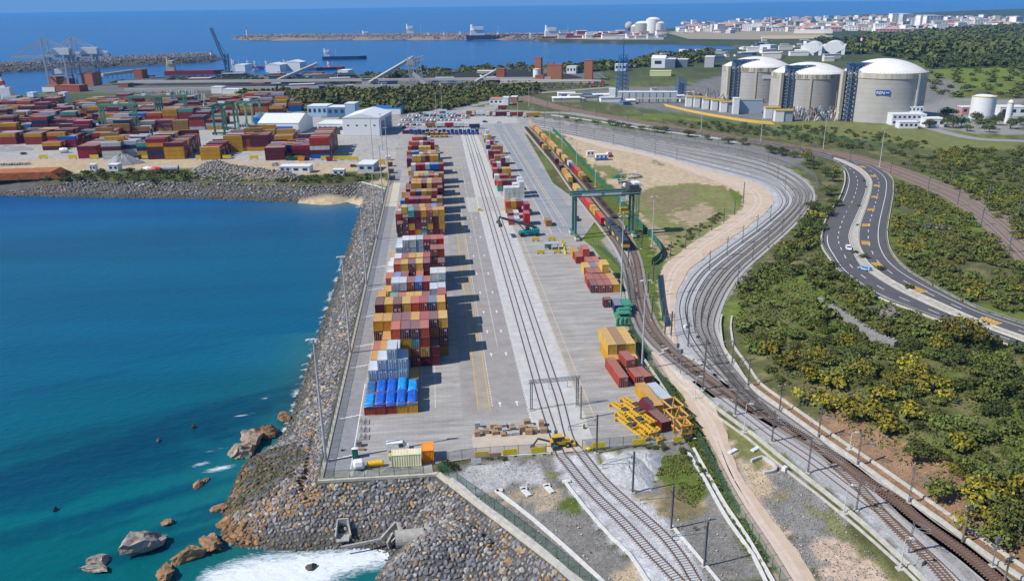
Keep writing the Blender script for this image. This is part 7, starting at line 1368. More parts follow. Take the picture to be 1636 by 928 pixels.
for i in range(16):
    px, py = random.uniform(982, 1030), random.uniform(278, 308); x, y, z = at(px, py)
    if px > 1015 and py < 285: continue
    t = tag(MB().m(dbr if i % 3 else dgrey).bar((0, 0, .5), (random.uniform(3, 7)*random.choice((-1, 1)), random.uniform(-3, 5), random.uniform(.4, .9)), random.uniform(.5, 1.1), n=8).build('concrete_pipe', loc=(x, y, z)), f'{"pale" if i % 3 else "dark"} concrete pipe length in the dump beyond the rail crane, {nth(i)} piece', 'concrete pipe', 'discarded concrete pipes')
x, y, z = at(988, 283); tag(mound(988, 284, 4, 2.5, 1.6, M_('green_net_cloth', (.02, .10, .07)), 'heap of dark green netting in the pipe dump', 9, 'netting_heap'), 'heap of dark green netting in the pipe dump', 'netting')
# culvert and headwalls in the stone slope
cc_ = mat('weathered_concrete', (.36, .345, .31), .9, .25, 1.2, bump=.4)
x, y = P0(655, 862, SL+1.2); t = thing('culvert_outlet', 'grey concrete pipe outlet pouring white foam at the foot of the stone slope', 'culvert', (x, y, SL+.3), .05)
MB().m(cc_).lathe([(1.5, -2.7), (1.75, -2.7), (1.75, 2.7), (1.5, 2.7)], (0, 0, 1.3), 20, ax='X').build('pipe', t); MB().m(cc_).bar((3.0, 1.2, 2.6), (6.4, -4.4, 1.2), .45, 2.2).build('wing_wall', t); MB().m(cc_).bar((-3.1, .8, 1.7), (-4.2, -1.2, 1.0), .35, 1.8).build('headwall', t); MB().m(cc_).bar((6.4, -4.4, .6), (3.0, -8.2, -.2), .3, .9).build('apron_edge', t)
x, y = P0(623, 852, SL+2.0); t = thing('stone_chute', 'triangular concrete chute edge left of the pipe outlet', 'concrete chute', (x, y, SL+2), 0); MB().m(cc_).bar((-1.5, -1.6, 0), (1.2, 1.2, 1.4), .35, 1.0).bar((1.2, 1.2, 1.4), (2.4, -.6, .6), .3, 1.2).bar((2.4, -.6, .6), (.4, -2.4, -.4), .25, .8).build('edge', t); MB().m(cc_).bar((-1.5, -1.6, 0), (-9.0, -2.9, -.2), .4, .5).build('toe_beam', t)
x, y = P0(548, 848, SL+2.0); t = thing('outfall_box', 'small concrete outfall box set in the stone slope', 'outfall', (x, y, SL+1.6), .05); mb = MB().m(cc_).bar((-1.3, -1.5, 0), (-1.0, 1.6, 1.4), .25, 1.5).bar((1.5, -1.5, 0), (.9, 1.6, 1.4), .25, 1.5).box(-1.1, 1.1, 1.5, 1.8, .2, 2.1); mb.build('side_wall', t); MB().m(dgrey).lathe([(.45, -.3), (.45, .3)], (0, 1.2, .6), 10, ax='Y').build('pipe_mouth', t); MB().m(cc_).box(-1.2, 1.2, -2.4, 1.4, -.3, -.1).build('apron', t)
# misc: small trackside cabinets
for i, (px, py, m_, lb) in enumerate([(1207, 718, wht, 'white slab by the sand basin'), (1253, 752, wht, 'small white cabinet on the path below the sand basin'), (1095, 524, wht, 'white plate box in the pale ballast above the junction'), (1112, 540, cc_, 'small trackside box between the curving tracks'), (1470, 902, cc_, 'grey trackside cabinet by the crossover'), (1063, 559, dbr, 'long concrete slab at the level crossing'), (1056, 566, dbr, 'white slab at the level crossing edge'), (1170, 722-0, wht, 'flat white pad beside the dirt road')]):
    x, y, z = at(px, py); t = thing('trackside_cabinet', lb, 'cabinet', (x, y, z), .6, None); hh2 = .9 if 'cabinet' in lb or 'box' in lb else .25; w_ = .5 if hh2 > .5 else 1.3; MB().m(m_).box(-w_, w_, -.4, .4, .08, hh2).build('body', t); MB().m(cc_).box(-w_-.1, w_+.1, -.5, .5, -.1, .08).build('base', t)
# ------------------------------------------------------------ tank farm
tankc = mat('tank_concrete', (.36, .345, .315), .85, .14, .12, bump=.15, col2=(.42, .40, .37)); domew = mat('dome_white_paint', (.72, .70, .66), .6, .08, .2); ringc = mat('tank_ring_beige', (.48, .43, .34), .85, .25, .3, streak=True); bst = M_('blue_steelwork', (.015, .10, .30)); bst2 = M_('blue_grey_steel', (.10, .16, .25)); rst = M_('rusty_pipework', (.22, .11, .08))
beig = M_('beige_concrete_shaft', (.46, .41, .32), rough=.9); ypipe = M_('yellow_pipework', (.55, .38, .08))
def lng(px, py, R, h, dome, label, towerpx, sign=None, stripes=False):
    x, y = P0(px, py); t = thing('storage_tank', label, 'storage tank', (x, y, -.1), 0, 'round white-domed storage tanks'); n = 72
    mb = MB().m(tankc).lathe([(R, 0), (R, h-4)], n=n); mb.build('wall', t, smooth=True)
    mb = MB().m(ringc).lathe([(R, h-4), (R+.5, h-3.9), (R+.5, h), (R-.5, h)], n=n)
    if stripes:
        mb.m(M_('rust_streaks', (.20, .16, .12)))
        for i in range(n*2):
            a = 2*math.pi*i/n/2
            if random.random() < .62: r2 = R+.56; w_ = random.uniform(.2, .6)/R; mb.add([(r2*math.cos(a-w_), r2*math.sin(a-w_), h-random.uniform(3, 3.9)), (r2*math.cos(a+w_), r2*math.sin(a+w_), h-3.5), (r2*math.cos(a+w_), r2*math.sin(a+w_), h-.1), (r2*math.cos(a-w_), r2*math.sin(a-w_), h-.1)], [(0, 1, 2, 3)])
    mb.build('top_ring', t); rr = R-1; Rs = (rr*rr+dome*dome)/(2*dome); prof = []
    for i in range(15): a = math.asin(rr/Rs)*(1-i/14); prof.append((max(.01, Rs*math.sin(a)), h+Rs*math.cos(a)-(Rs-dome)))
    MB().m(domew).lathe(prof, n=n).build('dome_roof', t, smooth=True)
    mb = MB().m(galv)
    for i in range(n): a = 2*math.pi*i/n; mb.bar((R*math.cos(a), R*math.sin(a), h), (R*math.cos(a), R*math.sin(a), h+1.2), .12)
    mb.lathe([(R, h+1.15), (R+.1, h+1.2), (R, h+1.25)], n=n); mb.build('roof_handrail', t)
    mb = MB().m(M_('panel_joint_shadow', (.25, .24, .22)))  # pour joints: thin rings darker than the tank wall
    for k in range(1, 9): z = (h-4)*k/9; mb.lathe([(R+.02, z), (R+.05, z+.06), (R+.02, z+.12)], n=n)
    mb.build('pour_joints', t)
    for a in (-.35, -1.15, -1.95):
        o = MB().m(beig).box(-1.0, 1.0, -.7, .5, 0, h-.2).build('buttress', t); o.location = (R*math.cos(a), R*math.sin(a), 0); o.rotation_euler = (0, 0, a+math.pi/2)
        if stripes is False: break
    tx = P0(*towerpx)[0]-x; ty = -math.sqrt(max(9, R*R-tx*tx))*.97 if abs(tx) < R else -8
    o = MB().m(beig).box(tx-7.5, tx-5, ty-1, ty+3, 0, h+1).build('stair_shaft', t)
    mb = MB().m(bst2); truss(mb, (tx, ty-1.2, 0), (tx, ty-1.2, h+4), 8, 4.5, 12, .65); nf = 12
    for k in range(nf): z = h*k/nf; mb.bar((tx-3, ty-2.8, z), (tx+3, ty-2.8, z+h/nf), .5, .3)
    mb.build('stair_tower', t); mb = MB().m(galv)
    for k in range(nf): z = h*(k+.5)/nf; mb.box(tx-3.4, tx+3.4, ty-3.2, ty+.6, z, z+.25)
    mb.build('landing', t); mb = MB().m(rst)
    for dx, w_ in ((-4.4, .7), (4.2, .5), (5.2, .4)): mb.bar((tx+dx, ty-.4, 0), (tx+dx, ty-.4, h+2), w_, n=8)
    mb.build('riser_pipes', t); mb = MB().m(bst)
    for k in range(5): xx = tx-1+k*4.6; mb.box(xx, xx+3.0, ty+1, ty+7, h+1.0, h+7.0-(k % 2))
    mb.m(bst2); truss(mb, (tx-4, ty+.5, h+6), (tx+23, ty+2.5, h+6), 4, 1.5, 10, .5)
    for xx in np.arange(tx-4, tx+24, 4.5): mb.bar((xx, ty+.2, h), (xx, ty+.2, h+6), .35)
    mb.build('valve_platform', t)
    if sign:
        a = math.atan2(-math.sqrt(max(1, R*R-sign[0]**2)), sign[0]); o = MB().m(sign[4]).box(-sign[2]/2, sign[2]/2, -.15, 0, 0, sign[3]).build('sign', t); o.location = ((R+.25)*math.cos(a), (R+.25)*math.sin(a), sign[1]); o.rotation_euler = (0, 0, a+math.pi/2); return t, o, a
    return t, None, 0
lng(1204, 158, 32.5, 32, 8.5, 'leftmost white-domed tank with a blank white plate on its wall', (1158, 158), (-2, 22, 9, 3.2, domew), True)
lng(1287, 171, 32.5, 31, 8.5, 'middle white-domed tank, shorter than the right-hand one', (1238, 171), None, True)
t3, sg, sa = lng(1403, 189, 31.5, 37.5, 9.5, 'rightmost and largest domed tank with a blue lettered sign', (1334, 188), (-15, 21.5, 10, 3.8, M_('blue_sign', (.01, .06, .32))), False)
cu = bpy.data.curves.new('lettering', 'FONT'); cu.body = 'REN'; cu.size = 3.2; cu.extrude = .04; cu.offset = .06; to = bpy.data.objects.new('t', cu); C.objects.link(to); dg = bpy.context.evaluated_depsgraph_get(); dg.update(); me = bpy.data.meshes.new_from_object(to.evaluated_get(dg)); bpy.data.objects.remove(to)
lo = bpy.data.objects.new('lettering', me); me.materials.clear(); me.materials.append(white); C.objects.link(lo); lo.parent = sg; lo.location = (-4.6, -.22, .75); lo.rotation_euler = (math.pi/2, 0, 0)
mb = MB().m(white); 
for k in range(3): mb.bar((2.1+k*.8, -.2, 1.4), (2.5+k*.8, -.2, 2.5), .25).bar((2.5+k*.8, -.2, 2.5), (2.9+k*.8, -.2, 1.4), .25)
mb.build('wave_emblem', sg); o = MB().m(M_('pale_stack', (.55, .53, .48))).box(11, 12.3, -30.5, -29.3, 0, 37).build('wall_conduit', t3)
def block(px, py, px2, D, h, m_, label, cat='building', name='building', roofm=None, win=0, roof='flat', z0=0, rows_=1, grp=None, winm=None, doors_=0):
    a, b = P(px, py), P(px2, py); a, b = (a, b) if min(a[2], b[2]) > -.5 else ((*P0(px, py), 0), (*P0(px2, py), 0)); z0 = max(0, a[2]); W = b[0]-a[0]; t = thing(name, label, cat, (a[0], a[1], z0), math.atan2(b[1]-a[1], b[0]-a[0]), grp); W = math.hypot(W, b[1]-a[1]); MB().m(m_).box(0, W, 0, D, 0, h).build('wall', t); rm = roofm or wht2
    if roof == 'flat': MB().m(rm).box(-.2, W+.2, -.2, D+.2, h, h+.5).build('roof', t)
    elif roof == 'gableX': MB().m(rm).add([(-.3, -.3, h), (W+.3, -.3, h), (W+.3, D+.3, h), (-.3, D+.3, h), (-.3, D/2, h+D*.16), (W+.3, D/2, h+D*.16)], [(0, 1, 5, 4), (2, 3, 4, 5), (3, 0, 4), (1, 2, 5)]).build('roof', t)
    elif roof == 'gableY': MB().m(rm).add([(-.3, -.3, h), (W+.3, -.3, h), (W+.3, D+.3, h), (-.3, D+.3, h), (W/2, -.3, h+W*.12), (W/2, D+.3, h+W*.12)], [(0, 1, 4), (1, 2, 5, 4), (2, 3, 5), (3, 0, 4, 5)]).build('roof', t)
    elif roof == 'barrel': MB().m(rm).lathe([(.01, -.3), (W*.57, -.3), (W*.57, D+.3), (.01, D+.3)], (W/2, 0, h-W*.40), 14, .5, math.pi-.5, ax='Y').build('roof', t)
    for r in range(rows_ if win else 0):
        for i in range(win): MB().m(winm or glass).box(W*(i+.25)/win, W*(i+.75)/win, -.12, .05, h*(r+.42)/rows_, h*(r+.78)/rows_).build('window', t)
    for i in range(doors_): MB().m(dgrey).box(W*(i+.3)/doors_, W*(i+.7)/doors_, -.15, .05, 0, h*.7).build('door', t)
    return t, W
cyl = lambda px, py, r, h, m_, label, cat='tank', name='tank', top=0, grp=None: (lambda x, y: (lambda t: (MB().m(m_).lathe([(r, 0), (r, h)], n=24).build('wall', t, smooth=True), MB().m(domew).lathe([(r, h), (r*.6, h+top), (.01, h+top*1.3+.01)], n=24).build('roof', t, smooth=True), MB().m(ypipe).lathe([(r, h+.05), (r+.3, h+.6), (r, h+.9)], n=24).build('rim', t)))(thing(name, label, cat, (x, y, -.1), 0, grp)))(*P0(px, py))
block(1424, 201, 1478, 22, 8, wht2, 'white two-storey office building in front of the largest tank', win=7, rows_=2); block(1448, 197, 1472, 14, 12, wht2, 'white upper block of the office roofline', win=4, rows_=3); block(1436, 206, 1466, 8, 4.5, wht2, 'low white porch wing of the office', win=4); block(1478, 204, 1508, 12, 6, wht2, 'white annex right of the office beside the grove', win=3)
cyl(1567, 189, 9, 17, wht2, 'white cylindrical tank with yellow rim behind the grove', top=1.5); cyl(1609, 197, 2.2, 15, wht2, 'slim white vertical vessel at the right edge', top=2.2); block(1596, 186, 1640, 14, 7, wht2, 'white shed at the right edge beyond the slim vessel', win=3); block(1536, 184, 1556, 10, 6, M_('pink_plant_wall', (.45, .25, .25)), 'small reddish plant shed left of the white cylinder', win=2); block(1528, 197, 1548, 8, 3, M_('turquoise_roof', (.05, .42, .33)), 'low turquoise-roofed shelter in the grove', roofm=M_('turquoise_roof', (.05, .42, .33)))
# vaporiser boxes with yellow crowns
for i, (px, py, w_) in enumerate([(1096, 171, 12), (1109, 172, 12), (1123, 175, 12), (1137, 177, 12), (1151, 180, 13), (1222, 190, 14), (1238, 195, 16)]):
    x, y = P0(px, py); t = thing('vaporiser_box', f'yellow-topped white process box before the tanks, {nth(i)} from the left', 'process unit', (x, y, 0), -.15, 'yellow-topped process boxes'); w2 = w_*.42; MB().m(wht).box(0, w2, 0, 7, 0, 8.5).build('left_wall', t); MB().m(M_('blue_grey_louvre', (.30, .36, .43))).box(w2, w_*.86, .6, 7, 0, 8.5).build('side_louvre', t)
    mb = MB().m(ypipe).box(-.3, w_*.88, -.3, 7.3, 8.5, 9.1)
    for k in range(6): mb.bar((w_*.14*k, 0, 9.1), (w_*.14*k, 0, 10.4), .25)
    mb.box(-.2, w_*.86, -.2, .1, 10.2, 10.5); mb.build('yellow_walkway', t)
block(1171, 183, 1180, 8, 13, wht, 'tall white end wall of the process house beside the yellow-topped boxes'); block(1180.5, 182, 1217, 8, 11, M_('blue_grey_louvre', (.30, .36, .43)), 'blue-grey louvred process house below the first tank', roofm=M_('grey_plant_roof', (.25, .28, .27)))
t, W_ = block(983, 163, 1081, 9, 9, M_('pale_louvre_wall', (.40, .43, .46)), 'long pale louvred pipe-rack building left of the process boxes', 'building'); MB().m(wht).box(-6.5, -.1, -1, 9.5, 0, 12.5).build('end_tower', t); mb = MB().m(dgrey)
for k in range(9): mb.box(W_*k/9-.2, W_*k/9+.2, -.25, -.02, 0, 9)
mb.build('mullion', t); MB().m(beig).box(14, W_+30, -9, -6, 3.5, 4.4).build('pipe_bridge', t); mb = MB().m(dgrey)
for k in range(15): mb.box(14+k*9, 14.8+k*9, -8.6, -6.4, 0, 3.5)
mb.build('trestle', t)
x, y = P0(1087, 158); t = thing('plant_tower', 'dark blue-grey plant tower at the right end of the pipe-rack building', 'tower', (x, y, 0)); truss(MB().m(bst2), (0, 0, 0), (0, 0, 20), 8, 8, 7, .6).build('frame', t); MB().m(bst2).box(-2.5, 2.5, -2.5, 2.5, 1, 16).build('vessel', t)
x, y = P0(994, 148); t = thing('flare_tower', 'tall bright blue lattice tower with slim mast rising above the pipe-rack building', 'tower', (x, y, 0)); mb = MB().m(bst)
for k in range(9):
    z0, z1 = k*4.4, (k+1)*4.4; w0, w1 = 8-k*.32, 8-(k+1)*.32
    for a in range(4):
        c0 = (w0*math.cos(a*1.5708+.8), w0*math.sin(a*1.5708+.8)); c1 = (w1*math.cos(a*1.5708+.8), w1*math.sin(a*1.5708+.8)); d0 = (w0*math.cos((a+1)*1.5708+.8), w0*math.sin((a+1)*1.5708+.8)); mb.bar((*c0, z0), (*c1, z1), .5).bar((*c0, z0), (*d0, z0), .35).bar((*d0, z0), (*c1, z1), .3)
mb.build('lattice', t); MB().m(bst).bar((0, 0, 0), (0, 0, 56), 1.1, n=8).build('stack', t)
for k in range(26):                                    # yellow and grey pipe runs, plant clutter before the tanks
    pass
mb = MB().m(ypipe); q = evenly(flat([(1062, 170), (1110, 181), (1160, 190), (1200, 196), (1236, 199)]), 6)
for off in (-2, -1, 0, 1, 2):
    for i in range(len(q)-1): mb.bar((q[i][0], q[i][1]+off*1.6, 1.0+.3*off), (q[i+1][0], q[i+1][1]+off*1.6, 1.0+.3*off), .5)
tag(mb.build('yellow_pipe_run'), 'long run of yellow pipes curving along the front of the process boxes', 'pipeline')
mb = MB(); rr_ = random.Random(4)
for k in range(130):
    px = rr_.uniform(1262, 1335); x, y = P0(px, rr_.uniform(182, 194)); mb.m([galv, rst, wht, bst2, beig][k % 5]); mb.bar((x, y, 0), (x+rr_.uniform(-6, 6)*(k % 2), y+rr_.uniform(-2, 2), rr_.uniform(2, 8)), rr_.uniform(.4, 1.2))
tag(mb.build('pipework_cluster'), 'dense cluster of grey and rusty pipework between the middle and right tanks', 'pipework')
mb = MB()
for k in range(110):
    x, y = P0(rr_.uniform(1100, 1180), rr_.uniform(150, 166)); mb.m([galv, rst, bst2, beig][k % 4]); mb.bar((x, y, 0), (x+rr_.uniform(-7, 7)*(k % 2), y+rr_.uniform(-2, 2), rr_.uniform(2, 7)), rr_.uniform(.4, 1.1))
tag(mb.build('pipework_cluster'), 'low pipework behind the yellow-topped boxes left of the first tank', 'pipework')
for i, (px, px2, py) in enumerate([(1278, 1312, 87), (1312, 1349, 86)]): block(px, py+2, px2, 60, 14, wht2, f'white vaulted storage hall beyond the tanks, {["left", "right"][i]} one', roof='barrel', doors_=2, grp='vaulted halls beyond the tanks')
block(1213, 84, 1230, 20, 12, wht2, 'small white hall above the first tank', doors_=1); block(1125, 108, 1140, 30, 14, M_('pale_metal_wall', (.42, .42, .42)), 'pale box building at the left of the first tank roof')
block(1040, 109, 1062, 26, 13, wht2, 'large white industrial hall by the beach', roof='gableX', win=1); block(1062, 109, 1078, 26, 12, M_('slate_hall_wall', (.12, .16, .22)), 'slate grey hall attached to the white one by the beach'); block(1080, 107, 1098, 20, 10, M_('slate_hall_wall', (.12, .16, .22)), 'dark hall right of the white industrial hall', roofm=wht2); block(1038, 122, 1072, 16, 6, M_('lime_roof', (.55, .58, .28)), 'low building with a pale lime roof', roofm=M_('lime_roof', (.55, .58, .28)))
rb = M_('rust_red_cladding', (.30, .085, .05), rough=.9); rb2 = M_('rust_orange_cladding', (.38, .15, .08), rough=.9)
for px, px2, py, h, D, m_, lb in ((793, 806, 132, 16, 14, rb, 'dark red block building by the coal conveyors'), (854, 864, 120, 22, 14, rb2, 'tall rust orange tower block with a tank in front'), (874, 897, 131, 20, 16, rb2, 'wide rust orange building in the coal yard'), (933, 946, 129, 24, 14, rb2, 'lone rust orange tower on the right of the coal yard'), (855, 868, 134, 9, 10, rb2, 'low rust orange hopper house'), (935, 965, 137, 5, 12, rb, 'low long red shed below the lone orange tower')): block(px, py, px2, D, h, m_, lb, roofm=rb)
cyl(858, 131, 5, 15, wht2, 'pale silo in front of the tall rust orange block', 'silo', 'silo', 1); block(762, 124, 802, 14, 8, M_('beige_long_shed', (.40, .36, .28)), 'long beige shed left of the coal yard'); block(905, 118, 920, 16, 9, wht2, 'small white office beyond the coal yard', win=3); block(982, 114, 1000, 14, 9, wht2, 'white villa-like block near the blue tower', win=3)
mb = MB().m(M_('coal_heap', (.03, .03, .033), rough=1)); 
for px, py, rx, ry, h in ((745, 126, 60, 26, 9), (815, 124, 70, 30, 12), (700, 127, 70, 20, 6), (500, 133, 120, 22, 7), (350, 133, 100, 20, 7), (900, 126, 30, 18, 7), (430, 140, 110, 16, 5)):
    x, y = P0(px, py); n = 28; vs = [(x+rx*r*math.cos(2*math.pi*i/n), y+ry*r*math.sin(2*math.pi*i/n), h*(1-r)) for r in (1, .6, .15) for i in range(n)]; mb.add(vs, [(j*n+i, j*n+(i+1) % n, (j+1)*n+(i+1) % n, (j+1)*n+i) for j in (0, 1) for i in range(n)]+[tuple(2*n+i for i in range(n))])
tag(mb.build('coal_stockpile'), 'black coal stockpiles spread between the conveyors', 'coal heaps', kind='stuff')
grc = M_('conveyor_cladding', (.46, .44, .40), rough=.8)
def conv(p, q, z0, z1, w_, label, legs=12):
    a, b = P0(*p), P0(*q); t = thing('conveyor', label, 'conveyor', (a[0], a[1], 0)); d = (b[0]-a[0], b[1]-a[1]); MB().m(grc).bar((0, 0, z0), (*d, z1), w_).build('gallery', t); mb = MB().m(galv)
    for k in range(legs+1): u = k/legs; mb.bar((d[0]*u, d[1]*u, 0), (d[0]*u, d[1]*u, z0+(z1-z0)*u), .6)
    mb.build('support_leg', t)
conv((190, 138), (880, 132), 5, 5, 3, 'upper long pale conveyor line across the coal terminal', 40); conv((200, 150), (640, 143), 4, 4, 3, 'lower long pale conveyor line in front of the coal terminal', 30); conv((590, 137), (661, 117), 3, 22, 3.6, 'inclined conveyor rising to the pale stacker tower', 8); conv((445, 132), (505, 118), 3, 13, 3.4, 'inclined conveyor by the fishing harbour', 8); conv((760, 135), (795, 127), 3, 12, 3, 'short conveyor running into the dark red block', 5); conv((800, 137), (960, 139), 6, 6, 3.4, 'tan viaduct-like conveyor at the right of the coal yard', 16); conv((165, 130), (225, 124), 8, 10, 4, 'slate conveyor gallery beside the quay cranes', 8)
x, y = P0(668, 136); t = thing('stacker_tower', 'pale lattice stacker tower above the scrub belt with a slanting chute', 'tower', (x, y, 0)); mb = MB().m(M_('pale_stacker_steel', (.45, .43, .42))); truss(mb, (-6, 0, 0), (-9, 0, 33), 5, 6, 7, .9); truss(mb, (4, 0, 0), (0, 0, 31), 4, 6, 7, .8); truss(mb, (-14, 0, 27), (8, 0, 32), 5, 4, 5, .8); mb.build('frame', t); MB().m(grc).bar((-5, -2, 14), (9, -4, 2), 4.5).build('chute', t); mb = MB().m(grc); mb.box(-12, -4, -3, 3, 24, 30); mb.build('drive_house', t)
# viaduct at the rail approach
x, y = P0(800, 143); xb = P0(970, 146); t = thing('road_bridge', 'low tan road bridge over the rail approach behind the truck queue', 'bridge', (x, y, 0)); L_ = xb[0]-x; MB().m(beig).box(0, L_, -3, 3, 6.2, 7.6).build('deck', t)
for k in range(12): MB().m(beig).box(L_*k/11-1, L_*k/11+1, -2, 2, 0, 6.2).build('pier', t)
# warehouses by the yard
t, W_ = block(414, 214, 478, 34, 8, wht2, 'low white warehouse with a dark doorway behind the yellow blocks', roof='gableX'); MB().m(bluew).box(W_*.32, W_*.85, -.15, 0, .2, 5.5).build('door', t)
t, W_ = block(549, 217, 607, 42, 13, wht2, 'large white gabled warehouse with small high windows', roof='gableY', win=0)
for k in range(4): MB().m(glass).box(W_*(.12+.24*k), W_*(.17+.24*k), -.12, .05, 7, 8).build('window', t)
MB().m(M_('shaded_blue_door', (.16, .20, .28))).box(W_-.02, W_+.12, 4, 16, .2, 9.5).box(W_-.02, W_+.12, 20, 38, .2, 10.5).build('sliding_door', t)  # both doors in one plain grey-blue
block(508, 215, 550, 22, 7.5, wht2, 'low white link building with dark window strips between warehouses', win=5, doors_=2); block(492, 187, 523, 18, 9, M_('pale_blue_cladding', (.33, .47, .62)), 'pale blue office hall behind the warehouses', win=4); block(523, 187, 552, 16, 8, M_('mid_blue_cladding', (.10, .22, .40)), 'mid blue office hall next to the pale blue one', win=3); block(552, 187, 568, 14, 11, M_('pale_blue_cladding', (.33, .47, .62)), 'tall pale blue stair block of the office hall')
block(592, 183, 640, 20, 5, wht2, 'open canopy with bright blue roof behind the large warehouse', roofm=M_('bright_blue_roof', (.0, .12, .42))); block(403, 200, 432, 24, 5, M_('bright_blue_roof', (.0, .12, .42)), 'low blue-roofed shed left of the white warehouse', roofm=M_('bright_blue_roof', (.0, .12, .42)))
for px, py, w_, lb in ((393, 208, 15, 'white lettered hoarding at the left end of the white warehouse'), (707, 186, 8, 'white lettered billboard behind the car park')):
    x, y = P0(px, py); t = thing('billboard', lb, 'billboard', (x, y, 0)); MB().m(wht).box(-w_/2, w_/2, -.2, .2, 1, 6).build('panel', t); mb = MB().m(dgrey)
    for k in range(5): mb.box(-w_*.3+k*w_*.13, -w_*.3+k*w_*.13+w_*.09, -.3, -.2, 2.6, 4.4)
    mb.build('lettering', t); MB().m(dgrey).box(-w_/2, -w_/2+.4, -.1, .3, 0, 6).box(w_/2-.4, w_/2, -.1, .3, 0, 6).build('post', t)
block(782, 168, 803, 18, 5, wht2, 'small white depot building by the side road', roofm=M_('terracotta_roof', (.45, .22, .15)), win=3); block(803, 169, 812, 12, 7, wht2, 'taller white end of the small depot'); block(816, 164, 826, 10, 5, rb2, 'small rust shed right of the depot')
# car park: rows of parked cars, trucks and terminal tractors
cols = [wcar, wcar, wcar, scar, dcar, bcar, wcar, red_]; ci = 0
CN2 = {id(wcar): 'white', id(scar): 'silver', id(dcar): 'dark', id(bcar): 'pale blue', id(red_): 'red'}
for r, (py, x0, x1) in enumerate([(183.5, 668, 752), (186.5, 655, 758), (190, 648, 752), (193.5, 645, 735), (197, 642, 700), (201, 641, 672), (205, 640, 662)]):
    px = x0
    while px < x1:
        c = random.choice(cols); car(px, py, random.uniform(-.1, .1)+.5*(r % 2), c, f'{CN2[id(c)]} car in the far car park, {["back", "second", "third", "fourth", "fifth", "sixth", "front"][r]} row, {nth(int((px-x0)/4.6))} from the left', group='cars in the far car park'); px += random.uniform(4.6, 7)
car(797, 197, 0, wcar, 'white car on the apron road near the end of the yard'); car(775, 196, 0, dcar, 'dark car on the apron road, left of the white one')
TP = {}
def truck(px, py, rz, cab, load, label, L=13.6, grp='lorries in the queue', name='lorry'):
    key = (cab.name, load.name if load else None, L)
    if key in TP: return ctree(TP[key], at(px, py), rz, label, grp)
    t = thing(name, label, 'lorry', at(px, py), rz, grp); TP[key] = t; mb = MB().m(cab).box(-1.3, 1.1, -1.25, 1.25, .9, 3.6); mb.build('cab', t); MB().m(glass).box(1.08, 1.14, -1.1, 1.1, 2.2, 3.3).build('windscreen', t); MB().m(dgrey).box(-L+1, 1, -.5, .5, .7, 1.1).build('chassis', t)
    if load: MB().m(load).box(-L, -1.7, -1.22, 1.22, 1.2, 3.9).build('container', t)
    for xx in ([.3, -2.6] if L < 8 else [.3, -2.6, -L+2, -L+3.3, -L+4.6]):
        for s in (-1.05, 1.05): mb = MB(); wheel(mb, xx, s, .5, .35, ax='Y'); mb.build('wheel', t)
for i, (px, py, c, l, L) in enumerate([(742, 185, wht, 'k', 10), (756, 185, wht, None, 7), (762, 185, wht, None, 7), (768, 185, wht, None, 7), (779, 186, wht, 'k', 10), (789, 186.5, wht, 'r', 13.6), (812, 187, wht, 'b', 13.6), (838, 188, wht, 'y', 13.6), (793, 176, wht, 'b', 10)]):
    truck(px, py, math.pi+.02, c, cmat(l) if l else None, f'white lorry {"with "+CN[l][0]+" box" if l else "without trailer"} in the queue behind the yard, {nth(i)} from left', L)
for i, (px, py, l) in enumerate([(716, 204, 'w'), (731, 204, 'c'), (745, 204, 'w'), (700, 204, 'k'), (770, 206, 'n')]): truck(px, py, 0, wht if i != 1 else red_, cmat(l), f'lorry parked between tractors and car park, {nth(i)} counted along', 10, 'lorries by the car park')
for i, px in enumerate(np.linspace(657, 762, 17)): truck(px, 214.5+(i % 2)*1.2, math.pi/2*3+.1, bluew, None, f'blue terminal tractor in the line across the yard end, {nth(i)} from the left', 5, 'blue terminal tractors', 'terminal_tractor')
for i, px in enumerate((682, 690, 698, 706, 713)): truck(px, 220, math.pi/2*3, ylw, None, f'yellow terminal tractor in front of the blue line, {nth(i)} from the left', 5.2, 'yellow terminal tractors', 'terminal_tractor')
x, y = P0(643, 214); 
for k, (c, L) in enumerate((('r', 6), ('c', 6), ('y', 5))): tag(cobj(6.06, c, 2.6), f'{CN[c][0]} container lying side-on at the left end of the blue tractor line', 'container'); o = C.objects[-1]; o.location = (x+k*6.6+6, y, 0); o.rotation_euler = (0, 0, math.pi/2)
# RTG cranes
rtg = M_('rtg_green_paint', (.13, .30, .20))
def rtgc(px, py, rz, label, m_=rtg):
    x, y = P0(px, py); t = thing('yard_gantry_crane', label, 'gantry crane', (x, y, 0), rz, 'green yard cranes over the terminal blocks'); W, H_ = 24, 21
    for s in (-W/2, W/2):
        for q in (-3.6, 3.6): MB().m(m_).box(s-.6, s+.6, q-.6, q+.6, 1.5, H_).build('leg', t)
        MB().m(m_).box(s-.5, s+.5, -6, 6, .8, 2.0).box(s-.5, s+.5, -3.6, 3.6, H_-1.2, H_).build('sill_beam', t); mb = MB()
        for q in (-5, -3, 3, 5): wheel(mb, s, q, .8, .6)
        mb.build('wheels', t)
    for q in (-3.2, 3.2): MB().m(m_).box(-W/2-1.5, W/2+1.5, q-.6, q+.6, H_, H_+1.6).build('girder', t)
    MB().m(wht).box(-2, 1, -2.4, 2.4, H_+1.6, H_+3).build('trolley', t); MB().m(wht).box(1.2, 3.4, -1.3, 1.3, H_-2.6, H_-.4).build('operator_cab', t)
rtgc(195, 213, .05, 'green yard crane at the far left of the terminal cranes'); rtgc(238, 196, .05, 'green yard crane behind the four-high yellow block'); rtgc(277, 195, .05, 'green yard crane, third from the left over the terminal'); rtgc(361, 212, 1.45, 'dark green yard crane seen end-on, in front of the hoarding', M_('rtg_dark_green', (.03, .12, .09))); rtgc(401, 207, 1.3, 'green yard crane just left of the white warehouse')
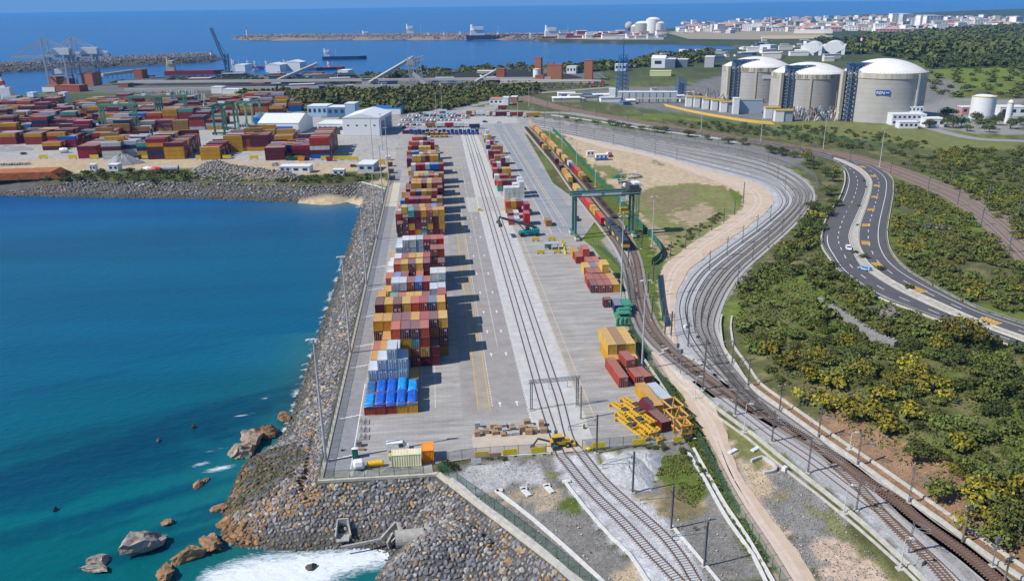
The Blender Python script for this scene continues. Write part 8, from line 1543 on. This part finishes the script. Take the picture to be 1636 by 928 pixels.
# ------------------------------------------------------------ quay cranes, harbour
def sts(px, py, label):
    x, y = P0(px, py); t = thing('ship_to_shore_crane', label, 'quay crane', (x, y, 0), math.pi, 'white quay cranes'); m_ = M_('quay_crane_white', (.38, .41, .46)); H_ = 36
    for s in (0, 24):
        for q in (-8, 8): MB().m(m_).bar((s, q, 1.5), (s, q, H_+(22 if s == 24 else 4)), 2.0).build('leg', t)
        MB().m(m_).box(s-.7, s+.7, -8, 8, 13, 14.6).box(s-.7, s+.7, -8, 8, H_-1, H_+.6).build('cross_beam', t)
    
    for q in (-8, 8): MB().m(m_).box(0, 24, q-.6, q+.6, 13, 14.5).bar((0, q, 14), (24, q, H_), .9).build('brace', t)
    MB().m(m_).box(-20, 66, -3.4, -2, H_, H_+2.6).box(-20, 66, 2, 3.4, H_, H_+2.6).build('boom', t); mb = MB().m(m_)
    for q in (-3, 3): mb.bar((24, q, H_+24), (62, q, H_+2.6), .9).bar((24, q, H_+24), (42, q, H_+2.6), .8).bar((24, q, H_+24), (-2, q, H_+4), .7).bar((24, q, H_+24), (-18, q, H_+3), .5)
    mb.build('stay', t); MB().m(wht).box(-6, 14, -5, 5, H_+3, H_+11).build('machinery_house', t); MB().m(wht).box(-18, -8, -3, 3, H_+3, H_+6).build('counterweight', t); MB().m(wht).box(8, 17, -3, 3, 16, 22).build('electrical_room', t); MB().m(wht).box(30, 33, -1.5, 1.5, H_-4, H_-1).build('operator_cab', t)
sts(115, 138, 'left one of the two white quay cranes reaching over the harbour'); sts(159, 136, 'right one of the two white quay cranes, beside the red buildings')
for px, px2, py, h, D, m_, lb in ((79, 92, 139, 13, 16, rb2, 'rust red transfer building at the foot of the left quay crane'), (92, 110, 139, 9, 14, rb, 'low dark red building between the quay cranes'), (132, 150, 138, 16, 18, rb2, 'taller rust red block under the right quay crane'), (68, 88, 147, 6, 16, wht2, 'white sheds with red roofs on the pier'), (90, 128, 147, 7, 16, rb, 'long red-roofed shed on the pier'), (215, 228, 126, 12, 14, rb, 'rust red tower at the end of the slate conveyor'), (45, 55, 161, 8, 8, wht2, 'white pier block standing in the basin, left one'), (95, 105, 161, 8, 8, wht2, 'white pier block standing in the basin, right one'), (338, 355, 150, 7, 12, wht2, 'white low house with mast by the scrub'), (356, 384, 151, 5, 12, wht2, 'white flat shed right of the masted house')): block(px, py, px2, D, h, m_, lb, roofm=rb if m_ is not wht2 or 'red roofs' in lb else None)
x, y = P0(16, 168); t = thing('harbour_crane', 'leaning red and white harbour crane at the left edge', 'harbour crane', (x, y, 0)); MB().m(wht).box(-5, 5, -5, 5, 0, 18).build('tower', t); mb = MB()
for k in range(8): mb.m(red_ if k % 2 else wht).bar((-2-k*.9, 0, 16+k*4), (-2-(k+1)*.9, 0, 20+k*4), 4.5)
mb.build('boom', t)
x, y = P0(363, 121); t = thing('mobile_crane', 'tall slate blue harbour crane with its boom raised left', 'harbour crane', (x, y, 0)); sb = M_('slate_crane', (.10, .15, .24)); MB().m(sb).box(-7, 7, -6, 6, 2, 6).build('chassis', t); truss(MB().m(sb), (1, 0, 4), (2, 0, 30), 5, 5, 5, 1).build('tower', t); truss(MB().m(sb), (0, 0, 16), (-14, 0, 66), 3, 3, 10, .7).build('boom', t); MB().m(sb).bar((2, 0, 32), (-13, 0, 60), .5).build('luffing_rope', t)
def ship(px, py, L, W, h, hull, sup, label, rz=0, at_='stern', tall=9, name='ship', deck=None, masts=1):
    x, y = P0(px, py, SL); t = thing(name, label, 'ship' if L > 35 else 'boat', (x, y, SL), rz); o = [(-L/2, -W/2), (L*.34, -W/2), (L*.46, -W*.25), (L/2, 0), (L*.46, W*.25), (L*.34, W/2), (-L/2, W/2)]; MB().m(hull).poly(o, -.5, h).build('hull', t); MB().m(deck or red_).poly([(a*.97, b*.9) for a, b in o], h, h+.25).build('deck', t); sx = -L*.40 if at_ == 'stern' else L*.2
    mb = MB().m(sup).box(sx-L*.06, sx+L*.07, -W*.4, W*.4, h+.2, h+tall*.65); mb.box(sx-L*.03, sx+L*.06, -W*.46, W*.46, h+tall*.65, h+tall); mb.build('superstructure', t); MB().m(glass).box(sx+L*.06, sx+L*.065, -W*.4, W*.4, h+tall*.75, h+tall*.9).build('bridge_windows', t)
    MB().m(sup).lathe([(L*.015+.4, h), (L*.012+.3, h+tall*1.3)], (sx-L*.045, 0, 0), 10).build('funnel', t); 
    for k in range(masts): MB().m(sup).bar((-L*.2+k*L*.55/max(1, masts), 0, h), (-L*.2+k*L*.55/max(1, masts), 0, h+tall*1.2), .5).build('mast', t); return t
hb = M_('hull_dark_blue', (.02, .05, .12)); hr = M_('hull_red', (.28, .03, .03)); crm = M_('superstructure_cream', (.62, .48, .30))
ship(312, 119, 92, 15, 6, hr, crm, 'red-hulled tanker with cream superstructure moored left of the tall slate crane', 0, tall=16, masts=3, deck=hr); ship(551, 95, 88, 14, 6, hb, wht, 'dark blue cargo ship sailing in the open bay', 0, tall=12, deck=bst2); ship(690, 59, 190, 28, 12, hb, wht, 'white and dark ship berthed at the long outer breakwater', 0, tall=24, masts=4); ship(612, 61, 150, 24, 9, hb, wht, 'low ship with pink deck gear at the outer breakwater', 0, tall=12, masts=5, deck=hr)
ship(830, 63, 330, 36, 14, hb, wht, 'very long dark tanker berthed where the breakwater meets land', 0, tall=24, masts=6, deck=hr); ship(935, 64.5, 260, 30, 12, hr, wht, 'red tanker berthed right of the dark one', 0, tall=24, masts=6, deck=hr)
for i, (px, py) in enumerate([(694, 63), (719, 62.5), (745, 62), (857, 64), (240, 125), (805, 62.5)]): ship(px, py, 46 if py < 100 else 16, 13 if py < 100 else 5, 4, hb, wht, f'small tug boat out on the blue water, {nth(i)} in the row', 0, tall=14 if py < 100 else 5, name='tug_boat', masts=1)
for i, (px, py, L, h, m_) in enumerate([(392, 114, 46, 14, wht), (420, 111, 30, 8, bluew), (408, 110, 28, 8, hr), (440, 112, 34, 9, wht), (500, 112, 30, 7, bst2), (520, 112, 34, 7, hb), (537, 111, 30, 6, hr), (485, 110, 28, 8, wht), (465, 109, 26, 8, bluew)]): ship(px, py, L, 9, 4, m_, wht, f'moored fishing vessel in the busy small harbour, {nth(i)} in the cluster', .1*(i % 3), tall=h*.7+3, name='fishing_boat', masts=2)
for px, px2, py, h, lb, rf in ((376, 392, 115, 10, 'white quay shed at the left of the fishing harbour', 'flat'), (425, 448, 116, 11, 'white tent-roofed hall in the fishing harbour', 'gableY'), (455, 480, 114, 13, 'tall white tent-roofed hall of the fishing harbour', 'gableY'), (540, 556, 119, 5, 'low shed right of the fishing harbour', 'flat')): block(px, py, px2, 24, h, wht2, lb, roof=rf)
mb = MB().m(wht)                                        # moored yacht masts by the basin
for i in range(22): x, y = P0(264+i*3.1, 163-.3*(i % 3)); t = thing('wind_blade_post', f'pale upright pole in the cluster beside the basin, {nth(i)} from the left', 'pole', (x, y, 0), 0, 'pale poles beside the basin'); MB().m(wht if i % 6 else bluew).bar((0, 0, 0), (random.uniform(-1.5, 1.5), 0, random.uniform(7, 13)), .9).build('pole', t); MB().m(conc).box(-1, 1, -1, 1, -.1, .4).build('base', t)
for px, py, lb in ((338, 91, 'small white beacon at the tip of the rock mole'), (395, 58, 'white beacon at the left end of the far breakwater')):
    x, y = P0(px, py); t = thing('harbour_beacon', lb, 'beacon', (x, y, 0)); MB().m(wht).lathe([(3, 0), (2.2, 9 if py > 80 else 22), (2.8, 9.5 if py > 80 else 23)], n=12).build('tower', t); MB().m(red_).lathe([(1.5, 9 if py > 80 else 22), (1.5, 12 if py > 80 else 28), (.1, 13 if py > 80 else 30)], n=10).build('lantern', t)
# far terminal and town
for px, py, r, h, lb in ((1026, 53, 26, 30, 'left one of the far white-topped storage tanks'), (1043, 53, 24, 42, 'tallest far white storage tank on the headland'), (1052, 53, 20, 30, 'grey far tank behind the tallest one'), (1015, 53, 16, 20, 'small beige far tank left of the group')): cyl(px, py, r, h, domew if 'tallest' in lb else tankc, lb, 'tank', 'storage_tank', 6)
x, y = P0(1005, 52); t = thing('gas_sphere', 'round pale gas sphere left of the far storage tanks', 'gas sphere', (x, y, 0)); MB().m(tankc).lathe([(max(.01, 15*math.sin(a)), 20-15*math.cos(a)) for a in np.linspace(0, math.pi, 14)], n=20).build('sphere', t, smooth=True)
mb = MB().m(galv)
for k in range(6): mb.bar((14*math.cos(k), 14*math.sin(k), 0), (13*math.cos(k), 13*math.sin(k), 18), 1.5)
mb.build('leg', t)
wl = [M_('town_wall_white', (.80, .78, .75), rough=.9), M_('town_wall_cream', (.70, .64, .54), rough=.9), M_('town_wall_pink', (.55, .40, .36), rough=.9), M_('town_wall_grey', (.50, .50, .50), rough=.9)]; rf = [M_('town_roof_tile', (.48, .27, .20), rough=.9), wl[0], M_('town_roof_pale_tile', (.50, .32, .25), rough=.9)]; win_ = M_('town_window', (.10, .12, .15), rough=.4)
rt_ = random.Random(21); hn = 0; TC = {}
def house(px, py, w, d, h, wi, ri_, label, grp):
    x, y, z = P(px, py); t = thing('town_house' if h < 16 else 'apartment_block', label, 'building', (x, y, z-.5), rt_.uniform(-.5, .5), grp); key = (wi, ri_, h > 16, rt_.randint(0, 2))
    if key not in TC:
        a = MB().m(wl[wi]).box(-.5, .5, -.5, .5, 0, 1).build('wall', t).data; b = (MB().m(rf[ri_]).box(-.52, .52, -.52, .52, 1, 1.03) if (h > 16 or ri_ == 1) else MB().m(rf[ri_]).add([(-.55, -.55, 1), (.55, -.55, 1), (.55, .55, 1), (-.55, .55, 1), (-.3, 0, 1.28), (.3, 0, 1.28)], [(0, 1, 5, 4), (1, 2, 5), (2, 3, 4, 5), (3, 0, 4)])).build('roof', t).data
        mb = MB().m(win_); nr = 2 if h < 16 else 7
        for r in range(nr):
            for k in range(3 if h < 16 else 5): n_k = 3 if h < 16 else 5; mb.box(-.5+(k+.3)/n_k, -.5+(k+.7)/n_k, -.51, -.49, (r+.35)/nr, (r+.72)/nr)
        c = mb.build('windows', t).data; TC[key] = (a, b, c)
    else:
        for nm, me in zip(('wall', 'roof', 'windows'), TC[key]): o = bpy.data.objects.new(nm, me); C.objects.link(o); o.parent = t
    for o in t.children: o.scale = (w, d, h)
ZT = [('on the headland right of the far tanks', 1085, 1180, 40, 54, 52), ('in mid town', 1180, 1300, 32, 52, 96), ('below the apartment towers', 1290, 1420, 29, 52, 98), ('on the ridge at the right', 1480, 1636, 30, 46, 96), ('behind the wood', 1400, 1500, 32, 55, 60)]
WN = ['white', 'cream', 'pinkish', 'pale grey']; RN = ['red-tiled', 'flat', 'pale-tiled']
for zn, xa, xb, ya, yb_, n in ZT:
    for i in range(n):
        px = xa+(xb-xa)*(i+rt_.random())/n; py = rt_.uniform(ya, yb_); wi = rt_.choice([0, 0, 0, 1, 2, 3]); ri_ = rt_.choice([0, 1, 1, 1, 2]); big_ = rt_.random() < .12
        house(px, py, rt_.uniform(18, 38), rt_.uniform(14, 24), rt_.uniform(18, 26) if big_ else rt_.uniform(9, 15), wi, ri_, f'{WN[wi]} {RN[ri_]} house {zn}, {nth(i)} from left', 'houses of the far town')
for i, (px, py, w, h, wi) in enumerate([(1384, 44, 34, 30, 0), (1396, 44, 40, 34, 1), (1408, 44, 36, 30, 0), (1420, 43, 42, 42, 1), (1433, 43, 50, 62, 0), (1445, 43, 40, 60, 3), (1460, 43, 46, 38, 0), (1476, 43, 50, 55, 0), (1488, 43, 60, 52, 0), (1500, 44, 40, 32, 3), (1371, 44, 34, 26, 0), (1360, 44, 30, 24, 0), (1622, 42, 40, 44, 0), (1564, 43, 40, 34, 0)]): house(px, py, w*1.25, 24, h*.72, wi, 1, f'{WN[wi]} apartment tower on the far skyline, {nth(i)} in the row', 'apartment towers of the far town')
block(1398, 55, 1455, 24, 14, M_('brick_pink_slab', (.42, .22, .20)), 'long pinkish slab building with strip windows below the towers', win=10, rows_=2); block(1268, 54, 1330, 30, 10, wl[1], 'long cream hall below the middle of the far town'); block(1215, 62, 1330, 40, 5, M_('pale_sand_quarry', (.58, .48, .34)), 'pale sandy terrace below the far town', roofm=M_('pale_sand_quarry', (.58, .48, .34)))
sheet('beach_sand', flat([(1062, 86), (1120, 82.5), (1190, 80), (1260, 82), (1300, 88), (1180, 87), (1090, 91)]), .3, M_('beach_sand', (.45, .38, .30), rough=.95)); sheet('headland_ground', flat([(1060, 52), (1120, 47), (1300, 46), (1330, 62), (1200, 64), (1100, 63)]), .4, M_('headland_earth', (.30, .25, .18), rough=.95)); sheet('terminal_ground', flat([(870, 62), (900, 55.5), (1060, 54), (1060, 64), (960, 64)]), .4, M_('terminal_dust', (.34, .31, .28), rough=.95))
rt2 = random.Random(5)
for zn, pa, n_, hm_, cs in (('industrial strip beyond the tanks', (1060, 1340, 66, 100), 62, 8, (wl[0], wl[3], M_('slate_hall_wall', '324050'), wl[1])), ('coal terminal strip', (200, 840, 121, 148), 60, 7, (wl[3], dgrey, M_('slate_hall_wall', '324050'), rb)), ('plant yard left of the tanks', (900, 1090, 144, 168), 24, 4, (wl[0], wl[3], bst2, beig))):
    for i in range(n_):
        px, py = rt2.uniform(pa[0], pa[1]), rt2.uniform(pa[2], pa[3]); x, y, z = P(px, py)
        if z < -1: continue
        t = thing('industrial_shed', f'small flat shed in the {zn}, {nth(i)} of the scattered ones', 'building', (x, y, max(0, z)), rt2.uniform(-.3, .3), 'sheds in the '+zn); w = rt2.uniform(5, 30); h = rt2.uniform(2.5, hm_); d = rt2.uniform(4, 14); MB().m(rt2.choice(cs)).box(-w/2, w/2, -d/2, d/2, 0, h).build('wall', t); MB().m(rt2.choice(cs)).box(-w/2-.4, w/2+.4, -d/2-.4, d/2+.4, h, h+.6).build('roof', t)
for i in range(34):
    px = rt2.uniform(880, 1060); py = rt2.uniform(56, 63); x, y, z = P(px, py); t = thing('terminal_shed', f'small pale shed of the far oil terminal, {nth(i)} in the strip', 'building', (x, y, 0), 0, 'sheds of the far oil terminal'); w = rt2.uniform(14, 40); h = rt2.uniform(6, 16); MB().m(rt2.choice([wl[0], wl[3], rb, wl[1]])).box(-w/2, w/2, -8, 8, 0, h).build('wall', t); MB().m(rt2.choice(rf)).box(-w/2-1, w/2+1, -9, 9, h, h+1.5).build('roof', t)
x, y = P0(1374, 86); t = thing('striped_chimney', 'red and white striped mast above the vaulted halls', 'chimney', (x, y, 0)); mb = MB()
for k in range(7): mb.m(red_ if k % 2 == 0 else wht).lathe([(3-.2*k, k*4.5), (2.8-.2*k, k*4.5+4.5)], n=12)
mb.build('shaft', t)
# north bank yard clutter
rsty = mat('rusty_steel_plate', (.36, .12, .04), .9, .35, .3); x, y = P0(-60, 292); t = thing('rusty_steel_stack', 'big stack of rusty orange steel plates at the left edge', 'steel stack', (x, y, 0), .02)
mb = MB().m(rsty)
for k in range(9): mb.box(0+k*.1, 52-k*.7, 2+k*.3, 20-k*.1, k*.42, k*.42+.36)
mb.build('plate', t)
for px, px2, py, h, D, m_, lb in ((144, 153, 274, 3.6, 3, wht2, 'grey-white slab unit standing on the far bank'), (174, 189, 274, 3.6, 5, wht2, 'white cabin box in front of the gravel cone'), (447, 465, 276.5, 3.4, 7, M_('pale_blue_cabin', (.40, .48, .58)), 'pale blue site cabin on the sand behind the rubble heap'), (466, 495, 277, 3.6, 7, wht2, 'white twin cabin right of the pale blue one'), (532, 550, 281, 3, 4, wht2, 'small white box on the sand'), (572, 597, 275, 4, 14, M_('pale_blue_cabin', (.40, .48, .58)), 'large pale blue-grey tent cabin beside the yard fence')): block(px, py, px2, D, h, m_, lb, 'cabin', 'site_cabin', win=2)
for i, (px, py, m_, nm) in enumerate([(238, 275, wht, 'white'), (250, 276, red_, 'bright red'), (103, 244, wht, 'white')]): x, y = P0(px, py); t = thing('round_tank', f'{nm} rounded tank on the far bank{" by the dirt yard" if px < 200 else ""}', 'tank', (x, y, 0)); MB().m(m_).lathe([(.01, -3), (1.4, -2.6), (1.8, 0), (1.4, 2.6), (.01, 3)], (0, 0, 1.7), 12, ax='X').build('shell', t); MB().m(dgrey).box(-2, 2, -1, 1, 0, .4).build('cradle', t)
x, y = P0(272, 274); t = thing('pipe_segment', 'grey horizontal pipe segment right of the red tank', 'pipe', (x, y, 0)); MB().m(M_('grey_pipe_wall', (.38, .38, .40))).lathe([(1.8, -5), (1.8, 5), (1.5, 5), (1.5, -5)], (0, 0, 1.8), 16, ax='X').build('shell', t); MB().m(dgrey).box(-3, -2.5, -1, 1, 0, .5).box(2.5, 3, -1, 1, 0, .5).build('cradle', t)
for i, (px, py) in enumerate([(70, 254), (117, 254), (151, 254), (234, 254.5), (277, 254.5), (320, 254.5), (363, 254.5), (406, 255), (520, 256), (540, 256), (552, 256), (566, 257), (478, 256)]): board(px, py, 5.5, 2.2, yb, f'bright yellow barrier on the front line of the port terminal, {nth(i)} from the left', 0)
for i, (px, py, c) in enumerate([(462, 256, 'g'), (470, 256, 'g'), (482, 256.5, 'O'), (490, 256, 'n'), (527, 257, 'R')]): x, y = P0(px, py); t = thing('small_skip', f'{CN[c][0]} open skip in the row below the terminal, {nth(i)} from the left', 'skip', (x, y, 0), 0, 'small skips below the terminal'); MB().m(cmat(c)).add([(-1.6, -1.2, 0), (1.6, -1.2, 0), (1.6, 1.2, 0), (-1.6, 1.2, 0), (-2.2, -1.4, 2.4), (2.2, -1.4, 2.4), (2.2, 1.4, 2.4), (-2.2, 1.4, 2.4)], [(0, 1, 5, 4), (1, 2, 6, 5), (2, 3, 7, 6), (3, 0, 4, 7), (0, 3, 2, 1)]).build('body', t); MB().m(dgrey).box(-2.0, 2.0, -1.2, 1.2, 2.0, 2.1).build('load', t)
for i, (px, py, w_) in enumerate([(593, 262, 3), (602, 262, 3), (611, 262, 2.6)]): board(px, py+1, w_+1, 2.6, yb, f'tall yellow barrier beside the yard entrance, {nth(i)} from the left', 0)
for i in range(10): car(6+i*4.3, 264.5-.15*i, .3, [wcar, scar, wcar][i % 3], f'{["white", "silver", "white"][i % 3]} car parked above the rusty steel stack, {nth(i)} from the left', group='cars above the rusty steel stack')
car(38, 247, 1.2, dcar, 'dark car on the dirt yard at the left edge'); car(483, 274, .2, dcar, 'dark car right of the white twin cabin'); car(565, 267, .1, dcar, 'dark car behind the large tent cabin'); car(440, 265, .3, wht, 'white van among machines behind the rubble heap', 'van', 'parked_van', 'van')
for i, (px, py) in enumerate([(620, 256), (623, 266), (625, 277), (627, 288)]): crate(px, py, 3.2, 3.2, 2.4, dgrey if i else wht, f'{"dark" if i else "white"} box beside the head of the long stack, {nth(i)} from the back', 'storage_box', 'box', 'dark boxes by the long stack')
# concrete entrance slope slab at the corner
sheet('corner_apron', flat([(617, 303), (628, 292), (640, 292), (634, 330), (612, 330)]), .03, conc2)
# ------------------------------------------------------------ sea air
hz = MB().m(mat('haze_skin', (1, 1, 1))).box(-46500, 46500, -400, 61500, -14.0, CAMH+1.0).build('haze'); hz['kind'] = 'stuff'; hz['label'] = 'pale blue sea haze over the bay'; hz['category'] = 'haze'
hm = bpy.data.materials.new('sea_haze'); hm.use_nodes = True; n = hm.node_tree; n.nodes.clear(); out = n.nodes.new('ShaderNodeOutputMaterial'); pv = n.nodes.new('ShaderNodeVolumePrincipled'); pv.inputs['Density'].default_value = 0.5e-4; pv.inputs['Color'].default_value = (.15, .48, .98, 1); pv.inputs['Anisotropy'].default_value = 0.0
n.links.new(pv.outputs[0], out.inputs['Volume']); hz.data.materials.clear(); hz.data.materials.append(hm)
